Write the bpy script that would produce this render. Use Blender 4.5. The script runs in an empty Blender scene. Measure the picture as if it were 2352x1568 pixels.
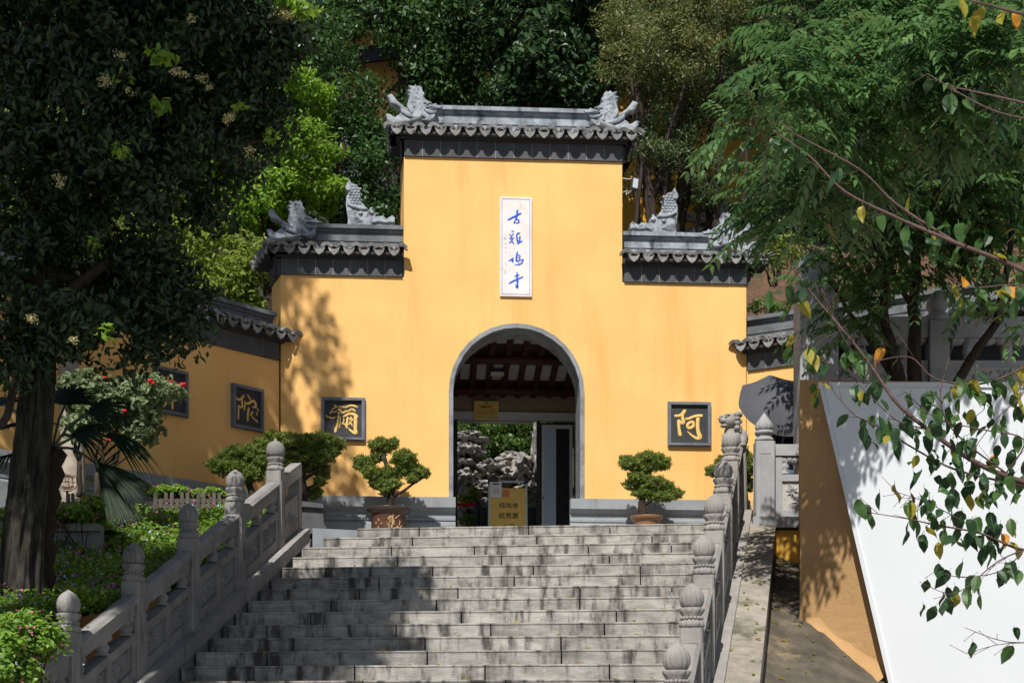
import bpy, bmesh, math, random
import numpy as np
from mathutils import Vector, Matrix, noise as mnoise

# ------------------------------------------------------------------ camera, sky, sun, exposure
SC = bpy.context.scene
COL = SC.collection
CZ = 1.6                                   # eye height above the lower plaza (z = 0)
cam = bpy.data.cameras.new('camera')
cam.sensor_width = 36; cam.lens = 55; cam.shift_y = 0.4107
cam.clip_start = 0.1; cam.clip_end = 2000
cam_o = bpy.data.objects.new('camera', cam); COL.objects.link(cam_o)
cam_o.location = (0, 0, CZ); cam_o.rotation_euler = (math.radians(90), 0, 0)
SC.camera = cam_o
SUN_DIR = Vector((0.238, 1.0, -1.19)).normalized()
SUN_EL = math.asin(-SUN_DIR.z); SUN_ROT = math.atan2(-SUN_DIR.x, -SUN_DIR.y)
world = bpy.data.worlds.new('World'); SC.world = world; world.use_nodes = True
wn = world.node_tree
sky = wn.nodes.new('ShaderNodeTexSky'); sky.sky_type = 'NISHITA'; sky.sun_disc = False
sky.sun_elevation = SUN_EL; sky.sun_rotation = SUN_ROT
bg = wn.nodes['Background']; bg.inputs['Strength'].default_value = 0.062
wn.links.new(sky.outputs[0], bg.inputs[0])
sl = bpy.data.lights.new('sun', 'SUN'); sl.energy = 4.8; sl.angle = math.radians(0.5); sl.color = (1, 0.955, 0.88)
so = bpy.data.objects.new('sun', sl); COL.objects.link(so); so.location = (-5, -20, 30)
so.rotation_euler = SUN_DIR.to_track_quat('-Z', 'Y').to_euler()
SC.view_settings.view_transform = 'Standard'; SC.view_settings.look = 'None'
SC.view_settings.exposure = 0.35; SC.view_settings.gamma = 1
SC.view_settings.use_curve_mapping = False
SC.cycles.max_bounces = 8; SC.cycles.use_denoising = True

# ------------------------------------------------------------------ helpers
F, HY, PX0 = 3593.0, 1750.0, 1176.0        # survey of the place: sight lines from the eye point
def W(px, py, Y): return Vector(((px - PX0) / F * Y, Y, CZ + (HY - py) / F * Y))
def XX(px, Y): return (px - PX0) / F * Y
def ZZ(py, Y): return CZ + (HY - py) / F * Y
RNG = np.random.default_rng(7); random.seed(7)
WM = {}                                    # world matrix of every object, by name
I4 = Matrix.Identity(4)

def link(name, mesh, parent=None, M=None, **props):
    o = bpy.data.objects.new(name, mesh); COL.objects.link(o)
    M = M or I4
    WM[o.name] = M.copy()
    if parent is not None:
        o.parent = parent; o.matrix_local = WM[parent.name].inverted() @ M
    else: o.matrix_local = M
    for k, v in props.items(): o[k] = v
    return o
def thing(name, label, cat, loc=(0, 0, 0), group=None, rz=0):
    p = dict(label=label, category=cat)
    if group: p['group'] = group
    return link(name, None, None, Matrix.Translation(Vector(loc)) @ Matrix.Rotation(rz, 4, 'Z'), **p)
def dup(root, M, label, group=None):
    """copy of a thing with its parts and sub-parts, moved to M"""
    r = root.copy(); COL.objects.link(r); r.matrix_local = M; r['label'] = label
    WM[r.name] = M.copy()
    if group: r['group'] = group
    def kids(src, dst):
        for ch in list(src.children):
            if ch.name in done: continue
            c = ch.copy(); COL.objects.link(c); c.parent = dst; done.add(c.name)
            WM[c.name] = WM[dst.name] @ ch.matrix_local
            kids(ch, c)
    done = set(); kids(root, r)
    return r
def Tr(x, y, z, rz=0, s=None):
    m = Matrix.Translation((x, y, z)) @ Matrix.Rotation(rz, 4, 'Z')
    if s is not None: m = m @ Matrix.Diagonal((*((s,) * 3 if isinstance(s, (int, float)) else s), 1))
    return m

def catmull(pts, n=4):
    pts = [tuple(p) for p in pts]
    if len(pts) < 3: return pts
    out = []
    P = [pts[0]] + pts + [pts[-1]]
    for i in range(1, len(P) - 2):
        a, b, c, d = (np.array(P[j], float) for j in (i - 1, i, i + 1, i + 2))
        for k in range(n):
            t = k / n
            out.append(tuple(0.5 * ((2 * b) + (-a + c) * t + (2 * a - 5 * b + 4 * c - d) * t * t + (-a + 3 * b - 3 * c + d) * t ** 3)))
    out.append(pts[-1])
    return out

class MB:
    def __init__(s): s.v = []; s.f = []
    def add(s, vs, fs):
        n = len(s.v); s.v += [tuple(p) for p in vs]; s.f += [tuple(i + n for i in f) for f in fs]
    def hexa(s, c):                          # 4 bottom corners, 4 top corners (both counter-clockwise from above)
        s.add(c, [(3, 2, 1, 0), (4, 5, 6, 7), (0, 1, 5, 4), (1, 2, 6, 5), (2, 3, 7, 6), (3, 0, 4, 7)])
    def box(s, c, d, rz=0, M=None):
        cx, cy, cz = c; x, y, z = d[0] / 2, d[1] / 2, d[2] / 2
        cs = [(-x, -y, -z), (x, -y, -z), (x, y, -z), (-x, y, -z), (-x, -y, z), (x, -y, z), (x, y, z), (-x, y, z)]
        co, si = math.cos(rz), math.sin(rz)
        pts = [(cx + a * co - b * si, cy + a * si + b * co, cz + e) for a, b, e in cs]
        if M: pts = [M @ Vector(p) for p in pts]
        s.hexa(pts)
    def extrude(s, poly, fn0, fn1):          # closed outline mapped by two functions (start cap, end cap)
        n = len(poly); a = [fn0(p) for p in poly]; b = [fn1(p) for p in poly]
        s.add(a + b, [tuple(range(n))[::-1], tuple(range(n, 2 * n))] + [(i, (i + 1) % n, n + (i + 1) % n, n + i) for i in range(n)])
    def tube(s, pts, rad, n=8, flat=None, cap=True):
        pts = [Vector(p) for p in pts]; m = len(pts)
        if isinstance(rad, (int, float)): rad = [rad] * m
        base = len(s.v); up = Vector((0, 0, 1)); prev = None
        for i, p in enumerate(pts):
            t = (pts[min(i + 1, m - 1)] - pts[max(i - 1, 0)])
            if t.length < 1e-9: t = Vector((0, 0, 1))
            t.normalize()
            if flat is not None:             # ribbon-like: thin along 'flat'
                b = Vector(flat).normalized(); a = t.cross(b); a.normalize()
            else:
                if prev is None: a = t.orthogonal().normalized()
                else: a = (prev - t * prev.dot(t)).normalized()
                prev = a; b = t.cross(a)
            k = 0.35 if flat is not None else 1
            for j in range(n):
                an = 2 * math.pi * j / n
                s.v.append(tuple(p + a * rad[i] * math.cos(an) + b * rad[i] * k * math.sin(an)))
        for i in range(m - 1):
            for j in range(n):
                q = base + i * n + j; q2 = base + i * n + (j + 1) % n
                s.f.append((q, q2, q2 + n, q + n))
        if cap:
            s.f.append(tuple(base + j for j in range(n))[::-1])
            s.f.append(tuple(base + (m - 1) * n + j for j in range(n)))
    def lathe(s, prof, n=24, c=(0, 0, 0), mod=None, M=None):
        base = len(s.v); m = len(prof)
        for i, (r, z) in enumerate(prof):
            for j in range(n):
                an = 2 * math.pi * j / n
                rr = r * (mod(an, z, i) if mod else 1)
                p = Vector((c[0] + rr * math.cos(an), c[1] + rr * math.sin(an), c[2] + z))
                s.v.append(tuple(M @ p if M else p))
        for i in range(m - 1):
            for j in range(n):
                q = base + i * n + j; q2 = base + i * n + (j + 1) % n
                s.f.append((q, q2, q2 + n, q + n))
        s.f.append(tuple(base + j for j in range(n))[::-1]); s.f.append(tuple(base + (m - 1) * n + j for j in range(n)))
    def ball(s, c, r, n=10, m=6, M=None):
        r = (r,) * 3 if isinstance(r, (int, float)) else r
        base = len(s.v); c = Vector(c)
        vs = [(0, 0, -1)] + [(math.cos(2 * math.pi * j / n) * math.cos(math.pi * (i / m - .5)), math.sin(2 * math.pi * j / n) * math.cos(math.pi * (i / m - .5)), math.sin(math.pi * (i / m - .5))) for i in range(1, m) for j in range(n)] + [(0, 0, 1)]
        pts = [Vector((a * r[0], b * r[1], e * r[2])) for a, b, e in vs]
        if M: pts = [M @ p for p in pts]
        s.v += [tuple(c + p) for p in pts]; last = base + len(vs) - 1
        for j in range(n):
            s.f.append((base, base + 1 + (j + 1) % n, base + 1 + j))
            s.f.append((last, last - n + j, last - n + (j + 1) % n))
        for i in range(m - 2):
            for j in range(n):
                q = base + 1 + i * n + j; q2 = base + 1 + i * n + (j + 1) % n
                s.f.append((q, q2, q2 + n, q + n))
    def mesh(s, name, mat, smooth=False):
        me = bpy.data.meshes.new(name); me.from_pydata(s.v, [], s.f)
        if smooth: me.shade_smooth()
        if mat: me.materials.append(mat)
        me.update(); return me
    def build(s, name, mat, parent=None, M=None, smooth=False, **props):
        return link(name, s.mesh(name, mat, smooth), parent, M, **props)

def slab_mesh(name, outline, thick, mat, bev=0.02, fn=None):
    """carved outline (x, z) given thickness along y, with rounded rims on both faces"""
    bm = bmesh.new()
    vs = [bm.verts.new((x, -thick / 2, z)) for x, z in outline]
    f = bm.faces.new(vs); bm.normal_update()
    r = bmesh.ops.extrude_face_region(bm, geom=[f])
    bmesh.ops.translate(bm, verts=[v for v in r['geom'] if isinstance(v, bmesh.types.BMVert)], vec=(0, thick, 0))
    bmesh.ops.recalc_face_normals(bm, faces=bm.faces)
    es = [e for e in bm.edges if abs(e.verts[0].co.y - e.verts[1].co.y) < 1e-6]
    bmesh.ops.bevel(bm, geom=es, offset=bev, segments=2, affect='EDGES', profile=0.5, clamp_overlap=True)
    bmesh.ops.triangulate(bm, faces=[q for q in bm.faces if len(q.verts) > 4])
    if fn:
        for v in bm.verts: v.co = fn(v.co)
    me = bpy.data.meshes.new(name); bm.to_mesh(me); bm.free(); me.materials.append(mat)
    return me

# ------------------------------------------------------------------ materials
def _nt(name):
    m = bpy.data.materials.new(name); m.use_nodes = True
    return m, m.node_tree, m.node_tree.nodes['Principled BSDF']
def mat(name, c1, c2=None, scale=3.0, rough=0.85, bump=0.0, bscale=60.0, rnd=0.0, stretch=(1, 1, 1), stain=None, sscale=2.0,
        sstretch=(1, 1, 1), slo=0.52, shi=0.68, spec=0.25, metal=0.0, ends=None, endw=0.12, detail=8, vor=0.0):
    m, nt, b = _nt(name); N, L = nt.nodes, nt.links
    geo = N.new('ShaderNodeNewGeometry'); P = geo.outputs['Position']
    def mapped(st):
        mp = N.new('ShaderNodeMapping'); mp.inputs['Scale'].default_value = st; L.new(P, mp.inputs[0]); return mp.outputs[0]
    def nz(st, sc, det=detail):
        n = N.new('ShaderNodeTexNoise'); n.inputs['Scale'].default_value = sc; n.inputs['Detail'].default_value = det
        n.inputs['Roughness'].default_value = 0.62; L.new(mapped(st), n.inputs['Vector']); return n.outputs['Fac']
    def ramp(src, lo, hi):
        r = N.new('ShaderNodeMapRange'); r.interpolation_type = 'SMOOTHSTEP'
        r.inputs['From Min'].default_value = lo; r.inputs['From Max'].default_value = hi; L.new(src, r.inputs['Value']); return r.outputs[0]
    def mix(fac, a, c):
        x = N.new('ShaderNodeMix'); x.data_type = 'RGBA'
        L.new(fac, x.inputs[0])
        for i, q in ((6, a), (7, c)):
            if isinstance(q, (tuple, list)): x.inputs[i].default_value = (*q[:3], 1)
            else: L.new(q, x.inputs[i])
        return x.outputs[2]
    col = mix(ramp(nz(stretch, scale), 0.3, 0.7), c1, c2 or c1)
    if stain: col = mix(ramp(nz(sstretch, sscale), slo, shi), col, stain)
    if ends:                                  # dirt that gathers at the two ends of a piece
        tc = N.new('ShaderNodeTexCoord'); sx = N.new('ShaderNodeSeparateXYZ'); L.new(tc.outputs['Object'], sx.inputs[0])
        oi = N.new('ShaderNodeAttribute'); oi.attribute_name = 'endd'
        nn = nz((3.2, 3.2, 0.7), 3.0)
        mu = N.new('ShaderNodeMath'); mu.operation = 'MULTIPLY_ADD'; L.new(nn, mu.inputs[0]); mu.inputs[1].default_value = -0.9; mu.inputs[2].default_value = 0.62
        dv = N.new('ShaderNodeMath'); dv.operation = 'ADD'; L.new(oi.outputs['Fac'], dv.inputs[0]); L.new(mu.outputs[0], dv.inputs[1])
        inv = N.new('ShaderNodeMapRange'); inv.inputs['From Min'].default_value = 0.02; inv.inputs['From Max'].default_value = endw + 0.14
        inv.inputs['To Min'].default_value = 0.85; inv.inputs['To Max'].default_value = 0; L.new(dv.outputs[0], inv.inputs['Value'])
        col = mix(inv.outputs[0], col, ends)
    if rnd:
        oi2 = N.new('ShaderNodeObjectInfo'); h = N.new('ShaderNodeHueSaturation')
        mr = N.new('ShaderNodeMapRange'); mr.inputs['To Min'].default_value = 1 - rnd; mr.inputs['To Max'].default_value = 1 + rnd
        L.new(oi2.outputs['Random'], mr.inputs['Value']); L.new(mr.outputs[0], h.inputs['Value']); L.new(col, h.inputs['Color']); col = h.outputs[0]
    L.new(col, b.inputs['Base Color'])
    b.inputs['Roughness'].default_value = rough; b.inputs['Specular IOR Level'].default_value = spec; b.inputs['Metallic'].default_value = metal
    if bump:
        bp = N.new('ShaderNodeBump'); bp.inputs['Strength'].default_value = bump; bp.inputs['Distance'].default_value = 0.02
        hsrc = nz((1, 1, 1) if stretch == (1, 1, 1) else stretch, bscale, 6)
        if vor:
            v = N.new('ShaderNodeTexVoronoi'); v.inputs['Scale'].default_value = vor; L.new(mapped((1, 1, 1)), v.inputs['Vector'])
            ad = N.new('ShaderNodeMath'); ad.operation = 'ADD'; L.new(v.outputs['Distance'], ad.inputs[0]); L.new(hsrc, ad.inputs[1]); hsrc = ad.outputs[0]
        L.new(hsrc, bp.inputs['Height']); L.new(bp.outputs[0], b.inputs['Normal'])
    return m
def leafmat(name, dark, light, trans=0.35, rough=0.45, spec=0.4):
    m, nt, b = _nt(name); N, L = nt.nodes, nt.links
    at = N.new('ShaderNodeAttribute'); at.attribute_name = 'v'
    x = N.new('ShaderNodeMix'); x.data_type = 'RGBA'; L.new(at.outputs['Fac'], x.inputs[0])
    x.inputs[6].default_value = (*dark, 1); x.inputs[7].default_value = (*light, 1)
    L.new(x.outputs[2], b.inputs['Base Color']); b.inputs['Roughness'].default_value = rough; b.inputs['Specular IOR Level'].default_value = spec
    t = N.new('ShaderNodeBsdfTranslucent'); h = N.new('ShaderNodeHueSaturation'); h.inputs['Value'].default_value = 1.5; h.inputs['Hue'].default_value = 0.485
    L.new(x.outputs[2], h.inputs['Color']); L.new(h.outputs[0], t.inputs['Color'])
    ms = N.new('ShaderNodeMixShader'); ms.inputs[0].default_value = trans
    L.new(b.outputs[0], ms.inputs[1]); L.new(t.outputs[0], ms.inputs[2]); L.new(ms.outputs[0], N['Material Output'].inputs[0])
    return m

M_OCHRE = mat('ochre_plaster', (.80, .476, .174), (.75, .425, .147), scale=1.3, rough=.9, bump=.15, bscale=70, stain=(.62, .345, .11), sscale=1.1, sstretch=(2.6, 2.6, .35), slo=.5, shi=.82)
M_OCHRE_D = mat('weathered_ochre_plaster', (.56, .34, .155), (.44, .26, .12), scale=4, rough=.92, bump=.35, bscale=30, stain=(.34, .21, .10), sscale=1.7, sstretch=(2, 2, .6), slo=.55, shi=.8)
M_YELLOW = mat('yellow_limewash', (.75, .42, .07), (.66, .36, .06), scale=3, bump=.2, bscale=40, stain=(.3, .2, .08), sscale=2.2, slo=.58, shi=.75)
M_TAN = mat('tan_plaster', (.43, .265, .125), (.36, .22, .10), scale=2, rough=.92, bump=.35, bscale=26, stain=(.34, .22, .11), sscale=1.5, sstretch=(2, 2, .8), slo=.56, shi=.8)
M_FRIEZE = mat('dark_grey_brick', (.085, .088, .098), (.062, .064, .072), scale=6, rough=.75, rnd=.12, bump=.1)
M_FASCIA = mat('dark_grey_eave_paint', (.05, .05, .056), (.04, .04, .044), scale=5, rough=.85)
M_MORTAR = mat('pale_mortar', (.42, .41, .40), (.32, .32, .31), scale=20, rough=.95)
M_TILE = mat('grey_clay_tile', (.30, .305, .31), (.16, .165, .17), scale=9, rough=.88, rnd=.22, bump=.3, bscale=50, stain=(.05, .05, .048), sscale=7, slo=.52, shi=.7)
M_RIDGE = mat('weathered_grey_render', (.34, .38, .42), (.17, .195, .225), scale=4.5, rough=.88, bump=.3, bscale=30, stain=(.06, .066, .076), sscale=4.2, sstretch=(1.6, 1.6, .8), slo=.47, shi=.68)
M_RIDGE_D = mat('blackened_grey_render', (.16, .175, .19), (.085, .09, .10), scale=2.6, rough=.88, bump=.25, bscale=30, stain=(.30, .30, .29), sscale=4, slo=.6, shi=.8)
M_DRAGON = mat('carved_grey_ceramic', (.36, .395, .43), (.19, .215, .245), scale=9, rough=.8, bump=.35, bscale=30, stain=(.06, .068, .076), sscale=10, slo=.5, shi=.7)
M_PLINTH = mat('grey_plinth_brick', (.27, .29, .315), (.21, .225, .245), scale=3, rough=.8, rnd=.08, bump=.12, stain=(.14, .15, .16), sscale=2.5, slo=.58, shi=.8)
M_TRIM = mat('grey_arch_stone', (.26, .275, .29), (.15, .16, .17), scale=5, rough=.85, bump=.2, stain=(.42, .43, .44), sscale=6, slo=.62, shi=.75)
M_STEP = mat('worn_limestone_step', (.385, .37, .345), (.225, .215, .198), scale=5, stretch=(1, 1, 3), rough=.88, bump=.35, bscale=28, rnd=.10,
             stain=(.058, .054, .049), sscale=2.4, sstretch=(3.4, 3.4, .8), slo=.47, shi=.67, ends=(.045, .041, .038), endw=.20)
M_RAIL = mat('carved_grey_stone', (.27, .262, .25), (.19, .185, .178), scale=4, rough=.85, bump=.3, bscale=40, rnd=.07, stain=(.10, .098, .095), sscale=3, sstretch=(2, 2, .7), slo=.54, shi=.75)
M_RAIL_R = mat('rust_stained_grey_stone', (.285, .27, .25), (.21, .20, .19), scale=4, rough=.85, bump=.3, bscale=40, rnd=.05, stain=(.26, .175, .105), sscale=4, sstretch=(2, 2, .8), slo=.6, shi=.75)
M_RAIL_N = mat('pale_blue_grey_stone', (.34, .345, .355), (.27, .275, .285), scale=3, rough=.8, bump=.15, bscale=60)
M_RELIEF_BG = mat('pecked_pale_stone', (.52, .50, .47), (.40, .385, .365), scale=60, rough=.9, bump=.6, bscale=150)
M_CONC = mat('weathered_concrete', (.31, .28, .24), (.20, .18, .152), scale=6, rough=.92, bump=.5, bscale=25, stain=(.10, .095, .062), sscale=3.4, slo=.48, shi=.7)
M_CONC_D = mat('dark_brown_concrete', (.12, .10, .076), (.055, .049, .038), scale=3.2, rough=.9, bump=.5, bscale=25, stain=(.28, .21, .12), sscale=1.3, slo=.58, shi=.74)  # dark brown concrete mottled at random with broad paler patches
M_WHITE = mat('white_coated_sheet', (.66, .685, .725), (.63, .66, .70), scale=1, rough=.35, spec=.4)
M_WHITE_F = mat('white_aluminium_trim', (.62, .65, .68), (.58, .61, .64), scale=1, rough=.4)
M_MARBLE = mat('white_marble', (.74, .72, .71), (.62, .58, .57), scale=3.5, rough=.5, stain=(.58, .50, .47), sscale=4, slo=.55, shi=.75)
M_BLUE = mat('blue_lettering', (.02, .085, .50), rough=.5)
M_GOLD = mat('gold_lettering', (.78, .52, .17), (.66, .42, .12), scale=30, rough=.55, bump=.4, bscale=120)
M_BLACKB = mat('black_stone_board', (.045, .046, .05), (.035, .036, .04), scale=8, rough=.6)
M_FRAME = mat('blue_grey_frame', (.165, .18, .215), (.11, .12, .15), scale=6, rough=.6)
M_WOODR = mat('dark_red_timber', (.055, .022, .016), (.035, .016, .012), scale=6, rough=.6)
M_CEILT = mat('pale_grey_ceiling_tile', (.38, .37, .37), (.31, .30, .30), scale=4)
M_INNER = mat('dim_interior_plaster', (.30, .24, .18), (.24, .19, .14), scale=2)
M_STEEL = mat('brushed_steel', (.52, .54, .58), (.45, .47, .51), scale=4, rough=.45, metal=.3)
M_DARKM = mat('dark_metal', (.03, .032, .036), rough=.5)
M_DGREEN = mat('dark_green_enamel', (.05, .075, .05), rough=.4)
M_GREENTOP = mat('green_enamel', (.12, .17, .09), rough=.35)
M_RED = mat('red_webbing', (.50, .02, .02), rough=.7)
M_YSIGN = mat('yellow_sign_board', (.72, .50, .13), (.68, .47, .12), scale=2, rough=.5)
M_YEDGE = mat('pale_yellow_edge', (.80, .70, .25), rough=.5)
M_BLACKT = mat('black_print', (.03, .028, .025), rough=.6)
M_REDT = mat('red_print', (.55, .10, .07), rough=.6)
M_PINKT = mat('orange_red_seal_print', (.66, .22, .10), rough=.6)
M_TEAL = mat('teal_print', (.15, .42, .45), rough=.6)
M_PAPER = mat('white_paper', (.72, .73, .75), rough=.7)
M_GREYT = mat('grey_print', (.22, .23, .25), rough=.7)
M_TUBE = mat('pale_blue_grey_pipe', (.45, .52, .60), rough=.35)
M_BROWNS = mat('brown_sign_board', (.10, .055, .038), (.085, .045, .03), scale=3, rough=.5)
M_CREAM = mat('cream_lettering', (.72, .66, .55), rough=.6)
M_POT = mat('brown_glazed_clay', (.105, .05, .032), (.075, .036, .024), scale=4, rough=.35, spec=.5)
M_POT2 = mat('tan_glazed_clay', (.28, .15, .075), (.20, .10, .05), scale=5, rough=.35, spec=.5)
M_POTRIM = mat('dark_glazed_rim', (.055, .036, .028), rough=.3, spec=.5)
M_POTDEC = mat('sandy_pot_ornament', (.44, .30, .15), (.34, .22, .10), scale=20, rough=.5)
M_POTGR = mat('blue_green_glaze', (.10, .19, .18), rough=.4)
M_SOIL = mat('dark_soil', (.05, .035, .024), (.035, .025, .018), scale=20, rough=.95, bump=.5)
M_BARK = mat('furrowed_bark', (.052, .047, .038), (.010, .009, .0075), scale=6, stretch=(4, 4, .8), rough=.95, bump=1.0, bscale=7, stain=(.13, .125, .10), sscale=5, sstretch=(2, 2, .8), slo=.6, shi=.72)
M_BARK2 = mat('brown_bark', (.055, .041, .031), (.026, .019, .015), scale=9, stretch=(2, 2, .6), rough=.95, bump=.6, bscale=20)
M_BARKP = mat('pale_bark', (.40, .35, .29), (.25, .21, .17), scale=8, rough=.95, bump=.6, bscale=20)
M_CHERRYB = mat('purple_brown_twig_bark', (.115, .07, .06), (.075, .046, .042), scale=20, rough=.7, bump=.3)
M_FIBRE = mat('palm_fibre', (.05, .036, .024), (.02, .015, .011), scale=12, stretch=(4, 4, 1), rough=1, bump=1)
M_PICKET = mat('weathered_picket_wood', (.12, .108, .09), (.07, .062, .052), scale=8, stretch=(3, 3, .5), rough=.95, bump=.3, rnd=.2)
M_GRANITE = mat('grey_granite_kerb', (.24, .245, .25), (.18, .185, .19), scale=40, rough=.85, bump=.2, rnd=.08)
M_ROCK = mat('pitted_limestone', (.32, .305, .285), (.19, .18, .168), scale=4, rough=.95, bump=.9, bscale=14, stain=(.12, .11, .10), sscale=5, slo=.52, shi=.68, vor=9)
M_MULCH = mat('leaf_litter', (.14, .075, .045), (.065, .042, .028), scale=14, rough=1, bump=.8, bscale=40, stain=(.035, .05, .02), sscale=3, slo=.5, shi=.65)
M_FOREST = mat('forest_floor', (.035, .032, .018), (.02, .022, .011), scale=5, rough=1, bump=.5)
M_PAVE = mat('grey_paving', (.30, .29, .275), (.24, .23, .22), scale=3, rough=.9, bump=.2)
M_UMB = mat('dark_grey_umbrella_cloth', (.066, .070, .081), (.055, .059, .070), scale=2, rough=.7, spec=.3)
M_CLOTH = mat('black_clothing', (.014, .014, .017), rough=.9)
M_SKIN = mat('skin', (.50, .30, .21), rough=.55)
M_HAIR = mat('black_hair', (.010, .009, .008), rough=.5)
M_BAG = mat('faded_blue_cloth', (.13, .20, .33), (.10, .15, .25), scale=8, rough=.85)
M_TROUS = mat('dark_blue_trousers', (.018, .026, .05), rough=.9)
M_ROOFP = mat('dark_purple_grey_eave', (.045, .038, .055), (.032, .028, .04), scale=3)
M_ROOFG = mat('distant_grey_tile', (.17, .17, .18), (.12, .12, .13), scale=6, rough=.9)
M_LAMPW = mat('white_lamp_housing', (.55, .54, .52), rough=.5)
M_LENS = mat('frosted_lamp_glass', (.50, .52, .54), rough=.2, spec=.6)
M_CABLE = mat('white_cable', (.55, .53, .5), rough=.6)
M_FLRED = mat('crimson_petals', (.62, .012, .022), (.45, .008, .02), scale=30, rough=.6)
M_FLPINK = mat('pink_petals', (.62, .16, .34), (.55, .10, .25), scale=3, rough=.6)
M_FLWHITE = mat('pale_violet_petals', (.55, .55, .78), (.30, .28, .62), scale=3, rough=.6)
M_PANIC = leafmat('cream_flower_panicle', (.36, .33, .14), (.58, .54, .28), .25)
g_, nt_, b_ = _nt('tinted_door_glass')
b_.inputs['Base Color'].default_value = (.03, .04, .05, 1); b_.inputs['Roughness'].default_value = .08; b_.inputs['Alpha'].default_value = .55
b_.inputs['Specular IOR Level'].default_value = .6
M_GLASS = g_
M_FROST = mat('blue_frosted_film', (.42, .52, .70), (.38, .48, .66), scale=2, rough=.4)

LF_BIG = leafmat('glossy_dark_leaves', (.010, .024, .008), (.038, .078, .018), .25, .33, .5)
LF_LIME = leafmat('fresh_green_leaves', (.10, .21, .02), (.26, .42, .05), .5)
LF_LIME2 = leafmat('yellow_green_leaves', (.11, .18, .022), (.30, .37, .07), .48)
LF_MID = leafmat('mid_green_leaves', (.045, .115, .022), (.12, .24, .04), .42)
LF_DEEP = leafmat('deep_green_leaves', (.022, .062, .018), (.07, .15, .035), .35)
LF_BROAD = leafmat('broad_shiny_leaves', (.016, .046, .017), (.065, .125, .042), .32, .42, .35)
LF_OLIVE = leafmat('olive_brown_leaves', (.07, .105, .028), (.22, .225, .08), .40)
LF_FINE = leafmat('fine_grey_green_leaves', (.05, .09, .035), (.14, .19, .07), .4)
LF_PINN = leafmat('blue_green_leaflets', (.026, .075, .022), (.14, .27, .085), .36, .27, .8)
LF_CYP = leafmat('cypress_needles', (.085, .13, .028), (.26, .33, .08), .38, .6, .2)
LF_COVER = leafmat('flowerbed_leaves', (.09, .21, .026), (.27, .42, .07), .48)
LF_ROSE = leafmat('grey_green_rose_leaves', (.10, .16, .07), (.26, .32, .17), .38)
LF_PALM = leafmat('palm_blades', (.005, .016, .007), (.014, .032, .011), .15, .55, .25)
LF_HEDGE = leafmat('hedge_leaves', (.03, .075, .015), (.10, .18, .03), .35)
CH_G = leafmat('green_cherry_leaf', (.030, .075, .020), (.075, .16, .035), .4)
CH_D = leafmat('dark_green_cherry_leaf', (.016, .045, .018), (.035, .085, .028), .3)
CH_Y = leafmat('yellowing_cherry_leaf', (.20, .21, .03), (.42, .35, .04), .42)
CH_O = leafmat('orange_cherry_leaf', (.55, .24, .03), (.62, .30, .04), .4)

# ------------------------------------------------------------------ foliage
def norm(a): return a / (np.linalg.norm(a, axis=1, keepdims=True) + 1e-9)
def leaf_arrays(P, out, L, w, rng, droop=0.2, up=0.4, rand=0.8, along=0.0, fold=0.18, oval=False):
    n = len(P)
    nr = norm(out * 0.6 + np.array([0, 0, up]) + rng.normal(size=(n, 3)) * rand * 0.6)
    t = norm(np.cross(nr, rng.normal(size=(n, 3)))) + np.array([0, 0, -droop]) + out * along
    t = norm(t); nr = norm(nr - t * np.sum(nr * t, 1, keepdims=True)); s = np.cross(t, nr)
    l = (L * rng.uniform(.7, 1.25, (n, 1))); ww = l * w
    if not oval:
        V = np.empty((n, 4, 3))
        V[:, 0] = P - t * l * .5; V[:, 2] = P + t * l * .5 - nr * l * .08
        V[:, 1] = P + s * ww * .5 + nr * ww * fold; V[:, 3] = P - s * ww * .5 + nr * ww * fold
        return V.reshape(-1, 3)
    V = np.empty((n, 8, 3)); a, b = P - t * l * .5, P + t * l * .5 - nr * l * .10; f = nr * ww * fold
    r1, r2 = P - t * l * .22 + s * ww * .46 + f, P + t * l * .18 + s * ww * .40 + f * .7
    l1, l2 = P - t * l * .22 - s * ww * .46 + f, P + t * l * .18 - s * ww * .40 + f * .7
    for i, q in enumerate((a, r1, r2, b, a, b, l2, l1)): V[:, i] = q
    return V.reshape(-1, 3)
def quads_mesh(name, V, mat, val):
    n = len(V) // 4
    me = bpy.data.meshes.new(name); me.vertices.add(n * 4); me.vertices.foreach_set('co', V.astype(np.float32).ravel())
    me.loops.add(n * 4); me.loops.foreach_set('vertex_index', np.arange(n * 4, dtype=np.int32))
    me.polygons.add(n); me.polygons.foreach_set('loop_start', np.arange(0, n * 4, 4, dtype=np.int32))
    a = me.attributes.new('v', 'FLOAT', 'FACE'); a.data.foreach_set('value', val.astype(np.float32))
    me.materials.append(mat); me.update(calc_edges=True); me.validate()
    return me
def crown_pts(ells, nclump, cr, nleaf, rng, shell=0.45):
    """ells: (center, (rx, ry, rz)); leaf points in clumps spread through the ellipsoids"""
    vol = np.array([e[1][0] * e[1][1] * e[1][2] for e in ells]) ** .75; vol /= vol.sum()
    P, O = [], []
    for e, k in zip(ells, rng.multinomial(nclump, vol)):
        c, r = np.array(e[0]), np.array(e[1])
        d = norm(rng.normal(size=(k, 3))); rad = shell + (1 - shell) * rng.random((k, 1)) ** .6
        cc = c + d * r * rad
        for q, dd in zip(cc, d):
            m = max(4, int(nleaf * rng.uniform(.6, 1.4))); R = cr * rng.uniform(.6, 1.35)
            u = norm(rng.normal(size=(m, 3))); rr = rng.random((m, 1)) ** .45
            P.append(q + u * rr * R * np.array([1, 1, .7])); O.append(norm(u * .8 + dd * .5 + np.array([0, 0, .15])))
    return np.concatenate(P), np.concatenate(O)
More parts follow.
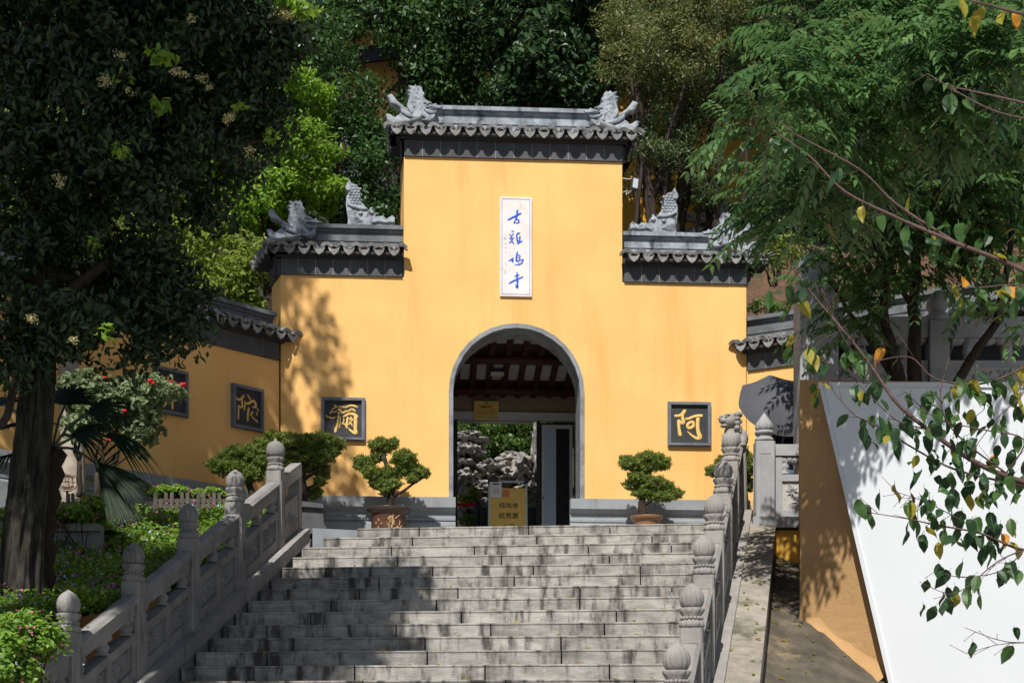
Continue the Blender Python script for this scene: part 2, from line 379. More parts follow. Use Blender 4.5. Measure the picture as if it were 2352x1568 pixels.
def foliage(name, parent, mat, ells, nclump, cr, nleaf, L, w=.5, seed=1, shell=.45, **kw):
    rng = np.random.default_rng(seed)
    P, O = crown_pts(ells, nclump, cr, nleaf, rng, shell)
    val = np.clip(rng.normal(.45, .32, len(P)), 0, 1)
    if kw.get('oval'): val = np.repeat(val, 2)
    return link(name, quads_mesh(name, leaf_arrays(P, O, L, w, rng, **kw), mat, val), parent)
def ell(px, py, Y, rx, ry, d=None):
    rx, ry = rx * Y / F, ry * Y / F
    return (tuple(W(px, py, Y)), (rx, d if d else (rx + ry) / 2, ry))
def limb(mb, a, b, ra, rb, seed=0, n=8, seg=7, wob=.06):
    a, b = Vector(a), Vector(b); ln = (b - a).length; pts, rr = [], []
    for i in range(seg + 1):
        t = i / seg; p = a.lerp(b, t)
        if 0 < i < seg: p += Vector((mnoise.noise((t * 2.3 + seed, 1.3, seed)), mnoise.noise((t * 2.3, seed, 4.1)), .4 * mnoise.noise((seed, t * 2, 7)))) * wob * ln
        pts.append(p); rr.append(ra + (rb - ra) * t)
    mb.tube(pts, rr, n)
    return pts
def tree(name, label, base, top, r0, ells, nclump, cr, nleaf, L, mat, w=.5, bark=None, seed=1, group=None, nlimb=7, cat='tree', shell=.45, **kw):
    base, top = Vector(base), Vector(top)
    t = thing(name, label, cat, base, group)
    mb = MB(); pts = limb(mb, base - Vector((0, 0, .3)), top, r0, r0 * .35, seed, 10, 10, .05)
    rng = random.Random(seed)
    for e in ells:
        c = Vector(e[0]); st = pts[min(len(pts) - 2, max(3, int(len(pts) * .35 + rng.random() * 4)))]
        limb(mb, st, c, r0 * .35, r0 * .12, seed + rng.random() * 9, 6, 6, .1)
        for _ in range(max(1, nlimb // len(ells))):
            d = Vector((rng.uniform(-1, 1), rng.uniform(-1, 1), rng.uniform(-.5, 1))) * .75
            limb(mb, c, c + Vector((d.x * e[1][0], d.y * e[1][1], d.z * e[1][2])), r0 * .12, r0 * .03, seed + rng.random() * 9, 5, 4, .1)
    mb.build('trunk', bark or M_BARK2, t, smooth=True)
    foliage('crown', t, mat, ells, nclump, cr, nleaf, L, w, seed, shell, **kw)
    return t

# ------------------------------------------------------------------ lettering
def text_mesh(body, size, mat, M, name='lettering', ext=.001, sx=1.0):
    c = bpy.data.curves.new('lettering_source', 'FONT'); c.body = body; c.size = size; c.align_x = 'CENTER'; c.align_y = 'CENTER'; c.extrude = ext
    o = bpy.data.objects.new('lettering_source', c); COL.objects.link(o)
    bpy.context.view_layer.update()
    me = bpy.data.meshes.new_from_object(o.evaluated_get(bpy.context.evaluated_depsgraph_get()))
    bpy.data.objects.remove(o); bpy.data.curves.remove(c)
    me.name = name; me.transform(Matrix.Rotation(math.radians(90), 4, 'X') @ Matrix.Diagonal((sx, 1, 1, 1))); me.transform(M)
    me.materials.clear(); me.materials.append(mat)
    return me
def strokes(mb, lst, fn, k, flat):
    for s in lst:
        q = catmull(s, 4); mb_r = [max(p[2] * k, .0012) for p in q]
        pts = [Vector(fn(p[0], p[1])) for p in q]
        d0 = (pts[0] - pts[1]).normalized() * mb_r[0]; d1 = (pts[-1] - pts[-2]).normalized() * mb_r[-1]
        pts = [pts[0] + d0 * .85, pts[0] + d0 * .5] + pts + [pts[-1] + d1 * .5, pts[-1] + d1 * .85]
        mb.tube(pts, [mb_r[0] * .35, mb_r[0] * .8] + mb_r + [mb_r[-1] * .8, mb_r[-1] * .35], 8, flat=flat)
# ------------------------------------------------------------------ terrain, stairs
H_, T_ = 0.147, 0.321                      # rise and tread
LZ = CZ + 17.7 * H_                        # landing level
NY0 = 17.24                                # top step edge at x = 0
SK = -0.10                                 # step lines are not quite square to the view
SL = H_ / T_
E_ = Vector((.199, 1, 0)).normalized()     # direction of the flight, upwards, seen from above
N_ = Vector((E_.y, -E_.x, 0))              # across, towards the right
def xl(Y): return -2.503 - .199 * (16.56 - Y)    # left rail centre line
def xr(Y): return 2.2316 - .2022 * (15.97 - Y)   # right rail centre line
def nose(X, Y): return LZ - (NY0 + SK * X - Y) * SL
def sheet(name, fn, nx, ny, mat, smooth=True, **p):
    mb = MB(); mb.v = [tuple(fn(i / nx, j / ny)) for j in range(ny + 1) for i in range(nx + 1)]
    mb.f = [(j * (nx + 1) + i, j * (nx + 1) + i + 1, (j + 1) * (nx + 1) + i + 1, (j + 1) * (nx + 1) + i) for j in range(ny) for i in range(nx)]
    return mb.build(name, mat, smooth=smooth, kind='structure', **p)
def hill(X, Y):
    z = LZ - .02
    if Y > 23.2: z += (min(Y, 28) - 23.2) * .55
    if Y > 28: z += (min(Y, 48) - 28) * .95
    if Y > 24: z += .5 * mnoise.noise((X * .3, Y * .3, 0)) * min(1, (Y - 24) / 3)
    if X > 3.2 and Y > 19.8: z = max(z, LZ + 2.4 + min(4.6, (Y - 19.8) * .68))
    return z
sheet('ground', lambda u, v: (-160 + 320 * u, -60 + 300 * v, -.02), 8, 8, M_PAVE)
sheet('landing', lambda u, v: (-12 + 24 * u, (NY0 + SK * (-12 + 24 * u) + .3) * (1 - v) + 23.4 * v, LZ - .004), 4, 2, M_PAVE)
sheet('hillside', lambda u, v: (-40 + 80 * u, 23.3 + 30 * v, hill(-40 + 80 * u, 23.3 + 30 * v)), 100, 50, M_FOREST)
sheet('mulch_slope', lambda u, v: (3.2 + 7 * u, 19.9 + 4.2 * v, LZ + 2.42 + 2.92 * v + .12 * mnoise.noise((u * 14, v * 9, 3))), 40, 24, M_MULCH)

stairs = thing('stone_staircase', 'broad flight of worn pale limestone steps rising to the arched gate', 'staircase', (-.9, 8.2, 0))
rs = random.Random(3)
ang = math.atan(SK)
def step_stone(x0, x1, k, jit):
    ln = x1 - x0; sec = []
    prof = [(0.020, -H_ + .004), (0.020, -H_ + .015), (.003, -H_ + .016), (0.003, -.018), (-.003, -.015), (-.004, -.005), (.001, 0), (.40, 0), (.40, -H_ + .004)]
    mb = MB(); n = len(prof); g = .004
    for x in (-ln / 2 + g, 0, ln / 2 - g): mb.v += [(x, y, z) for y, z in prof]
    for s_ in range(2):
        for i in range(n): mb.f.append((s_ * n + i, s_ * n + (i + 1) % n, (s_ + 1) * n + (i + 1) % n, (s_ + 1) * n + i))
    mb.f += [tuple(range(n)), tuple(range(2 * n, 3 * n))[::-1]]
    mb.f = [f[::-1] for f in mb.f]
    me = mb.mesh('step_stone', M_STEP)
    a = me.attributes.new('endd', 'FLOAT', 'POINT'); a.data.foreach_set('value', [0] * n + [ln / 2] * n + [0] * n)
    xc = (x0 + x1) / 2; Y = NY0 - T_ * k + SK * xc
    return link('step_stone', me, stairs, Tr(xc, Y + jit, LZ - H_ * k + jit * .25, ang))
for k in range(28):
    Yc = NY0 - T_ * k
    a, b = xl(Yc + .25) + .19, xr(Yc - .2) - .12
    if k == 0: a += .40                   # the flight tucks in behind the side block at the top
    if k == 1: a += .12
    x = a; first = True
    while x < b - .05:
        ln = rs.uniform(.85, 1.45) if k < 15 else 2.4
        if first: ln *= rs.uniform(.35, 1)
        e = min(x + ln, b)
        if b - e < .3: e = b
        step_stone(x, e, k, rs.uniform(-.004, .004)); x = e; first = False

# ------------------------------------------------------------------ balustrades
DS = 1.1585                                # spacing of the posts along the flight
SS = .449                                  # slope along the flight
ARZ = math.atan2(-E_.x, E_.y)              # turns local y onto E_
def shear(mb):
    mb.v = [(x, y, z + SS * y) for x, y, z in mb.v]; return mb
def make_onion(m):
    mb = MB()
    pr = [(.058, 0), (.072, .008), (.083, .025), (.0895, .046), (.092, .068), (.0905, .088), (.085, .108), (.075, .127), (.061, .145), (.044, .160), (.026, .172), (.012, .181), (.003, .187)]
    mb.lathe(pr, 112, (0, 0, .925), lambda an, z, i: 1 - (.12 * max(0, math.sin(12 * an + 15 * z)) ** 7 if 1 < i < 12 else 0))
    return mb.mesh('finial', m, True)
def make_collar(m):
    mb = MB()
    pr = [(.060, .775), (.085, .785), (.092, .800), (.088, .825), (.070, .842), (.066, .852), (.070, .868), (.083, .893), (.094, .918), (.090, .927), (.07, .928)]
    mb.lathe(pr, 64, (0, 0, 0), lambda an, z, i: 1 + (.15 if i in (1, 2, 3) else .14 if i in (7, 8) else 0) * (abs(math.sin(4.5 * an)) ** .6 - .6))
    for j in range(16): mb.ball((.074 * math.cos(j * math.pi / 8), .074 * math.sin(j * math.pi / 8), .853), .0145, 6, 4)
    return mb.mesh('lotus_collar', m, True)
def make_post(m, w=.165, h=.78, deep=.5):
    mb = MB(); c = .012; a = w / 2
    oct_ = [(-a + c, -a), (a - c, -a), (a, -a + c), (a, a - c), (a - c, a), (-a + c, a), (-a, a - c), (-a, -a + c)]
    mb.extrude(oct_, lambda p: (p[0], p[1], -deep), lambda p: (p[0], p[1], h))
    for sx, sy in ((0, -1), (1, 0), (-1, 0)):    # raised border that frames each face
        for q in (-.052, .052):
            c3 = (q, sy * (a + .001), .36) if sy else (sx * (a + .001), q, .36)
            mb.box(c3, (.006, .008, .62) if sy else (.008, .006, .62))
        c3 = (0, sy * (a + .001), .668) if sy else (sx * (a + .001), 0, .668)
        mb.box(c3, (.104, .008, .006) if sy else (.008, .104, .006))
    return mb.mesh('post', m)
def leaf_bump(mb, c, d, ln, w, hgt, axis):
    """one pointed carved leaf: c base, d direction in the panel plane, axis outwards"""
    d = d.normalized(); s = axis.cross(d)
    p = [c - axis * .002, c + d * ln * .45 + s * w, c + d * ln, c + d * ln * .45 - s * w, c + d * ln * .42 + axis * hgt]
    mb.add(p, [(0, 1, 4), (1, 2, 4), (2, 3, 4), (3, 0, 4), (3, 2, 1, 0)])
def relief(mb, y0, y1, z0, z1, x, sx, seed, shr=True):
    r = random.Random(seed); ax = Vector((sx, 0, 0))
    f = (lambda y, z: (x, y, z))
    cy, cz = (y0 + y1) / 2, (z0 + z1) / 2
    pts = [(cy + r.uniform(-.36, .36) * (y1 - y0), cz + r.uniform(-.36, .36) * (z1 - z0)) for _ in range(7)]
    for (py, pz) in pts:
        k = r.randint(6, 9); a0 = r.random() * 6
        for j in range(k):
            an = a0 + j * 2 * math.pi / k; ln = r.uniform(.055, .085)
            d = Vector((0, math.cos(an), math.sin(an)))
            tip = Vector((0, py, pz)) + d * ln
            if y0 < tip.y < y1 and z0 < tip.z < z1: leaf_bump(mb, Vector(f(py, pz)), d, ln, .019, .030, ax)
        mb.ball(f(py, pz), (.02, .018, .018), 6, 4)
    st = [f(y0 + .02, z0 + .02), f(cy - .03, cz - .05), f(cy + .04, cz + .03), f(y1 - .02, z1 - .02)]
    mb.tube(catmull(st, 3), .009, 5)
PY0, PY1 = .075, DS - .075
def make_panel(m, seeds):
    a = MB()
    zt, zb = .385, 0.0; x = .052
    a.box((0, DS / 2, .04), (.12, PY1 - PY0, .10)); a.box((0, DS / 2, .350), (.12, PY1 - PY0, .075))
    ym = DS / 2
    for y0, y1 in ((PY0, PY0 + .075), (ym - .045, ym + .045), (PY1 - .075, PY1)): a.box((0, (y0 + y1) / 2, .2), (.1196, y1 - y0, .235))
    a.box((0, DS / 2, .2), (.070, PY1 - PY0 - .1, .235))
    shear(a)
    slab = a.mesh('rail_panel', m)
    cv = []
    for q, (y0, y1) in enumerate(((PY0 + .075, ym - .045), (ym + .045, PY1 - .075))):
        for sx in (1, -1):
            b = MB(); relief(b, y0 + .01, y1 - .01, .095, .305, sx * .036, sx, seeds + q * 7 + sx)
            shear(b); cv.append(b.mesh('carving', m, False))
    h = MB(); h.box((0, DS / 2, .585), (.10, PY1 - PY0, .115))
    h.add([(x_, y_, z_) for y_ in (PY0, PY1) for x_, z_ in ((-.075, .64), (.075, .64), (.075, .668), (.045, .70), (-.045, .70), (-.075, .668))],
          [(5, 4, 3, 2, 1, 0), (6, 7, 8, 9, 10, 11)] + [(i, (i + 1) % 6, 6 + (i + 1) % 6, 6 + i) for i in range(6)])
    shear(h)
    # cloud brackets under the handrail
    for yc, wd in ((ym, .15), (PY0 + .07, .11), (PY1 - .07, .11)):
        for d_ in (-1, 0, 1):
            h.ball((0, yc + d_ * wd * .4, .520 + SS * (yc + d_ * wd * .4) - .012 * abs(d_)), (.052, wd * .36, .042), 10, 6)
    hm = h.mesh('handrail', m)
    v = MB()
    v.lathe([(.045, .38), (.060, .385), (.060, .398), (.040, .41), (.050, .43), (.056, .455), (.040, .48), (.036, .50), (.052, .512)], 18)
    bl = v.mesh('vase_baluster', m, True)
    return slab, cv, hm, bl
def balustrade(name, label, line, ks, m, side, group, panels_to=None, lion=False):
    root = thing(name, label, 'balustrade', line(ks[-1])[:3], group)
    on, cl, po = make_onion(m), make_collar(m), make_post(m)
    pans = [make_panel(m, 11), make_panel(m, 47), make_panel(m, 83)]
    for k in ks:
        P = line(k)
        M = Tr(*P, ARZ)
        if not (lion and k == ks[0]):
            p = link('post', po, root, M); link('finial', on, p, M); link('lotus_collar', cl, p, M)
    for k in ks[1:]:
        P = line(k); M = Tr(*P, ARZ); slab, cv, hm, bl = pans[k % 3]
        p = link('rail_panel', slab, root, M)
        for c in cv: link('carving', c, p, M)
        link('handrail', hm, p, M)
        for y in (PY0 + .07, DS / 2, PY1 - .07): link('vase_baluster', bl, p, M @ Tr(0, y, SS * y))
    # sloping kerb stones that carry the rail, one per bay, and the flank wall below
    for k in ks[1:]:
        P = line(k); M = Tr(*P, ARZ); mb = MB()
        g = .004; x0, x1 = (-.17, .17)
        mb.v = []; cs = [(x0, -.09 + g, -.16), (x1, -.09 + g, -.16), (x1, DS - .09 - g, -.16), (x0, DS - .09 - g, -.16), (x0, -.09 + g, -.012), (x1, -.09 + g, -.012), (x1, DS - .09 - g, -.012), (x0, DS - .09 - g, -.012)]
        mb.hexa([(x, y, z + SS * y) for x, y, z in cs]); mb.build('kerb_stone', m, root, M)
        mb = MB(); cs = [(x0 + .02, -.09, -2.2), (x1 - .02, -.09, -2.2), (x1 - .02, DS - .09, -2.2), (x0 + .02, DS - .09, -2.2)]
        top = [(x, y, -.162 + SS * y) for x, y, _ in cs]; mb.hexa([(x, y, z + SS * y) for x, y, z in cs] + top); mb.build('flank_stone', m, root, M)
    return root
def left_line(k): Y = 16.56 - 1.136 * k; return (xl(Y), Y, 5.006 - .520 * k - 1.112)
def right_line(k): Y = 15.97 - 1.136 * k; return (xr(Y), Y, 4.99 - .520 * k - 1.112)
bl = balustrade('stone_balustrade', 'carved grey stone balustrade along the left edge of the steps, shaded by the tree', left_line, list(range(0, 8)), M_RAIL, 1, 'carved balustrades beside the steps')
# last short bay of the left rail up to the landing: smooth-topped post, a rising rail and a plain end block
M0 = Tr(*left_line(0), ARZ)
for ch in bl.children:                     # the top post has a plain knob with a small tip, not a fluted bud
    if ch.name == 'post':
        kn = MB(); kn.lathe([(.05, .925), (.082, .932), (.098, .965), (.101, 1.0), (.095, 1.04), (.075, 1.075), (.04, 1.098), (.016, 1.106), (.016, 1.120), (.010, 1.13), (.002, 1.135)], 32)
        for c in list(ch.children):
            if c.name.startswith('finial'): c.data = kn.mesh('finial', M_RAIL, True)
mb = MB(); hb = .56
mb.hexa([(x, y, z + SS * y) for x, y, z in ((-.055, .085, 0), (.055, .085, 0), (.055, hb, 0), (-.055, hb, 0), (-.055, .085, .385), (.055, .085, .385), (.055, hb, .385), (-.055, hb, .385))])
pe = mb.build('end_panel', M_RAIL, bl, M0)
mb = MB(); mb.hexa([(x, y, z + SS * y) for x, y, z in ((-.07, .085, .56), (.07, .085, .56), (.07, hb + .1, .56), (-.07, hb + .1, .56), (-.06, .085, .70), (.06, .085, .70), (.06, hb + .1, .70), (-.06, hb + .1, .70))])
mb.build('handrail', M_RAIL, pe, M0)
mb = MB(); mb.box((0, hb + .06, .45), (.125, .10, 1.0)); mb.build('end_block', M_RAIL, pe, M0)
b2 = MB(); relief(b2, .12, hb - .04, .12 + .1, .30 + .1, .056, 1, 91); b2.build('carving', M_RAIL, pe, M0)
mb = MB(); mb.hexa([(x, y, z + SS * y) for x, y, z in ((-.17, DS - 1.24, -.16), (.17, DS - 1.24, -.16), (.17, .62, -.16), (-.17, .62, -.16), (-.17, DS - 1.24, -.012), (.17, DS - 1.24, -.012), (.17, .62, -.012), (-.17, .62, -.012))])
mb.build('kerb_stone', M_RAIL, bl, M0)

br = balustrade('stone_balustrade', 'carved grey stone balustrade along the sunlit right edge of the steps, with rust stains', right_line, list(range(-1, 7)), M_RAIL_R, -1, 'carved balustrades beside the steps', lion=True)
# the top newel of the right rail carries a seated lion
LP = right_line(-1); LP = (LP[0], LP[1], LZ)
ML = Tr(*LP, ARZ)
po = link('post', make_post(M_RAIL_R, .2, .82), br, ML); po['label'] = 'top post of the right rail, carrying a lion'
lion = MB()
z = .80
lion.box((0, 0, z + .012), (.21, .21, .024))
lion.ball((.035, .02, z + .12), (.085, .085, .10), 14, 8)            # haunches
lion.ball((-.035, -.02, z + .15), (.07, .075, .115), 14, 8)          # chest
for sx in (-.055, .045):
    lion.tube([(sx - .02, -.075, z + .15), (sx - .02, -.09, z + .08), (sx - .02, -.095, z + .03)], [.034, .028, .03], 10)
    lion.ball((sx - .02, -.105, z + .04), (.034, .042, .024), 10, 6)
    for q in (-1, 0, 1): lion.ball((sx - .02 + q * .02, -.14, z + .036), (.011, .014, .014), 6, 4)
lion.ball((.09, -.05, z + .07), (.03, .055, .06), 10, 6); lion.ball((.09, -.09, z + .035), (.032, .04, .025), 10, 6)
hx, hy, hz = -.045, -.05, z + .285
lion.ball((hx, hy, hz), (.082, .085, .076), 16, 10)
lion.ball((hx - .042, hy - .048, hz - .005), (.046, .046, .03), 12, 8)   # upper muzzle
lion.ball((hx - .036, hy - .038, hz - .052), (.042, .042, .020), 12, 8)   # lower jaw
lion.ball((hx - .070, hy - .074, hz + .012), (.022, .020, .014), 8, 6)
for q in (-1, 1):
    ex, ey = hx - .042 + q * .032, hy - .052 - q * .026
    lion.ball((ex, ey, hz + .030), (.015, .015, .013), 8, 6); lion.ball((ex + .008, ey + .010, hz + .046), (.027, .027, .012), 8, 6)
rl = random.Random(5)
for i in range(26):                        # curls of the mane
    an = rl.uniform(-.6, 2.6); zz = rl.uniform(-.12, .075)
    lion.ball((hx + .07 * math.cos(an) + .02, hy + .075 * math.sin(an) + .01, hz + zz), (.03, .03, .028), 8, 6)
lm = lion.mesh('lion', M_RAIL_R, True); link('lion', lm, po, ML @ Tr(-.02, 0, .80, -.15) @ Matrix.Diagonal((1.18, 1.18, 1.12, 1)) @ Tr(0, 0, -.80))

# ------------------------------------------------------------------ right of the steps: parapet, channel, landing rail
t = thing('sloping_parapet', 'weathered flat concrete parapet sloping down beside the right balustrade', 'parapet', (2.7, 16.6, LZ - .3))
for i in range(5):
    s0, s1 = i * 1.75, (i + 1) * 1.75 - .004; mb = MB()
    def pp(s, x, dz): return (x - .2 * s, 16.7 - s, LZ - .02 - .458 * s + dz)
    a0, a1 = 2.43, 2.81
    mb.hexa([pp(s1, a0, -1.2), pp(s1, a1 - .015, -1.2), pp(s0, a1 - .015, -1.2), pp(s0, a0, -1.2), pp(s1, a0, -.06), pp(s1, a1, -.06), pp(s0, a1, -.06), pp(s0, a0, -.06)])
    mb.hexa([pp(s1, a0 - .02, -.058), pp(s1, a1 + .012, -.058), pp(s0, a1 + .012, -.058), pp(s0, a0 - .02, -.058), pp(s1, a0 - .02, 0), pp(s1, a1 + .012, 0), pp(s0, a1 + .012, 0), pp(s0, a0 - .02, 0)])
    mb.build('parapet_slab', M_CONC, t)
def chan(u, v):                            # drain channel: concave floor falling towards the plaza
    s = 8.6 * v; y = 16.75 - s
    side = .13 * (1 - min(1, u / .2)) ** 2.2
    return (2.80 - .2 * s + 1.9 * u, y, LZ - .44 - .455 * s + side * .9 - 1.0 * max(0, u - .25) + .02 * mnoise.noise((u * 4, s * 2, 0)))
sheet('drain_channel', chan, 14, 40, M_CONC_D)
t = thing('retaining_wall', 'bright yellow low retaining wall under the landing rail at the channel head', 'wall', (3.0, 16.8, LZ - 1))
mb = MB(); mb.box((3.65, 16.72, LZ - .74), (1.9, .24, 1.2)); mb.build('wall', M_YELLOW, t)
t = thing('landing_balustrade', 'pale grey stone rail on the landing, one lotus-bud post and a leaf-carved panel', 'balustrade', (2.7, 16.7, LZ))
mb = MB(); mb.box((3.5, 16.72, LZ - .06), (1.9, .36, .115)); mb.build('base_slab', M_RAIL_N, t)
MP = Tr(2.685, 16.66, LZ)
p = link('post', make_post(M_RAIL_N, .205, .80, 0), t, MP)
mb = MB()
pr = [(.055, .92), (.083, .925), (.092, .95), (.093, .975), (.080, 1.01), (.055, 1.045), (.030, 1.08), (.012, 1.105), (.004, 1.118)]
mb.lathe(pr, 60, (0, 0, 0), lambda an, z, i: 1 + (.05 * math.sin(11 * an + 26 * z) if 0 < i < 8 else 0)); link('finial', mb.mesh('finial', M_RAIL_N, True), p, MP)
mb = MB(); mb.lathe([(.07, .80), (.098, .815), (.10, .835), (.08, .855), (.066, .862), (.068, .872), (.095, .885), (.102, .905), (.09, .923), (.06, .925)], 48, (0, 0, 0), lambda an, z, i: 1 + (.07 if i in (1, 2, 6, 7) else 0) * (abs(math.sin(3 * an)) - .6))
for j in range(14): mb.ball((.07 * math.cos(j * math.pi / 7), .07 * math.sin(j * math.pi / 7), .866), .014, 6, 4)
link('lotus_collar', mb.mesh('lotus_collar', M_RAIL_N, True), p, MP)
mb = MB()
px0, px1 = 2.795, 4.1; w_ = px1 - px0; cx = (px0 + px1) / 2
mb.box((cx, 16.70, .04 + LZ), (w_, .10, .08)); mb.box((cx, 16.70, LZ + .425), (w_, .10, .07)); mb.box((px0 + .04, 16.70, LZ + .235), (.08, .0996, .31)); mb.box((px1 - .04, 16.70, LZ + .235), (.08, .0996, .31))
pn = mb.build('rail_panel', M_RAIL_N, t)
mb = MB(); mb.box((cx, 16.705, LZ + .235), (w_ - .16, .06, .31)); mb.build('panel_ground', M_RELIEF_BG, pn)
mb = MB()
for q, (x_, z_, s_) in enumerate(((2.99, .28, 1), (3.06, .17, 1.1), (3.12, .31, .9), (3.2, .22, 1.1), (3.3, .3, 1), (3.38, .16, 1))):
    for j in range(7):
        an = j * .75 + q; leaf_bump(mb, Vector((x_, 16.674, LZ + z_)), Vector((math.cos(an), 0, math.sin(an))), .075 * s_, .02, .022, Vector((0, -1, 0)))
mb.tube([(2.95, 16.674, LZ + .36), (3.1, 16.67, LZ + .22), (3.3, 16.674, LZ + .13)], .008, 6)
mb.build('leaf_carving', M_RAIL_N, pn)
mb = MB(); mb.box((cx, 16.70, LZ + .72), (w_, .13, .12)); mb.box((px0 + .04, 16.70, LZ + .56), (.08, .0996, .2))
for x_, wd in ((px0 + .16, .11), (px0 + .75, .13)):
    for d_ in (-1, 0, 1): mb.ball((x_ + d_ * .06, 16.70, LZ + .63 - .012 * abs(d_)), (wd * .5, .05, .05), 10, 6)
mb.build('handrail', M_RAIL_N, pn)
bal = MB(); bal.lathe([(.04, .46), (.055, .465), (.05, .485), (.035, .50), (.05, .53), (.055, .555), (.036, .59), (.045, .61)], 18); bm_ = bal.mesh('vase_baluster', M_RAIL_N, True)
for x_ in (px0 + .11, px0 + .75): link('vase_baluster', bm_, pn, Tr(x_, 16.70, LZ))

# orange pier, hoarding
od = Vector((.75, -.66, 0)).normalized(); on_ = Vector((-od.y, od.x, 0)) * -1
if on_.y > 0: on_ = -on_
C0 = Vector((2.76, 15.0, 0))
t = thing('plaster_pier', 'rough tan plaster pier flaring at its foot beside the white hoarding', 'wall', (2.76, 15.0, 1.6))
def pier(u, v):
    s = 3.4 * u; z = .2 + (ZZ(872, 15) - .2) * v
    fl = .55 * max(0, 1 - (z - 1.95) / 1.2) ** 2.2 * max(0, 1 - s / .8) if z < 3.15 else 0
    if u == 0: fl *= .55
    p = C0 + od * s + on_ * fl * 1 - od * (.22 * max(0, 1 - (z - 1.6) / 1.2) ** 2 if u < .1 else 0)
    return (p.x, p.y, z - .17 * s * max(0, (z - 1.8) / 3.4))
mb = MB(); nx, nz_ = 10, 40
for j in range(nz_ + 1):
    row = [pier(i / nx, j / nz_) for i in range(nx + 1)]
    z = row[0][2]; back = C0 + Vector((.62, .9, 0))
    row = [(C0.x + .30, C0.y + 1.7, z)] + row + [(C0.x + od.x * 3.4 + .3, C0.y + od.y * 3.4 + 1.2, row[-1][2])]
    mb.v += row
n = nx + 3
for j in range(nz_):
    for i in range(n): mb.f.append((j * n + i, j * n + (i + 1) % n, (j + 1) * n + (i + 1) % n, (j + 1) * n + i))
mb.f.append(tuple(nz_ * n + i for i in range(n)))
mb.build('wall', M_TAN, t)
ft_ = MB(); na, nb = 22, 8
for i in range(na + 1):
    s = -.01 + .93 * i / na; p = C0 + od * s; sc_ = 16.75 - p.y; w_ = .05 + .25 * (i / na) + .02 * mnoise.noise((s * 5, 1, 2))
    for j in range(nb + 1):
        q = j / nb; o = p + on_ * (w_ * (1 - q) ** 1.6 - .01); u_ = (o.x - 2.80 + .2 * (16.75 - o.y)) / 1.9
        zf_ = chan(max(.01, u_), max(0, 16.75 - o.y) / 8.6)[2]
        ft_.v.append((o.x, o.y, zf_ - .02 + (.20 + .04 * mnoise.noise((s * 4, 7, 1))) * q ** 2.0 * min(1, .25 + i / 8) + .015 * mnoise.noise((s * 9, q * 6, 4))))
for i in range(na):
    for j in range(nb): k = i * (nb + 1) + j; ft_.f.append((k, k + 1, k + nb + 2, k + nb + 1))
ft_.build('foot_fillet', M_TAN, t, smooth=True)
t = thing('construction_hoarding', 'large blank white hoarding with slanting left edge in front of the pier', 'hoarding', (3.6, 14.3, 1.6))
ho = C0 + on_ * .16
def hp(s, z, d=0): p = ho + od * s + on_ * d; return (p.x, p.y, z)
def hs(px):                                 # distance along the hoarding where the sight line px meets it
    u = (px - PX0) / F; return (u * ho.y - ho.x) / (od.x - u * od.y)
def hz(s, py): return ZZ(py, (ho + od * s).y)
sT, sB = hs(1884), hs(2045); zT, zB = hz(sT, 880), hz(sB, 1568); sR = 3.3
s0b = sB + (sB - sT) / (zT - zB) * (zB - .3)
mb = MB()
out_ = [(sT, zT), (sR, hz(sT, 880) - .46 - .02), (sR, .3), (s0b, .3)]
mb.extrude(out_, lambda p: hp(p[0], p[1], 0), lambda p: hp(p[0], p[1], -.03)); hd = mb.build('sheet', M_WHITE, t)
mb = MB()
mb.extrude([(sT - .012, zT), (sT + .028, zT), (s0b + .028, .3), (s0b - .012, .3)], lambda p: hp(p[0], p[1], .014), lambda p: hp(p[0], p[1], .003)); mb.build('edge_trim', M_WHITE_F, t)
mb = MB()
mb.extrude([(sT, zT), (sT + .02, zT), (s0b + .02, .3), (s0b, .3)], lambda p: hp(p[0], p[1], -.032), lambda p: hp(p[0], p[1], -.155)); mb.build('side_board', M_TAN, t)
mb = MB()
mb.extrude([(sT - .012, zT - .035), (sT - .012, zT + .01), (sR, zT - .47), (sR, zT - .515)], lambda p: hp(p[0], p[1], .016), lambda p: hp(p[0], p[1], -.05)); mb.build('top_trim', M_WHITE_F, t)
# ------------------------------------------------------------------ wall-and-roof kit
class Fr:
    """a wall line: s along it, p out from its face, z up"""
    def __init__(s, O, d):
        s.O = Vector((O[0], O[1], 0)); s.a = Vector((d[0], d[1], 0)).normalized(); s.n = Vector((s.a.y, -s.a.x, 0))
        s.rz = math.atan2(s.a.y, s.a.x)
    def __call__(s, q, p, z): v = s.O + s.a * q + s.n * p; return (v.x, v.y, z)
    def M(s, q, p, z): return Tr(*s(q, p, z), s.rz)
    def at(s, px, p=0):                       # s where the sight line px meets the face
        u = (px - PX0) / F; O = s.O + s.n * p
        return (u * O.y - O.x) / (s.a.x - u * s.a.y)
    def z(s, px, py, p=0): v = s.O + s.n * p + s.a * s.at(px, p); return ZZ(py, v.y)
    def blk(s, mb, q0, q1, p0, p1, z0, z1):   # p0 back, p1 front
        mb.hexa([s(q0, p1, z0), s(q1, p1, z0), s(q1, p0, z0), s(q0, p0, z0), s(q0, p1, z1), s(q1, p1, z1), s(q1, p0, z1), s(q0, p0, z1)])
SP = .18                                      # tile spacing
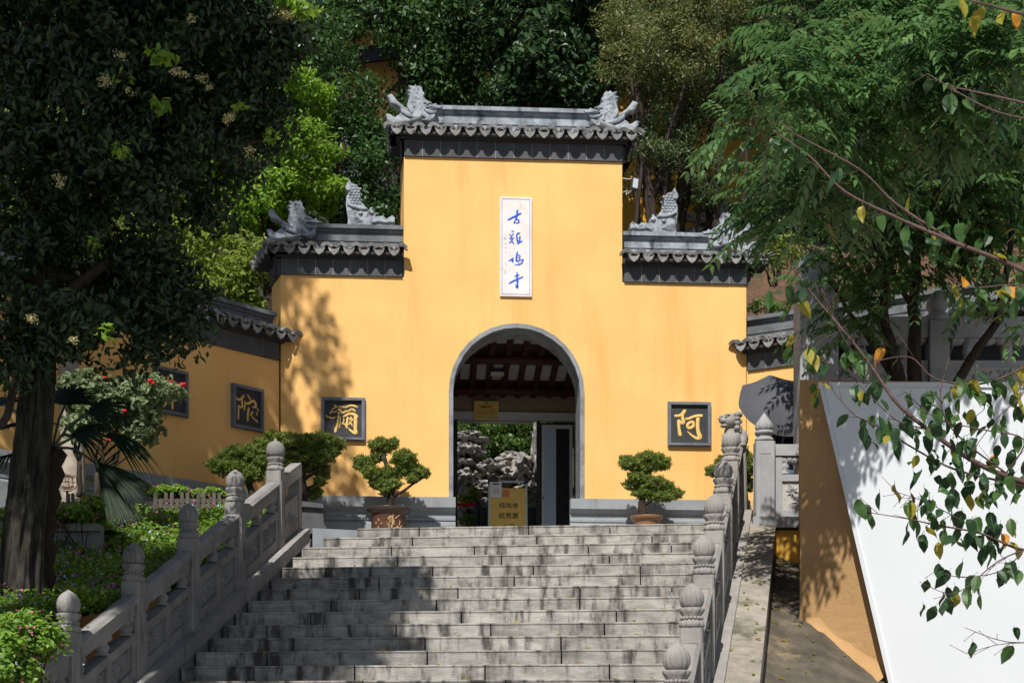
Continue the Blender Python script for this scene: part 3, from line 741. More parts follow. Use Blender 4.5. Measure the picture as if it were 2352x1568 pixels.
def arc_tile(r, th, ln, up, a0, a1, nose=0):
    """half-pipe tile along +y (front at y = 0)"""
    mb = MB(); k = 8; ang = [a0 + (a1 - a0) * i / k for i in range(k + 1)]; rows = []
    for y, g in ((0, 1.0), (.02, 1.0), (ln, .9)):
        rows.append([(g * r * math.cos(a), y, g * r * math.sin(a)) for a in ang] + [(g * (r - th) * math.cos(a), y, g * (r - th) * math.sin(a)) for a in ang[::-1]])
    n = len(rows[0])
    for rw in rows: mb.v += rw
    for j in range(2):
        for i in range(n): mb.f.append((j * n + i, j * n + (i + 1) % n, (j + 1) * n + (i + 1) % n, (j + 1) * n + i))
    h = k + 1
    for j in (0, 2): mb.f += [(j * n + i, j * n + i + 1, j * n + n - 2 - i, j * n + n - 1 - i) for i in range(k)]
    return mb
_t = arc_tile(.078, .024, .26, 1, math.radians(18), math.radians(162)); COVER = _t.mesh('cover_tile', M_TILE, True)
_t = arc_tile(.090, .040, .10, 1, math.radians(27), math.radians(153)); COVER_E = _t.mesh('eave_cover_tile', M_TILE, False)
_t = arc_tile(.098, .016, .40, 1, math.radians(205), math.radians(335)); PAN = _t.mesh('pan_tile', M_TILE, True)
mb = MB()                                     # drip tile: a hanging pointed tongue below a shallow arc
ol = [(-.070, .022), (-.042, -.004), (0, -.014), (.042, -.004), (.070, .022), (.064, -.010), (.050, -.038), (.030, -.058), (0, -.078), (-.030, -.058), (-.050, -.038), (-.064, -.010)]
mb.extrude(ol, lambda q: (q[0], -.016 + q[1] * -.10, q[1]), lambda q: (q[0], .004 + q[1] * -.10, q[1])); DRIP = mb.mesh('drip_tile', M_TILE)
def eave(fr, parent, s0, s1, zb, over=.175, run=.34, slope=20, rows=2, frieze=True, tilew=.222, seed=0, name='roof', fas=True, ridge=None, rm=None, mortar=True, fz=.2, ext=(.15, .15)):
    """frieze tiles, stepped eave, then courses of cover, pan and drip tiles; returns the roof part"""
    r = random.Random(seed)
    if frieze:
        n = max(1, round((s1 - s0) / tilew)); w = (s1 - s0) / n; me = MB(); me.box((0, 0, 0), (w - .006, .03, fz - .004)); me = me.mesh('frieze_tile', M_FRIEZE)
        for i in range(n): link('frieze_tile', me, parent, fr.M(s0 + w * (i + .5), .015 + r.uniform(-.001, .001), zb + fz / 2))
        mb = MB(); fr.blk(mb, s0 + .003, s1 - .003, .001, .026, zb + .003, zb + fz - .003); mb.build('frieze_mortar', M_MORTAR, parent)
    mb = MB(); zc = zb + fz
    e0, e1 = ext[0] / .15, ext[1] / .15
    fr.blk(mb, s0 - .05 * e0, s1 + .05 * e1, -.1, .075, zc, zc + .035); fr.blk(mb, s0 - .10 * e0, s1 + .10 * e1, -.1, .125, zc + .036, zc + .072)
    fr.blk(mb, s0 - .13 * e0, s1 + .13 * e1, -.2, .145, zc + .073, zc + .090)
    roof = mb.build(name, M_FASCIA, parent)
    ze = zc + .088; sl = math.tan(math.radians(slope))
    nn = max(1, round((s1 - s0 + ext[0] + ext[1]) / SP)); q0 = (s0 - ext[0] + s1 + ext[1]) / 2 - nn * SP / 2
    tilt = Matrix.Rotation(math.radians(slope), 4, 'X')
    bd = MB()                                  # bedding under the tiles
    a_, b_ = q0 + .02, q0 + nn * SP - .02
    bd.hexa([fr(a_, over - .03, zc + .030), fr(b_, over - .03, zc + .030), fr(b_, over - run - .1, zc + .030), fr(a_, over - run - .1, zc + .030),
             fr(a_, over - .03, ze - .030), fr(b_, over - .03, ze - .030), fr(b_, over - run - .1, ze - .030 + (run + .07) * sl), fr(a_, over - run - .1, ze - .030 + (run + .07) * sl)])
    bd.build('tile_bedding', M_FASCIA, roof)
    for i in range(nn + 1):
        q = q0 + i * SP
        for j in range(rows):
            y = j * (run / rows); jj = r.uniform(-.006, .006)
            link('cover_tile', COVER_E if j == 0 else COVER, roof, fr.M(q + jj, over - y, ze - .027 + y * sl + .008 * (j == 0)) @ tilt @ Matrix.Rotation(r.uniform(-.05, .05), 4, 'Y') @ Matrix.Rotation(r.uniform(-.04, .04), 4, 'Z'))
        if i < nn:
            qm = q + SP / 2
            link('pan_tile', PAN, roof, fr.M(qm, over - .012, ze + .080) @ tilt)
            link('drip_tile', DRIP, roof, fr.M(qm + r.uniform(-.005, .005), over + .004, ze - .010) @ Matrix.Rotation(r.uniform(-.05, .05), 4, 'Y'))
    if mortar:
        for i in range(nn):
            if r.random() < .75:
                mb = MB(); mb.ball((0, 0, 0), (.030 + r.random() * .012, .02, .018 + r.random() * .012), 7, 5)
                mb.v = [(x + r.uniform(-.008, .008), y, z + r.uniform(-.008, .008)) for x, y, z in mb.v]
                mb.build('mortar_lump', M_SOIL if r.random() < .6 else M_CONC, roof, fr.M(q0 + (i + .5) * SP, over - .02, ze + .008))
    return roof, ze - .015 + run * sl
def ridge(fr, parent, s0, s1, zr, h, p=-.14, m=None, th=.14):
    m = m or M_RIDGE
    mb = MB(); f = p
    fr.blk(mb, s0, s1, f - th, f, zr - .08, zr + h - .05)
    fr.blk(mb, s0 + .004, s1 - .004, f - th - .01, f + .012, zr + h * .38, zr + h * .42)
    fr.blk(mb, s0 - .003, s1 + .003, f - th - .02, f + .022, zr + h - .085, zr + h - .049)
    r_ = mb.build('ridge', m, parent)
    mb = MB(); fr.blk(mb, s0 - .02, s1 + .02, f - th - .05, f + .055, zr + h - .048, zr + h); mb.build('ridge_cap', m, r_)
    return r_
def plinth(fr, parent, s0, s1, h, w=.28, e0=0, e1=0):
    n = max(1, round((s1 - s0) / w)); w = (s1 - s0) / n
    prof = [(-.02, h), (.115, h), (.115, h - .125), (.085, h - .15), (.04, h - .175), (.04, h - .235), (.068, h - .25), (.068, h - .278), (.05, h - .29), (.095, h - .315), (.10, h - .33), (.10, 0), (-.02, 0)]
    mb = MB(); g = .003
    mb.extrude(prof, lambda q: (-w / 2 + g, -q[0], q[1]), lambda q: (w / 2 - g, -q[0], q[1])); me = mb.mesh('plinth_stone', M_PLINTH)
    for i in range(n): link('plinth_stone', me, parent, fr.M(s0 + w * (i + .5), 0, LZ))
    mb = MB(); mb.extrude([(-.01, h - .004)] + [(a - .005, b) for a, b in prof[1:-1]] + [(-.01, 0)], lambda q: fr(s0 + .004, q[0], LZ + q[1]), lambda q: fr(s1 - .004, q[0], LZ + q[1])); mb.build('plinth_mortar', M_MORTAR, parent)

# ------------------------------------------------------------------ the gate
G = Fr((0, 19.3), (1, .067))
gate = thing('temple_gate', 'ochre three-part temple gate with dark tiled roofs and a round-headed doorway', 'gate', (0, 19.3, LZ))
sL, sR_, sTL, sTR = G.at(645), G.at(1714), G.at(928), G.at(1429)
zTow = ZZ(366.5, 19.3); zWl, zWr = G.z(780, 634), G.z(1570, 651.5)
PH = G.z(890, 1143) - LZ
ac = (G.at(1033) + G.at(1340)) / 2; ar = (G.at(1340) - G.at(1033)) / 2; az = G.z(1187, 745) - ar
TH = .5
mb = MB()
def arch(r, k=28): return [(ac - r, LZ)] + [(ac + r * math.cos(math.pi - math.pi * i / k), az + r * math.sin(math.pi * i / k)) for i in range(k + 1)] + [(ac + r, LZ)]
A = arch(ar)
def prof_face(p):
    # left field, right field, and the strip over the arch, as quads
    vs, fs = [], []
    def q(*pts):
        n = len(vs); vs.extend(G(a, p, b) for a, b in pts); fs.append(tuple(range(n, n + len(pts))))
    xs = sorted(set([round(a, 5) for a, _ in A]))
    top = zTow
    q((sL, LZ), (A[0][0], LZ), (A[0][0], az), (sL, az)); q((A[-1][0], LZ), (sR_, LZ), (sR_, az), (A[-1][0], az))
    zmid = az + ar + .35
    q((sL, az), (A[0][0], az), (A[0][0], zmid), (sL, zmid)); q((A[-1][0], az), (sR_, az), (sR_, zmid), (A[-1][0], zmid))
    for i in range(1, len(A) - 2): q(A[i], A[i + 1], (A[i + 1][0], zmid), (A[i][0], zmid))
    q((sL, zmid), (sTL, zmid), (sTL, zWl), (sL, zWl)); q((sTR, zmid), (sR_, zmid), (sR_, zWr), (sTR, zWr))
    q((sTL, zmid), (sTR, zmid), (sTR, zTow), (sTL, zTow))
    return vs, fs
v0, f0 = prof_face(0); mb.add(v0, f0); v1, f1 = prof_face(-TH); mb.add(v1, [f[::-1] for f in f1])
FL = .15                                        # the ends splay a little towards the back
def side(a, b, fl=0):
    mb.add([G(a[0], 0, a[1]), G(b[0], 0, b[1]), G(b[0] + fl, -TH, b[1]), G(a[0] + fl, -TH, a[1])], [(0, 1, 2, 3)])
side((sL, LZ), (sL, zWl), -FL); side((sR_, LZ), (sR_, zWr), .045); side((sTL, zWl), (sTL, zTow), -.045); side((sTR, zWr), (sTR, zTow), .0)
for i in range(len(A) - 1): side(A[i], A[i + 1])
side((sL, zWl), (sTL, zWl)); side((sTR, zWr), (sR_, zWr)); side((sTL, zTow), (sTR, zTow))
mb.build('wall', M_OCHRE, gate)
# cores above the wall faces (behind frieze and under roof)
mb = MB(); G.blk(mb, sTL, sTR, -TH, 0, zTow + .001, zTow + .3); G.blk(mb, sL - FL * .6, sTL - .001, -TH, 0, zWl + .001, zWl + .3); G.blk(mb, sTR + .001, sR_, -TH, 0, zWr + .001, zWr + .3)
mb.build('roof_core', M_FASCIA, gate)
# arch trim: stone voussoirs round the opening
Ao, Ai = arch(ar + .012, 16), arch(ar - .042, 16)
def tr_seg(a, b, c, d):
    m_ = MB(); m_.hexa([G(a[0], .012, a[1]), G(b[0], .012, b[1]), G(b[0], -TH - .01, b[1]), G(a[0], -TH - .01, a[1]), G(c[0], .012, c[1]), G(d[0], .012, d[1]), G(d[0], -TH - .01, d[1]), G(c[0], -TH - .01, c[1])])
    return m_
for i in range(1, len(Ao) - 2): tr_seg(Ai[i], Ai[i + 1], Ao[i], Ao[i + 1]).build('arch_stone', M_TRIM, gate)
for sgn in (-1, 1):
    x0, x1 = sorted((ac + sgn * (ar - .042), ac + sgn * (ar + .012))); n = 5
    for i in range(n):
        a, b = LZ + (az - LZ) * i / n, LZ + (az - LZ) * (i + 1) / n; m_ = MB(); G.blk(m_, x0, x1, -TH - .01, .012, a + .001, b - .001); m_.build('arch_stone', M_TRIM, gate)
plinth(G, gate, sL + .06, G.at(1047, .11), PH); plinth(G, gate, G.at(1310, .11), sR_ + .03, PH)

# tower roof
rf, zr = eave(G, gate, sTL, sTR, zTow, seed=1)
ridge(G, gate, sTL + .1, sTR - .1, zr - .04, .325)
eL = Fr(G(sTL - .02, -TH, 0)[:2], G.n); eR = Fr(G(sTR, 0, 0)[:2], -G.n)
eave(eL, gate, .0, TH, zTow, over=.17, run=.2, seed=2, rows=1); eave(eR, gate, 0, TH, zTow, over=.13, run=.2, seed=3, rows=1)
# wing roofs
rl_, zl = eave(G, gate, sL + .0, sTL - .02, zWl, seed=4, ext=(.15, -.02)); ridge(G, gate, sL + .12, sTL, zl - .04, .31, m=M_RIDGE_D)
rr_, zrr = eave(G, gate, sTR + .02, sR_ - .0, zWr, seed=5, ext=(-.02, .27)); ridge(G, gate, sTR, sR_ - .12, zrr - .04, .31)
wl = Fr(G(sL - FL, -TH, 0)[:2], Vector(G(sL, 0, 0)) - Vector(G(sL - FL, -TH, 0))); eave(wl, gate, 0, TH + .02, zWl, over=.20, run=.25, seed=6, rows=1)
wr = Fr(G(sR_, 0, 0)[:2], -G.n); eave(wr, gate, 0, TH, zWr, over=.15, run=.25, seed=7, rows=1)

# ridge-end dragons and fish, carved in the round from their outlines
KD = .001477
def cm(cx, cz, k, fx=1): return lambda p: ((p[0] - cx) * k * fx, (cz - p[1]) * k)
D_HEAD = [(262, 330), (240, 285), (252, 240), (262, 205), (246, 186), (270, 180), (238, 158), (276, 148), (250, 114), (300, 122), (310, 106), (330, 124), (345, 112), (366, 132), (370, 160), (389, 178), (377, 206), (402, 234), (432, 254), (460, 268), (482, 258), (494, 276), (538, 284), (522, 302), (490, 300), (440, 292), (395, 296), (402, 318), (450, 338), (482, 350), (474, 390), (440, 424), (400, 418), (355, 404), (300, 370)]
D_HORN = [(72, 196), (116, 180), (165, 244), (230, 294), (300, 322), (365, 332), (362, 356), (288, 344), (212, 313), (146, 270), (104, 264), (92, 240)]
D_MID = [(186, 298), (230, 326), (290, 352), (366, 372), (370, 400), (300, 394), (230, 372), (192, 345)]
D_LOW = [(150, 372), (190, 345), (240, 380), (300, 402), (372, 428), (310, 440), (220, 440), (140, 420)]
D_TAIL = [(64, 362), (100, 362), (130, 384), (165, 392), (230, 404), (230, 440), (110, 446), (78, 416)]
D_JAW = [(380, 312), (420, 318), (470, 330), (492, 318), (486, 345), (450, 352), (400, 342)]
D_CHEEK = [(358, 300), (392, 340), (430, 372), (478, 352), (470, 388), (430, 418), (372, 410), (400, 392), (360, 370)]
def dragon(fr, s, z, fx, label=None, p=-.2, k=KD):
    """local origin at outline point (300, 440)"""
    M = fr.M(s, p, z); f = cm(300, 440, k, fx)
    o = lambda L: [f(q) for q in (L if fx > 0 else L[::-1])]
    d = link('dragon_finial', slab_mesh('dragon_finial', o(D_HEAD), .20, M_DRAGON, .028), gate, M)
    link('horn', slab_mesh('horn', o(D_HORN), .15, M_DRAGON, .02), d, M); link('mane', slab_mesh('mane', o(D_MID), .24, M_DRAGON, .022), d, M)
    link('scroll', slab_mesh('scroll', o(D_LOW), .19, M_DRAGON, .02), d, M); link('upturned_tail', slab_mesh('upturned_tail', o(D_TAIL), .24, M_DRAGON, .02), d, M)
    link('jaw', slab_mesh('jaw', o(D_JAW), .25, M_DRAGON, .02), d, M); link('cheek', slab_mesh('cheek', o(D_CHEEK), .26, M_DRAGON, .03), d, M)
    for c, w in (((412, 268), .03),):
        x_, z_ = f(c); m_ = MB()
        for y_ in (-.10, .10): m_ = MB(); m_.ball((x_, y_, z_), (w * .6, .02, w * .5), 10, 6); m_.tube([(x_ - .05 * fx, y_, z_ + .012), (x_, y_ * 1.05, z_ + .022), (x_ + .05 * fx, y_, z_ + .006)], .012, 6); m_.build('eye', M_DRAGON, d, M, True)
    m_ = MB()                                   # crest of neck spikes on both flanks and scale ridges
    for q in ((285, 330), (300, 290), (310, 250), (318, 210), (322, 170), (340, 220), (345, 260), (350, 300), (280, 250), (330, 140), (300, 150)):
        x_, z_ = f(q)
        for y_ in (-.096, .096): m_.ball((x_, y_, z_), (.022, .012, .030), 7, 4)
    m_.build('scales', M_DRAGON, d, M, kind='stuff')
    return d
zcap = zr - .04 + .30
def dz(px, py): return G.z(px, py, -.12)
dragon(G, G.at(951, -.12), dz(951, 289), 1, p=-.17); dragon(G, G.at(1404, -.12), dz(1404, 302), -1, p=-.17)
dragon(G, G.at(677, -.12), dz(677, 552), 1, p=-.17, k=KD * .98); dragon(G, G.at(1673, -.12), dz(1673, 578), -1, p=-.17, k=KD * .98)
KF = .00158
FISH = [(800, 422), (808, 380), (800, 330), (790, 262), (794, 205), (815, 165), (832, 148), (806, 155), (786, 138), (792, 108), (803, 92), (816, 62), (834, 94), (880, 114), (902, 148), (900, 186), (890, 216), (916, 242), (940, 275), (960, 290), (957, 308), (992, 274), (996, 302), (1022, 326), (1018, 352), (1080, 344), (1106, 366), (1150, 338), (1172, 356), (1168, 402), (1152, 422)]
def fish(fr, s, z, fx, label=None, p=-.21):
    M = fr.M(s, p, z); f = cm(980, 422, KF, fx)
    o = lambda L: [f(q) for q in (L if fx > 0 else L[::-1])]
    d = link('fish_finial', slab_mesh('fish_finial', o(FISH), .20, M_DRAGON, .03), gate, M)
    m_ = MB()
    for row in range(7):                        # overlapping scales up the curling body
        for c in range(4 - row // 3):
            q = (822 + c * 26 - row * (3 if row < 4 else -3) + (row % 2) * 12, 250 - row * 22)
            x_, z_ = f(q)
            for y_ in (-.099, .099): m_.ball((x_, y_, z_), (.022, .014, .018), 8, 4)
    m_.build('scales', M_DRAGON, d, M, kind='stuff')
    m_ = MB()
    for i in range(6):
        a, b = f((812 + i * 5, 300 + i * 6)), f((838 + i * 16, 412 - i * 4))
        for y_ in (-.102, .102): m_.tube([(a[0], y_, a[1]), ((a[0] + b[0]) / 2 - .012 * fx, y_ * 1.05, (a[1] + b[1]) / 2), (b[0], y_, b[1])], .009, 6)
    m_.build('gill_fins', M_DRAGON, d, M, kind='stuff')
    m_ = MB()
    for q, r in (((990, 322), .036), ((905, 330), .030)):
        x_, z_ = f(q)
        for y_ in (-.10, .10): m_ = MB(); m_.ball((x_, y_, z_), (r, .03, r * .8), 10, 6); m_.build('eye', M_DRAGON, d, M, True)
    for nm, L, w in (('arm_fin', [(795, 240), (830, 262), (900, 285), (955, 285), (958, 305), (900, 305), (840, 290), (800, 270)], .25), ('lip', [(985, 385), (1050, 378), (1100, 388), (1160, 372), (1168, 400), (1100, 408), (1040, 400), (990, 420)], .25)):
        link(nm, slab_mesh(nm, o(L), w, M_DRAGON, .02), d, M)
    return d
fish(G, G.at(890, -.2) - .05 - .16, zl - .04 + .31, 1); fish(G, G.at(1462, -.2) + .05 + .16, zrr - .04 + .31, -1)

# hall behind the arch: side walls, sloping ceiling of rafters and tiles, far wall with a steel-framed opening
def zc_(p): return LZ + 1.42 - .0 + .28 * (p + 2.75) / 2.25 + 1.05
mb = MB(); HB = -2.7
G.blk(mb, ac - 1.75, ac - 1.65, HB, -TH - .002, LZ, LZ + 3.0); G.blk(mb, ac + 1.65, ac + 1.75, HB, -TH - .002, LZ, LZ + 3.0)
oL, oR = G.at(1050, HB), G.at(1232, HB); oRR = G.at(1322, HB); zLin, zLt = G.z(1140, 967, HB), G.z(1140, 943, HB)
G.blk(mb, ac - 1.65, ac + 1.65, HB - .2, HB, zLt, LZ + 3.0)
G.blk(mb, ac - 1.65, oL, HB - .2, HB, LZ, zLt - .001); G.blk(mb, oRR, ac + 1.65, HB - .2, HB, LZ, zLt - .001)
G.blk(mb, ac - 1.75, ac + 1.75, HB - .2, -TH, LZ + 3.02, LZ + 3.12)
mb.build('hall_wall', M_INNER, gate)
Ct, Cb = (-TH - .02, G.z(1187, 762, -TH - .3)), (HB + .01, G.z(1187, 905, HB))
def cz(p): t = (Ct[0] - p) / (Ct[0] - Cb[0]); return Ct[1] + (Cb[1] - Ct[1]) * t
mb = MB(); mb.hexa([G(ac - 1.65, Ct[0], Ct[1]), G(ac + 1.65, Ct[0], Ct[1]), G(ac + 1.65, Cb[0], Cb[1]), G(ac - 1.65, Cb[0], Cb[1]), G(ac - 1.65, Ct[0], Ct[1] + .03), G(ac + 1.65, Ct[0], Ct[1] + .03), G(ac + 1.65, Cb[0], Cb[1] + .03), G(ac - 1.65, Cb[0], Cb[1] + .03)])
ceil = mb.build('ceiling', M_WOODR, gate)
for p0, p1 in ((-TH - .12, -TH - .52), (-TH - 1.12, -TH - 1.68)):
    for i in range(14):
        q = ac - 1.5 + i * .218; m_ = MB()
        m_.hexa([G(q, p0, cz(p0) - .012), G(q + .132, p0, cz(p0) - .012), G(q + .132, p1, cz(p1) - .012), G(q, p1, cz(p1) - .012), G(q, p0, cz(p0) - .002), G(q + .132, p0, cz(p0) - .002), G(q + .132, p1, cz(p1) - .002), G(q, p1, cz(p1) - .002)])
        m_.build('ceiling_tile', M_CEILT, ceil)
for i in range(15):
    q = ac - 1.585 + i * .218; m_ = MB(); p0, p1 = -TH - .05, HB + .03
    m_.hexa([G(q, p0, cz(p0) - .06), G(q + .08, p0, cz(p0) - .06), G(q + .08, p1, cz(p1) - .06), G(q, p1, cz(p1) - .06), G(q, p0, cz(p0)), G(q + .08, p0, cz(p0)), G(q + .08, p1, cz(p1)), G(q, p1, cz(p1))]); m_.build('rafter', M_WOODR, ceil)
for p in (-TH - .82, HB + .35):
    m_ = MB(); m_.tube([G(ac - 1.64, p, cz(p) - .1), G(ac + 1.64, p, cz(p) - .1)], .06, 12); m_.build('purlin', M_WOODR, ceil, smooth=True)
mb = MB(); G.blk(mb, ac - 1.2, oRR - .002, HB + .002, HB + .06, zLin, zLt - .03); lin = mb.build('lintel', M_STEEL, gate)
mb = MB(); mb.tube([G(oL + .05, HB + .09, zLin - .035), G(oR - .06, HB + .09, zLin - .035)], .022, 10); mb.build('closer_bar', M_LAMPW, lin, smooth=True)
mb = MB(); G.blk(mb, oL - .045, oL + .002, HB + .002, HB + .07, LZ, zLin - .001); mb.build('door_jamb', M_DARKM, gate); mb = MB(); G.blk(mb, oR, oR + .055, HB + .002, HB + .07, LZ, zLin - .001); mb.build('door_jamb', M_DARKM, gate)
dL, dR = oR + .065, oRR - .06
door = MB(); zT_ = zLin - .07
for a, b, c, d in ((dL, dL + .04, LZ + .02, zT_), (dR - .04, dR, LZ + .02, zT_), (dL + .041, dR - .041, zT_ - .05, zT_), (dL + .041, dR - .041, LZ + .02, LZ + .09)): G.blk(door, a, b, HB + .10, HB + .14, c, d)
dr = door.build('door', M_STEEL, gate)
mb = MB(); G.blk(mb, dL + .041, dR - .041, HB + .115, HB + .122, LZ + .091, zT_ - .051); mb.build('glass', M_GLASS, dr)
mb = MB(); G.blk(mb, dL + .041, dL + .20, HB + .124, HB + .128, LZ + .091, zT_ - .051); mb.build('frosted_strip', M_FROST, dr)
mb = MB(); v_ = G(dL + .02, HB + .145, LZ + 1.1); mb.box(v_, (.02, .02, .03)); v_ = G(dL + .05, HB + .145, LZ + .2); mb.box(v_, (.02, .02, .02)); mb.build('handle', M_DARKM, dr)
mb = MB(); G.blk(mb, dL - .02, dR, HB - .1, HB - .06, LZ, zLin); mb.build('dark_backing', M_DARKM, gate)

# ------------------------------------------------------------------ flank walls
cL = G(sL, 0, 0)
LW = Fr((cL[0] - .905 * 4.2, cL[1] - 4.2), (.905, 1)); LWL = 4.2 * math.hypot(.905, 1)
def flank(name, label, fr, ln, zb, m, seed, s_end=0, rm=None, hh=.25):
    t = thing(name, label, 'wall', fr(ln / 2, 0, LZ), 'splayed flank walls')
    mb = MB(); fr.blk(mb, 0, ln, -.35, 0, LZ - 1.5, zb); mb.build('wall', m, t)
    mb = MB(); fr.blk(mb, 0, ln, -.35, -.001, zb + .001, zb + .3); mb.build('roof_core', M_FASCIA, t)
    rf, z_ = eave(fr, t, .02, ln - .02, zb, seed=seed, tilew=.24, fz=.21)
    ridge(fr, t, -.1, ln + .02, z_ - .04, hh, m=rm)
    return t, z_
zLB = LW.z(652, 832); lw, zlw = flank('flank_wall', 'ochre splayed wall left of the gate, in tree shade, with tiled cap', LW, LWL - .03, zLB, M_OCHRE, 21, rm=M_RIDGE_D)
plinth(LW, lw, 0, LWL - .12, PH)
cR = G(sR_, 0, 0)
RW = Fr((cR[0] + .01, cR[1] + .02), (1.77, -1)); zRB = RW.z(1717, 853)
rw, zrw = flank('flank_wall', 'ochre splayed wall right of the gate behind the umbrella, with tiled cap', RW, 5.2, zRB, M_OCHRE, 22, rm=M_RIDGE_D, hh=.34)
plinth(RW, rw, .12, 5.1, PH)
# ------------------------------------------------------------------ framed characters and boards on the walls
S_A = [[(330,480,42),(420,475,42),(500,450,45),(570,390,55),(610,330,50)],[(540,460,55),(550,560,50),(575,640,55),(560,690,45),(480,670,50),(430,620,50)],[(430,620,50),(430,720,50),(440,850,48),(455,950,55),(470,1020,58)],[(650,560,36),(740,550,40),(850,500,40),(980,470,45),(1110,465,48)],[(840,640,42),(740,680,45),(690,740,45),(720,820,45),(820,800,50),(880,730,42),(850,640,40)],[(1005,565,60),(995,700,58),(1000,850,58),(1030,980,65),(1070,1090,68),(960,1110,50),(850,1050,35),(740,960,20),(690,910,10)]]
S_MI = [[(560,400,25),(600,410,32),(640,450,22)],[(600,440,30),(520,510,18),(470,580,20),(435,640,20)],[(490,610,12),(580,590,18),(640,580,14)],[(320,700,18),(350,750,20),(430,755,28),(480,790,28),(580,755,22)],[(680,720,35),(670,850,35),(650,1000,38),(610,1100,45),(590,1190,45)],[(735,740,15),(735,900,18),(720,1020,20),(700,1090,10)],[(700,430,35),(800,440,40),(900,450,35),(1000,410,35),(1100,395,32),(1190,420,30),(1250,440,16)],[(680,520,35),(740,530,35),(760,600,30),(850,610,35),(900,570,32),(990,570,35),(1050,520,35),(1110,520,38),(1180,565,28)],[(830,740,22),(920,690,35),(1000,655,40),(1090,650,45),(1180,690,55),(1230,740,50)],[(1190,720,55),(1190,850,60),(1190,1000,60),(1185,1120,55),(1210,1230,55),(1120,1210,45),(1020,1130,28),(980,1080,10)],[(960,770,35),(940,880,40),(935,1000,40),(935,1080,25)],[(840,800,20),(840,880,22),(800,950,25),(870,960,25),(930,1060,30)],[(1060,750,25),(1020,830,25),(1080,800,22),(1100,830,20),(1040,900,25),(1000,960,25)],[(1050,930,22),(1080,980,22),(1100,1020,12)],[(690,610,24),(690,660,22)]]
S_TUO = [[(290,610,28),(350,640,32),(410,620,38),(460,560,35),(485,520,22)],[(440,640,32),(435,740,32),(445,830,32),(380,830,32),(345,800,28)],[(345,800,30),(345,950,30),(340,1080,32),(335,1140,30)],[(580,510,15),(620,560,25),(650,620,30)],[(515,680,18),(515,760,25),(500,870,28),(495,910,15)],[(540,730,30),(620,730,40),(690,680,40),(750,670,45),(800,760,45),(790,820,35),(720,830,20)],[(615,860,35),(600,960,38),(590,1080,38),(590,1180,25),(590,1210,8)],[(720,950,28),(680,1010,28),(650,1040,10)],[(830,850,20),(880,910,25)],[(835,960,20),(840,1030,22)],[(700,1060,18),(760,1130,22),(830,1180,25),(860,1220,20)]]
S_FO = [[(330,430,40),(300,560,45),(230,680,40)],[(300,600,42),(300,800,42),(295,1100,45)],[(480,470,38),(900,430,40),(920,560,40),(520,600,36)],[(520,600,38),(500,740,40),(940,720,42),(960,880,44),(880,930,30)],[(640,330,38),(630,700,40),(560,1050,40),(470,1160,22)],[(800,320,38),(800,700,42),(805,1150,46)]]
def framed(label, fr, s0, s1, z0, z1, lst, box, flip=None, dep=.055):
    """frame with a mitred moulding, recessed board and raised gilt strokes; box = outline of the frame in stroke units"""
    t = thing('calligraphy_panel', label, 'sign', fr((s0 + s1) / 2, 0, (z0 + z1) / 2), 'framed gilt characters on the ochre walls')
    w = .042; mb = MB()
    for a, b, c, d in ((s0, s1, z1 - w, z1), (s0, s1, z0, z0 + w), (s0, s0 + w, z0 + w + .0005, z1 - w - .0005), (s1 - w, s1, z0 + w + .0005, z1 - w - .0005)):
        fr.blk(mb, a, b, .0, dep - .012, c, d)
    i = .012
    for a, b, c, d in ((s0 + i, s1 - i, z1 - w + .006, z1 - i), (s0 + i, s1 - i, z0 + i, z0 + w - .006), (s0 + i, s0 + w - .006, z0 + w - .005, z1 - w + .005), (s1 - w + .006, s1 - i, z0 + w - .005, z1 - w + .005)):
        fr.blk(mb, a, b, dep - .0125, dep, c, d)
    mb.build('frame', M_FRAME, t)
    mb = MB(); fr.blk(mb, s0 + .02, s1 - .02, .003, .018, z0 + .02, z1 - .02); mb.build('board', M_BLACKB, t)
    x0, y0, x1, y1 = box; kx, ky = (s1 - s0) / (x1 - x0), (z1 - z0) / (y1 - y0)
    mb = MB()
    def fn(x, y):
        if flip: x, y = flip(x, y)
        return fr(s0 + (x - x0) * kx, .020, z1 - (y - y0) * ky)
    strokes(mb, lst, fn, (abs(kx) + abs(ky)) / 2 * (1.0 if not flip else .86), fr.n)
    mb.build('character', M_GOLD, t, smooth=True)
    return t
framed('black panel with single gilt character right of the arch, above the squat bonsai', G, G.at(1533), G.at(1632), G.z(1582, 1026), G.z(1582, 924), S_A, (100, 75, 1390, 1350))
framed('black panel with dense many-stroked gilt character left of the arch', G, G.at(738), G.at(839), G.z(790, 1013), G.z(790, 914), S_MI, (170, 160, 1480, 1470))
def unsk(x, y):
    u = (x - 170) / 830; return (u * 1000, (y - (205 + 175 * u)) / (1165 - 55 * u) * 1000)
a, b = LW.at(530), LW.at(602)
framed('black panel with open-strokes gilt character on the shaded left wall', LW, a, b, LW.z(566, 988), LW.z(566, 888), S_TUO, (0, 0, 1000, 1000), unsk)
b2_ = LW.at(429); framed('black panel with gilt character half hidden behind the rose bush', LW, b2_ - (b - a), b2_, LW.z(429, 961), LW.z(429, 856), S_FO, (100, 75, 1390, 1350))
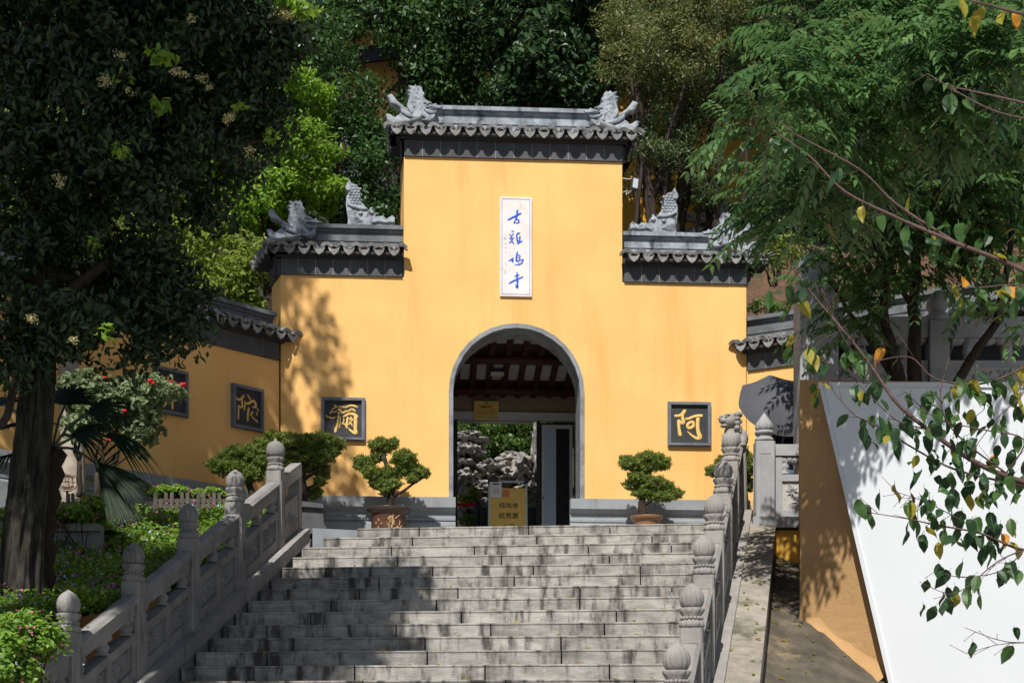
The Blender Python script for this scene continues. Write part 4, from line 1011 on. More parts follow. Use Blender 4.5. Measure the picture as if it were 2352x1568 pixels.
# vertical marble name plaque
PL = [[(165,400,14),(230,365,16),(335,310,14)],[(290,265,12),(285,330,16),(270,390,12)],[(245,450,10),(255,410,10),(300,395,11),(305,440,12),(250,440,7)],
 [(215,565,9),(240,555,7)],[(185,610,9),(205,625,8)],[(235,590,7),(205,640,9),(185,670,8),(240,650,8)],[(225,660,10),(205,700,10),(180,725,9)],[(215,700,10),(240,735,8)],[(300,580,10),(280,620,10),(290,690,12),(300,740,8)],[(325,580,8),(300,600,9)],[(325,620,7),(320,720,12)],[(305,650,7),(335,645,6)],[(305,690,7),(335,680,6)],[(310,725,9),(355,695,9)],
 [(175,975,10),(215,945,10),(235,930,8)],[(215,950,9),(215,985,9)],[(235,955,8),(225,990,7)],[(290,845,8),(280,900,13),(275,970,12)],[(300,890,8),(325,900,9),(320,950,9)],[(285,930,6),(320,920,6)],[(275,975,11),(340,960,9),(370,950,9),(350,1000,12),(310,1025,10),(255,1030,7)],[(300,985,7),(315,1010,7)],
 [(285,1135,9),(285,1190,14)],[(260,1185,12),(310,1170,10)],[(180,1285,12),(250,1245,14),(365,1195,11)],[(285,1210,14),(290,1280,13),(290,1350,14),(265,1310,9)],[(295,1270,9),(305,1255,8)],
 [(118,650,4),(112,668,3),(135,665,3)],[(115,735,3),(130,742,4)],[(118,790,3),(122,796,2)],[(132,785,3),(140,795,2)],[(130,845,3),(130,870,3)],[(112,1000,3),(135,1005,3)],[(118,1025,3),(138,1035,3)],[(125,1120,3),(135,1145,4)],[(110,1155,3),(120,1150,3)]]
q0, q1, z0, z1 = G.at(1148), G.at(1221), G.z(1184, 682), G.z(1184, 455)
t = thing('name_plaque', 'tall white marble plaque with four blue characters above the arch', 'sign', G((q0 + q1) / 2, 0, z0))
mb = MB(); G.blk(mb, q0, q1, 0, .028, z0, z1); mb.build('slab', M_MARBLE, t)
kx, ky = (q1 - q0) / (490 - 47), (z1 - z0) / (1465 - 83)
for a, b, nm in ((0, 3, 'character'), (3, 14, 'character'), (14, 22, 'character'), (22, 27, 'character'), (27, 99, 'inscription')):
    mb = MB(); strokes(mb, PL[a:b], lambda x, y: G(q0 + (x - 47) * kx, .0285, z1 - (y - 83) * ky), kx, G.n); o = mb.build(nm, M_BLUE, t, smooth=True)
    if nm == 'inscription': o['kind'] = 'stuff'
mb = MB(); i = .022; lw_ = .005
for a, b, c, d in ((q0 + i, q1 - i, z1 - i - lw_, z1 - i), (q0 + i, q1 - i, z0 + i, z0 + i + lw_), (q0 + i, q0 + i + lw_, z0 + i + lw_, z1 - i - lw_), (q1 - i - lw_, q1 - i, z0 + i + lw_, z1 - i - lw_)): G.blk(mb, a, b, .0285, .0300, c, d)
mb.build('border_line', M_BLUE, t)
# notice board hanging from the lintel
HBn = HB + .12
q0, q1, z0, z1 = G.at(1089, HBn), G.at(1145, HBn), G.z(1117, 962, HBn), G.z(1117, 921, HBn); w_, h_ = q1 - q0, z1 - z0; qc, zc = (q0 + q1) / 2, (z0 + z1) / 2
t = thing('notice_board', 'small yellow notice board fixed to the steel lintel in the doorway', 'sign', G(qc, HBn, zc))
mb = MB(); G.blk(mb, q0, q1, HBn - .05, HBn, z0, z1); mb.build('edge', M_YEDGE, t)
mb = MB(); G.blk(mb, q0 + .006, q1 - .006, HBn + .0005, HBn + .003, z0 + .006, z1 - .006); mb.build('board', M_YSIGN, t)
def wr(par, body, q, p, z, size, m, sx=1.0, fr=G, name='lettering'): link(name, text_mesh(body, size, m, fr.M(q, p, z), name, sx=sx), par)
wr(t, '温馨提示', qc, HBn + .005, z1 - h_ * .33, .040, M_BLACKT, 1.1)
wr(t, '小包、雨伞、食品、请寄存他处', qc + .01, HBn + .005, z1 - h_ * .54, .017, M_BLACKT)
wr(t, '请于台上购票后下单，请自觉排队', qc, HBn + .005, z1 - h_ * .69, .017, M_BLACKT)
mb = MB(); G.blk(mb, qc - .013, qc + .013, HBn + .0035, HBn + .005, z1 - .045, z1 - .014); mb.build('red_seal', M_REDT, t)
mb = MB()
for k in range(5): mb.tube(catmull([G(q0 + .04 + k * w_ * .17, HBn + .004, z0 + .016), G(q0 + .065 + k * w_ * .17, HBn + .004, z0 + .026), G(q0 + .09 + k * w_ * .17, HBn + .004, z0 + .016)], 3), .004, 5)
mb.build('cloud_border', M_TEAL, t)
# ticket sign on an A-frame just inside the arch
AF = -1.9
def asign(px, py): return G.at(px, AF), G.z(px, py, AF)
q0, z1 = asign(1125, 1120); q1, _ = asign(1207, 1120); zf, zb_ = asign(1166, 1105)[1], LZ + .02
t = thing('ticket_sign', 'yellow paper-ticket sign in a tubular frame standing in the arch', 'sign', G((q0 + q1) / 2, AF, LZ))
mb = MB(); G.blk(mb, q0, q1, AF - .012, AF, LZ + .12, z1); bd = mb.build('board', M_YSIGN, t)
mb = MB(); r = .016; fx0, fx1 = q0 - .012, q1 + .014
mb.tube([G(fx0, AF - .01, LZ), G(fx0, AF - .01, zf - .03), G(fx0 + .03, AF - .01, zf), G(fx1 - .03, AF - .01, zf), G(fx1, AF - .01, zf - .03), G(fx1, AF - .01, LZ)], r, 8)
mb.build('tube_frame', M_TUBE, t, smooth=True)
mb = MB(); mb.tube([G(fx0, AF - .35, LZ), G(fx0, AF - .03, zf - .02)], r, 8); mb.tube([G(fx1, AF - .35, LZ), G(fx1, AF - .03, zf - .02)], r, 8); mb.build('rear_leg', M_DARKM, t, smooth=True)
for q in (fx0 + .01, fx1 - .01):
    mb = MB(); mb.box(G(q, AF - .01, zf - .01), (.05, .042, .05), G.rz); mb.build('corner_joint', M_DARKM, t)
qc = (q0 + q1) / 2 + .012
wr(t, '鸡鸣寺', qc, AF + .004, G.z(1166, 1162, AF), .084, M_BLACKT, 1.1); wr(t, '纸质票', qc, AF + .004, G.z(1166, 1185, AF), .084, M_BLACKT, 1.1); wr(t, '入口', qc, AF + .004, G.z(1166, 1210, AF), .088, M_BLACKT, 1.0)
a, b = asign(1125, 1106)[0], asign(1152, 1106)[0]
mb = MB(); G.blk(mb, a, b, AF + .018, AF + .020, asign(1125, 1143)[1], asign(1125, 1106)[1]); pp_ = mb.build('paper_notice', M_PAPER, t)
for k, sx in enumerate((.7, .9, 1.0)):
    zz_ = asign(1125, 1124)[1] - k * .024
    mb = MB(); G.blk(mb, (a + b) / 2 - .055 * sx, (a + b) / 2 + .055 * sx, AF + .0205, AF + .0215, zz_, zz_ + .007); mb.build('printed_line', M_GREYT, pp_)
mb = MB(); G.blk(mb, (a + b) / 2 - .04, (a + b) / 2 + .045, AF + .0205, AF + .022, asign(1125, 1113)[1], asign(1125, 1110)[1]); mb.build('printed_roof_emblem', M_BLACKT, pp_)
a, b = asign(1153, 1106)[0], asign(1170, 1106)[0]
mb = MB(); G.blk(mb, a, b, AF + .0005, AF + .003, asign(1150, 1141)[1], asign(1150, 1124)[1]); mb.build('red_seal', M_PINKT, t)
a, b = asign(1125, 1100)[0], asign(1144, 1100)[0]
mb = MB(); G.blk(mb, a, b, AF - .03, AF + .03, asign(1135, 1107)[1], asign(1135, 1095)[1]); G.blk(mb, a + .03, b - .03, AF - .02, AF + .02, asign(1135, 1095)[1] + .001, asign(1135, 1090)[1]); mb.build('clip', M_DARKM, t)
# floodlight on the right flank of the tower
t = thing('floodlight', 'small square floodlight on a wire bracket at the tower corner', 'lamp', G(G.at(1455), .05, G.z(1455, 430)))
q0, q1, z0, z1 = G.at(1447), G.at(1463), G.z(1455, 443), G.z(1455, 416)
ML_ = G.M((q0 + q1) / 2, .1, (z0 + z1) / 2) @ Matrix.Rotation(.25, 4, 'Z') @ Matrix.Rotation(.12, 4, 'Y'); w_, h_ = q1 - q0, z1 - z0
mb = MB(); mb.box((0, 0, 0), (w_, .05, h_)); mb.build('housing', M_DARKM, t, ML_)
mb = MB(); mb.box((0, -.027, 0), (w_ - .022, .004, h_ - .03)); mb.build('lens', M_LENS, t, ML_)
mb = MB(); mb.tube(catmull([G(sTR, .03, z1 + .02), G(sTR + .07, .06, z1 + .0), G(q0, .1, z1 - .01)], 3), .005, 6); mb.build('bracket', M_CABLE, t)
mb = MB(); mb.tube(catmull([G(sTR, .03, z0 - .01), G(sTR + .05, .07, z0 - .005), G(sTR + .04, .07, z0 - .05), G(sTR + .1, .1, z0 - .01), G(q0 + .02, .1, z0 + .02)], 4), .004, 6); mb.build('cable', M_CABLE, t)
# lamp hung from the purlin
p_ = -TH - .82 - .5
t = thing('hanging_lamp', 'flat lamp hanging from a purlin under the dark hall ceiling', 'lamp', G(G.at(1142, p_), p_, G.z(1142, 860, p_)))
qc, zc = G.at(1142, p_), G.z(1142, 857, p_)
mb = MB(); mb.tube([G(qc, p_, cz(p_) - .02), G(qc - .01, p_, zc + .05)], .006, 6); mb.build('stem', M_DARKM, t)
mb = MB(); G.blk(mb, qc - .09, qc + .09, p_ - .07, p_ + .07, zc - .022, zc + .0); mb.build('diffuser', M_LAMPW, t)
mb = MB(); G.blk(mb, qc - .085, qc + .085, p_ - .05, p_ + .05, zc + .001, zc + .05); mb.build('housing', M_DARKM, t)
# queue post and turnstile cabinets beyond the opening
p_ = HB - .9
q = G.at(1098, p_); t = thing('queue_post', 'black queue post with red belt at the left of the doorway', 'barrier post', G(q, p_, LZ))
mb = MB(); mb.tube([G(q, p_, LZ + .02), G(q, p_, G.z(1098, 1152, p_))], .035, 14); mb.build('post', M_DARKM, t, smooth=True)
mb = MB(); mb.lathe([(.16, 0), (.16, .02), (.05, .04)], 20, G(q, p_, LZ)); mb.build('base', M_DARKM, t)
mb = MB(); G.blk(mb, q - .9, q - .02, p_ - .004, p_ + .004, G.z(1098, 1163, p_), G.z(1098, 1155, p_)); mb.build('belt', M_RED, t)
for k, (a, b, lab) in enumerate(((1106, 1124, 'dark turnstile cabinet with sloping green top left of the ticket sign'), (1207, 1231, 'dark turnstile cabinet with sloping green top right of the ticket sign'))):
    p_ = HB - .35; q0, q1 = G.at(a, p_), G.at(b, p_); zt, zl_ = G.z(a, 1143, p_), G.z(a, 1163, p_)
    t = thing('turnstile_cabinet', lab, 'turnstile', G((q0 + q1) / 2, p_, LZ), 'turnstile cabinets in the doorway')
    mb = MB(); G.blk(mb, q0, q1, p_ - .7, p_, LZ, zl_ - .01); cb = mb.build('cabinet', M_DARKM, t)
    mb = MB(); mb.hexa([G(q0, p_, zl_ - .009), G(q1, p_, zl_ - .009), G(q1, p_ - .7, zl_ - .009), G(q0, p_ - .7, zl_ - .009), G(q0, p_, zl_), G(q1, p_, zt), G(q1, p_ - .7, zt + .05), G(q0, p_ - .7, zl_ + .05)]); mb.build('sloping_top', M_GREENTOP, t)
# ------------------------------------------------------------------ clipped cypresses
def pad(name, parent, c, r, n, seed, L=.045):
    rng = np.random.default_rng(seed)
    d = norm(rng.normal(size=(n, 3))); lump = 1 + .24 * np.sin(d[:, :1] * 6 + seed) * np.cos(d[:, 2:] * 6 + seed * 2) + .15 * np.sin(d[:, 1:2] * 9 + d[:, :1] * 7 + seed) + .10 * rng.random((n, 1)) ** 6
    rr = rng.random((n, 1)) ** .3
    P = np.array(c) + d * np.array(r) * rr * lump
    o = norm(d / np.array(r) * min(r) + np.array([0, 0, .5]) + rng.normal(size=(n, 3)) * .45)
    V = leaf_arrays(P, o, L, .30, rng, droop=-.1, up=0, rand=1.2, along=1.6)
    return link(name, quads_mesh(name, V, LF_CYP, np.clip(rng.normal(.4, .25, n) + .25 * rr[:, 0] - .12, 0, 1)), parent)
def cypress(name, label, cat, base, trunk, pads, Y, group=None, r0=.035, dens=1.0, seed=1, thg=None):
    """trunk: list of (polyline in sight coordinates, radius pair); pads: (px, py, rx, ry)"""
    t = thg or thing(name, label, cat, base, group)
    mb = MB(); r = random.Random(seed)
    for pl, ra, rb in trunk:
        pts = catmull([tuple(W(a, b, Y + dy)) for a, b, dy in pl], 4); m = len(pts)
        mb.tube(pts, [(ra + (rb - ra) * i / (m - 1)) * r.uniform(.9, 1.12) for i in range(m)], 9)
    for px, py, rx, ry in pads:                  # twigs reaching into every pad
        e = min((Vector(W(a, b, Y + dy)) for pl, _, _ in trunk for a, b, dy in pl), key=lambda q: (q - W(px, py, Y)).length)
        for _ in range(3):
            q = W(px + r.uniform(-.5, .5) * rx, py + r.uniform(-.2, .5) * ry, Y + r.uniform(-.05, .05)); mb.tube([e, e.lerp(q, .5) + Vector((0, 0, .02)), q], [.012, .009, .005], 5)
    mb.build('trunk', M_BARK2, t, smooth=True)
    for i, (px, py, rx, ry) in enumerate(pads):
        k = Y / F; c = W(px, py, Y + r.uniform(-.07, .07)); rd = (rx * k * .86, max(.10, rx * k * .68), ry * k * .86)
        pad('foliage_pad', t, c, rd, int(3600 * dens * (rx * ry / 1400) ** .7), seed * 50 + i)
    return t
def pot(t, c, r, h, m, rim, dec=None):
    mb = MB(); mb.lathe([(r * .74, 0), (r * .79, .02), (r * .88, h * .5), (r * .86, h * .8), (r * .95, h * .9), (r * 1.0, h * .92)], 40, c); p = mb.build('pot', m, t, smooth=True)
    mb = MB(); mb.lathe([(r * .99, h * .86), (r * 1.05, h * .90), (r * 1.13, h * .985), (r * 1.12, h), (r * 1.02, h * .985), (r * .98, h * .9)], 40, c); mb.build('rim', rim, p, smooth=True)
    mb = MB(); mb.lathe([(.01, h * .93), (r * .98, h * .92)], 24, c); mb.build('soil', M_SOIL, t)
    return p
YP = 18.62
b1 = W(893, 1205, YP); b1.z = LZ
zr_ = ZZ(1160, YP - .25) - LZ
t1 = thing('potted_bonsai', 'cloud-pruned cypress in a wide brown pot with sandy dragon ornament left of the arch', 'potted tree', b1, 'bonsai pots on the landing')
p1 = pot(t1, b1, 46 * YP / F, zr_, M_POT, M_POTRIM)
cypress('', '', '', b1, [([(895, 1165, 0), (898, 1140, 0), (902, 1115, .02), (898, 1085, 0), (885, 1060, 0), (878, 1030, .03), (880, 1010, 0)], .045, .018), ([(900, 1142, 0), (925, 1128, -.05), (950, 1110, -.03), (968, 1100, 0)], .02, .010), ([(899, 1135, 0), (880, 1122, .05), (862, 1108, .02), (845, 1095, 0)], .022, .012), ([(900, 1095, 0), (915, 1060, .04), (925, 1045, 0)], .02, .01), ([(896, 1140, 0), (880, 1137, -.1), (868, 1133, -.1)], .014, .008)],
        [(877, 1022, 36, 19), (905, 1018, 12, 14), (928, 1051, 35, 22), (868, 1048, 20, 14), (836, 1063, 28, 20), (852, 1085, 24, 18), (893, 1090, 34, 22), (938, 1078, 30, 19), (967, 1085, 23, 17), (868, 1110, 24, 17), (900, 1112, 26, 14), (885, 1127, 14, 9), (945, 1100, 14, 9)], YP, seed=3, thg=t1)
# dragon and sun ornament laid on the pot wall
R_ = 46 * YP / F
def onpot(a, z, b=b1, r=R_): z_ = z * zr_; rr = r * (.79 + .09 * z / .5 if z < .5 else .88) + .004; return (b.x + rr * math.sin(a), b.y - rr * math.cos(a), b.z + z_)
mb = MB(); rp = random.Random(4)
def ptube(pts, r, n=5): mb.tube([onpot(a, z) for a, z in catmull([(a, z) for a, z in pts], 4)], r, n)
ptube([(.05, .62), (.2, .7), (.35, .55), (.25, .4), (.4, .3), (.6, .42), (.75, .3)], .012)
for i in range(26):
    a, z = rp.uniform(.0, .75), rp.uniform(.18, .72); ptube([(a, z), (a + rp.uniform(-.1, .1), z + rp.uniform(-.12, .12)), (a + rp.uniform(-.2, .2), z + rp.uniform(-.15, .15))], .005, 4)
for a, z in ((-.55, .38), (-.7, .5), (-.5, .58), (-.36, .48), (-.36, .3), (-.62, .22), (-.78, .3), (-.85, .15)): ptube([(a, z), (a + rp.uniform(-.06, .06), z + .07)], .008, 5)
mb.ball(onpot(-.55, .38), .013, 8, 5); mb.build('dragon_ornament', M_POTDEC, p1)
mb = MB()
for a, z in ((.38, .32), (.44, .36), (.58, .3), (.30, .36)): mb.ball(onpot(a, z), (.02, .014, .014), 7, 4)
mb.build('glaze_patch', M_POTGR, p1)
YQ = 18.75
b2 = W(1485, 1200, YQ); b2.z = LZ; zr2 = ZZ(1180, YQ - .2) - LZ
t2 = thing('potted_bonsai', 'squat two-tiered cypress in a shallow tan pot right of the arch', 'potted tree', b2, 'bonsai pots on the landing')
pot(t2, b2, 34 * YQ / F, zr2, M_POT2, M_POT2)
cypress('', '', '', b2, [([(1478, 1182, 0), (1474, 1160, 0), (1476, 1135, 0), (1470, 1110, .02), (1480, 1085, 0), (1490, 1065, 0)], .05, .02), ([(1480, 1160, 0), (1500, 1146, -.04), (1525, 1140, 0), (1545, 1133, 0)], .025, .012), ([(1476, 1090, 0), (1455, 1078, .03), (1440, 1066, 0)], .02, .01)],
        [(1490, 1052, 38, 16), (1450, 1065, 32, 18), (1515, 1062, 28, 20), (1478, 1074, 34, 17), (1440, 1055, 20, 10), (1500, 1108, 36, 18), (1460, 1112, 32, 17), (1530, 1118, 24, 16), (1485, 1132, 36, 15), (1520, 1140, 30, 13), (1552, 1134, 20, 13), (1465, 1095, 26, 14)], YQ, seed=5, thg=t2)
# planted clipped trees
gl = 'clipped cypresses planted by the walls'
Y3 = 17.75; b = W(578, 1145, Y3)
cypress('clipped_cypress', 'dark clipped cypress with leaning trunk below the shaded wall panel', 'tree', b, [([(582, 1160, 0), (580, 1138, 0), (570, 1105, .03), (562, 1080, 0), (548, 1055, 0), (545, 1030, 0)], .05, .02), ([(572, 1110, 0), (600, 1080, .1), (615, 1050, 0)], .03, .012), ([(560, 1080, 0), (520, 1075, 0), (505, 1072, 0)], .02, .01)],
        [(510, 1070, 36, 24), (545, 1072, 32, 22), (535, 1042, 34, 20), (575, 1040, 40, 22), (612, 1025, 40, 22), (600, 1060, 38, 20), (638, 1010, 36, 20), (628, 1002, 24, 13), (585, 1085, 34, 20), (560, 1100, 20, 12)], Y3, gl, seed=7, r0=.05)
Y4 = 18.4; b = W(700, 1150, Y4)
cypress('clipped_cypress', 'broad bright green clipped tree beside the many-stroked panel left of the arch', 'tree', b, [([(697, 1160, 0), (697, 1130, 0), (695, 1100, 0), (700, 1070, 0), (705, 1040, 0)], .06, .022), ([(696, 1105, 0), (676, 1080, .06), (665, 1055, 0)], .028, .012), ([(697, 1100, 0), (720, 1085, -.05), (740, 1070, 0), (760, 1045, 0)], .028, .012), ([(698, 1125, 0), (725, 1112, -.1), (735, 1105, -.1)], .016, .008)],
        [(690, 1015, 46, 22), (735, 1012, 44, 20), (770, 1020, 26, 18), (660, 1040, 34, 22), (700, 1045, 44, 24), (745, 1045, 34, 22), (760, 1036, 24, 14), (725, 1070, 32, 20), (670, 1065, 26, 18), (742, 1085, 18, 18), (735, 1105, 16, 12), (720, 1132, 24, 16)], Y4, gl, dens=1.15, seed=9)
Y5 = 18.9; b = W(1690, 1170, Y5)
cypress('clipped_cypress', 'clipped cypress half hidden behind the right balustrade posts', 'tree', b, [([(1712, 1175, 0), (1710, 1130, 0), (1706, 1090, 0), (1695, 1050, 0)], .05, .02), ([(1708, 1110, 0), (1680, 1095, 0), (1655, 1085, 0)], .025, .01)],
        [(1640, 1082, 22, 14), (1665, 1062, 24, 18), (1700, 1040, 26, 22), (1720, 1070, 22, 26), (1716, 1110, 18, 22), (1690, 1085, 30, 18), (1745, 1075, 24, 14)], Y5, gl, seed=11)

# side block closing the left rail on the landing
t = thing('stone_side_block', 'dark stone end wall with flat coping between left rail and gate plinth', 'wall', W(700, 1215, 17.8))
Yb = 17.95
mb = MB(); x0, x1 = XX(679, Yb), XX(742, Yb)
ol = [(x0, LZ - .6), (XX(772, Yb), LZ - .45), (XX(754, Yb), ZZ(1222, Yb)), (XX(744, Yb), ZZ(1200, Yb)), (XX(741, Yb), ZZ(1168, Yb)), (x0, ZZ(1163, Yb))]
mb.extrude(ol, lambda q: (q[0], Yb, q[1]), lambda q: (q[0], Yb + .25, q[1])); mb.build('wall', M_FRIEZE, t)
mb = MB(); mb.extrude([(x0, ZZ(1163, Yb) + .001), (x1 + .01, ZZ(1168, Yb) + .001), (x1 + .01, ZZ(1158, Yb)), (x0, ZZ(1150, Yb))], lambda q: (q[0], Yb - .05, q[1]), lambda q: (q[0], Yb + .3, q[1])); mb.build('coping', M_FRIEZE, t)
mb = MB(); ol = [(x0 - .05, LZ - .42), (x0 + .18, LZ - .30), (x0 + .36, LZ - .06), (x0 + .36, LZ + .02), (x0 + .26, LZ + .0), (x0, LZ - .22)]
mb.extrude(ol, lambda q: (q[0], Yb - .14, q[1]), lambda q: (q[0], Yb - .02, q[1])); mb.build('scroll_stone', M_RAIL, t)

mb = MB(); xa = xl(17.3) + .15; mb.hexa([(xa, 17.30, LZ - .8), (-1.45, 17.56, LZ - .8), (-1.45, 18.3, LZ - .8), (xa, 18.3, LZ - .8), (xa, 17.30, LZ - .012), (-1.45, 17.56, LZ - .012), (-1.45, 18.3, LZ - .012), (xa, 18.3, LZ - .012)]); mb.build('base_stone', M_PLINTH, t)
# ------------------------------------------------------------------ umbrella and the person under it
Yu = 17.35
uc = W(1799, 930, Yu)
tilt = Matrix.Rotation(math.radians(52), 4, 'X') @ Matrix.Rotation(math.radians(6), 4, 'Y')   # tipped towards the viewer
MU = Matrix.Translation(uc) @ tilt
um = thing('umbrella', 'open dark grey umbrella tipped forward beside the orange wall', 'umbrella', uc)
mb = MB(); nr, ns, Ru = 8, 10, .52
def cano(i, j):
    r = Ru * i / ns; an = 2 * math.pi * j / (nr * 4) + .2; seg = (j % 4) / 4
    sag = .035 * math.sin(math.pi * seg) * (i / ns) ** 1.5
    rr = r * (1 - .055 * math.sin(math.pi * seg) * (i / ns))
    return (rr * math.cos(an), rr * math.sin(an), .20 * (1 - (i / ns) ** 1.9) - sag)
mb.v = [(0, 0, .20)] + [cano(i, j) for i in range(1, ns + 1) for j in range(nr * 4)]; n = nr * 4
mb.f = [(0, 1 + j, 1 + (j + 1) % n) for j in range(n)] + [(1 + (i - 1) * n + j, 1 + i * n + j, 1 + i * n + (j + 1) % n, 1 + (i - 1) * n + (j + 1) % n) for i in range(1, ns) for j in range(n)]
mb.build('canopy', M_UMB, um, MU)
mb = MB()
for k in range(nr):
    j = k * 4; mb.tube([Vector(cano(i, j)) - Vector((0, 0, .006)) for i in range(1, ns + 1, 3)], .0035, 4)
    mb.tube([(0, 0, -.02), Vector(cano(6, j)) - Vector((0, 0, .01))], .003, 4)
mb.build('rib', M_DARKM, um, MU)
mb = MB(); mb.tube([(0, 0, .25), (0, 0, .19), (0, 0, -.42)], [.004, .008, .008], 8); mb.tube([(0, 0, -.42), (0, 0, -.55)], .015, 8); mb.build('handle', M_DARKM, um, MU)
Yp = 17.75; X_ = XX(1806, Yp)
ps = thing('person', 'person in dark clothes with a blue bag, hidden under the umbrella behind the landing rail', 'person', (X_, Yp, LZ))
def skinned(name, nodes, edges, m, parent, M, root=0, sub=2):
    me = bpy.data.meshes.new(name); me.from_pydata([n[:3] for n in nodes], edges, []); me.materials.append(m)
    o = link(name, me, parent, M)
    md = o.modifiers.new('skin', 'SKIN'); md.use_smooth_shade = True
    for i, nd in enumerate(nodes):
        sv = me.skin_vertices[0].data[i]; sv.radius = (nd[3], nd[4] if len(nd) > 4 else nd[3]); sv.use_root = (i == root)
    s = o.modifiers.new('smooth', 'SUBSURF'); s.levels = s.render_levels = sub
    bpy.context.view_layer.update()
    m2 = bpy.data.meshes.new_from_object(o.evaluated_get(bpy.context.evaluated_depsgraph_get())); o.modifiers.clear(); o.data = m2; m2.materials.clear(); m2.materials.append(m)
    return o
MPs = Tr(X_, Yp, LZ, .25, .88)
hand_r = MPs.inverted() @ (MU @ Vector((0, 0, -.48)))
hx_, hy_, hz_ = hand_r
body = [(0, 0, .93, .135, .10), (0, .01, 1.12, .12, .09), (0, .015, 1.32, .155, .10), (0, .0, 1.45, .05, .05), (0, -.01, 1.53, .05, .055), (0, -.025, 1.62, .082, .10), (0, -.02, 1.70, .075, .09),
        (.17, .02, 1.38, .055), (hx_ * .5 + .14, -.02, 1.15, .045), (hx_, hy_ + .03, hz_, .034), (-.17, .02, 1.38, .055), (-.23, 0, 1.12, .043), (-.17, -.12, .96, .034),
        (.09, 0, .86, .085), (.10, -.02, .48, .062), (.10, .02, .08, .045), (.10, -.13, .035, .04), (-.09, 0, .86, .085), (-.10, -.03, .48, .062), (-.11, .01, .08, .045), (-.11, -.14, .035, .04)]
ed = [(0, 1), (1, 2), (2, 3), (3, 4), (4, 5), (5, 6), (2, 7), (7, 8), (8, 9), (2, 10), (10, 11), (11, 12), (0, 13), (13, 14), (14, 15), (15, 16), (0, 17), (17, 18), (18, 19), (19, 20)]
skinned('body', body, ed, M_CLOTH, ps, MPs)
hd_ = MB(); hd_.ball((0, -.03, 1.64), (.078, .098, .115), 16, 10); hd_.tube([(0, -.12, 1.645), (0, -.142, 1.615), (0, -.13, 1.605)], [.012, .016, .01], 6)
for q in (-1, 1): hd_.ball((q * .078, -.02, 1.635), (.012, .022, .032), 8, 5)
fc = hd_.build('face', M_SKIN, ps, MPs, smooth=True)
mb = MB(); mb.ball((0, -.005, 1.675), (.088, .10, .10), 16, 10); mb.build('hair', M_HAIR, ps, MPs, smooth=True)
mb = MB()
for q in (-1, 1): mb.ball((q * .03, -.118, 1.655), (.012, .008, .007), 8, 5)
mb.tube([(-.025, -.122, 1.58), (0, -.127, 1.577), (.025, -.122, 1.58)], .006, 5); mb.build('eyes_and_mouth', M_HAIR, fc, MPs)
def hand(root, dirv, side, nm):
    mb = MB(); root = Vector(root); d = Vector(dirv).normalized(); s = d.cross(Vector((0, 0, 1))).normalized() * side; nrm = s.cross(d)
    mb.tube([root, root + d * .04, root + d * .085], [.026, .036, .032], 10, flat=tuple(nrm))
    for k, ln in enumerate((.066, .074, .070, .056)):
        b = root + d * .082 + s * (k - 1.5) * .019; mb.tube([b, b + d * ln * .45 - nrm * .008, b + d * ln * .75 - nrm * .025, b + d * ln * .8 - nrm * .042], [.0095, .009, .008, .006], 7)
    b = root + d * .03 + s * -.033; mb.tube([b, b + d * .03 - s * .02, b + d * .055 - s * .02 - nrm * .018], [.012, .010, .008], 7)
    mb.build(nm, M_SKIN, ps, MPs, smooth=True)
hand((-.17, -.13, .955), (.2, -1, -.3), 1, 'hand'); hand((hx_, hy_ + .03, hz_ - .03), (0, -.6, .5), -1, 'hand')
bgm = thing('shoulder_bag', 'faded blue cloth bag seen through the opening of the landing rail', 'bag', W(1810, 1088, 17.4))
mb = MB(); c = W(1812, 1080, 17.4)
mb.ball(c, (.13, .08, .11), 14, 9); mb.ball(c + Vector((-.06, -.03, -.04)), (.08, .06, .07), 12, 8); bb = mb.build('bag', M_BAG, bgm, smooth=True)
mb = MB(); mb.tube(catmull([c + Vector((-.1, 0, .08)), c + Vector((-.05, .1, .35)), c + Vector((.02, .2, .5))], 4), .012, 6); mb.build('strap', M_BAG, bgm)

# ------------------------------------------------------------------ rockery beyond the doorway
def rock(label, px, py, Y, rx, ry, d, seed):
    c = W(px, py, Y); r = (rx * Y / F, d, ry * Y / F)
    bm = bmesh.new(); bmesh.ops.create_icosphere(bm, subdivisions=4, radius=1)
    for v in bm.verts:
        n = v.co.normalized(); o = Vector((seed * 3.1, seed * 1.7, 0))
        k = 1 + .35 * mnoise.noise(n * 1.3 + o) + .28 * mnoise.noise(n * 3.1 + o) + .14 * mnoise.noise(n * 6.5 + o)
        h = mnoise.noise(n * 2.6 + o * 2.0)
        if h > .28: k -= (h - .28) * 1.6         # water-worn hollows
        v.co = c + Vector((n.x * r[0] * k, n.y * r[1] * k, n.z * r[2] * k))
    me = bpy.data.meshes.new('rock'); bm.to_mesh(me); bm.free(); me.materials.append(M_ROCK)
    o = link('rock', me, None, None, label=label, category='rock', group='water-worn rocks of the rockery'); return o
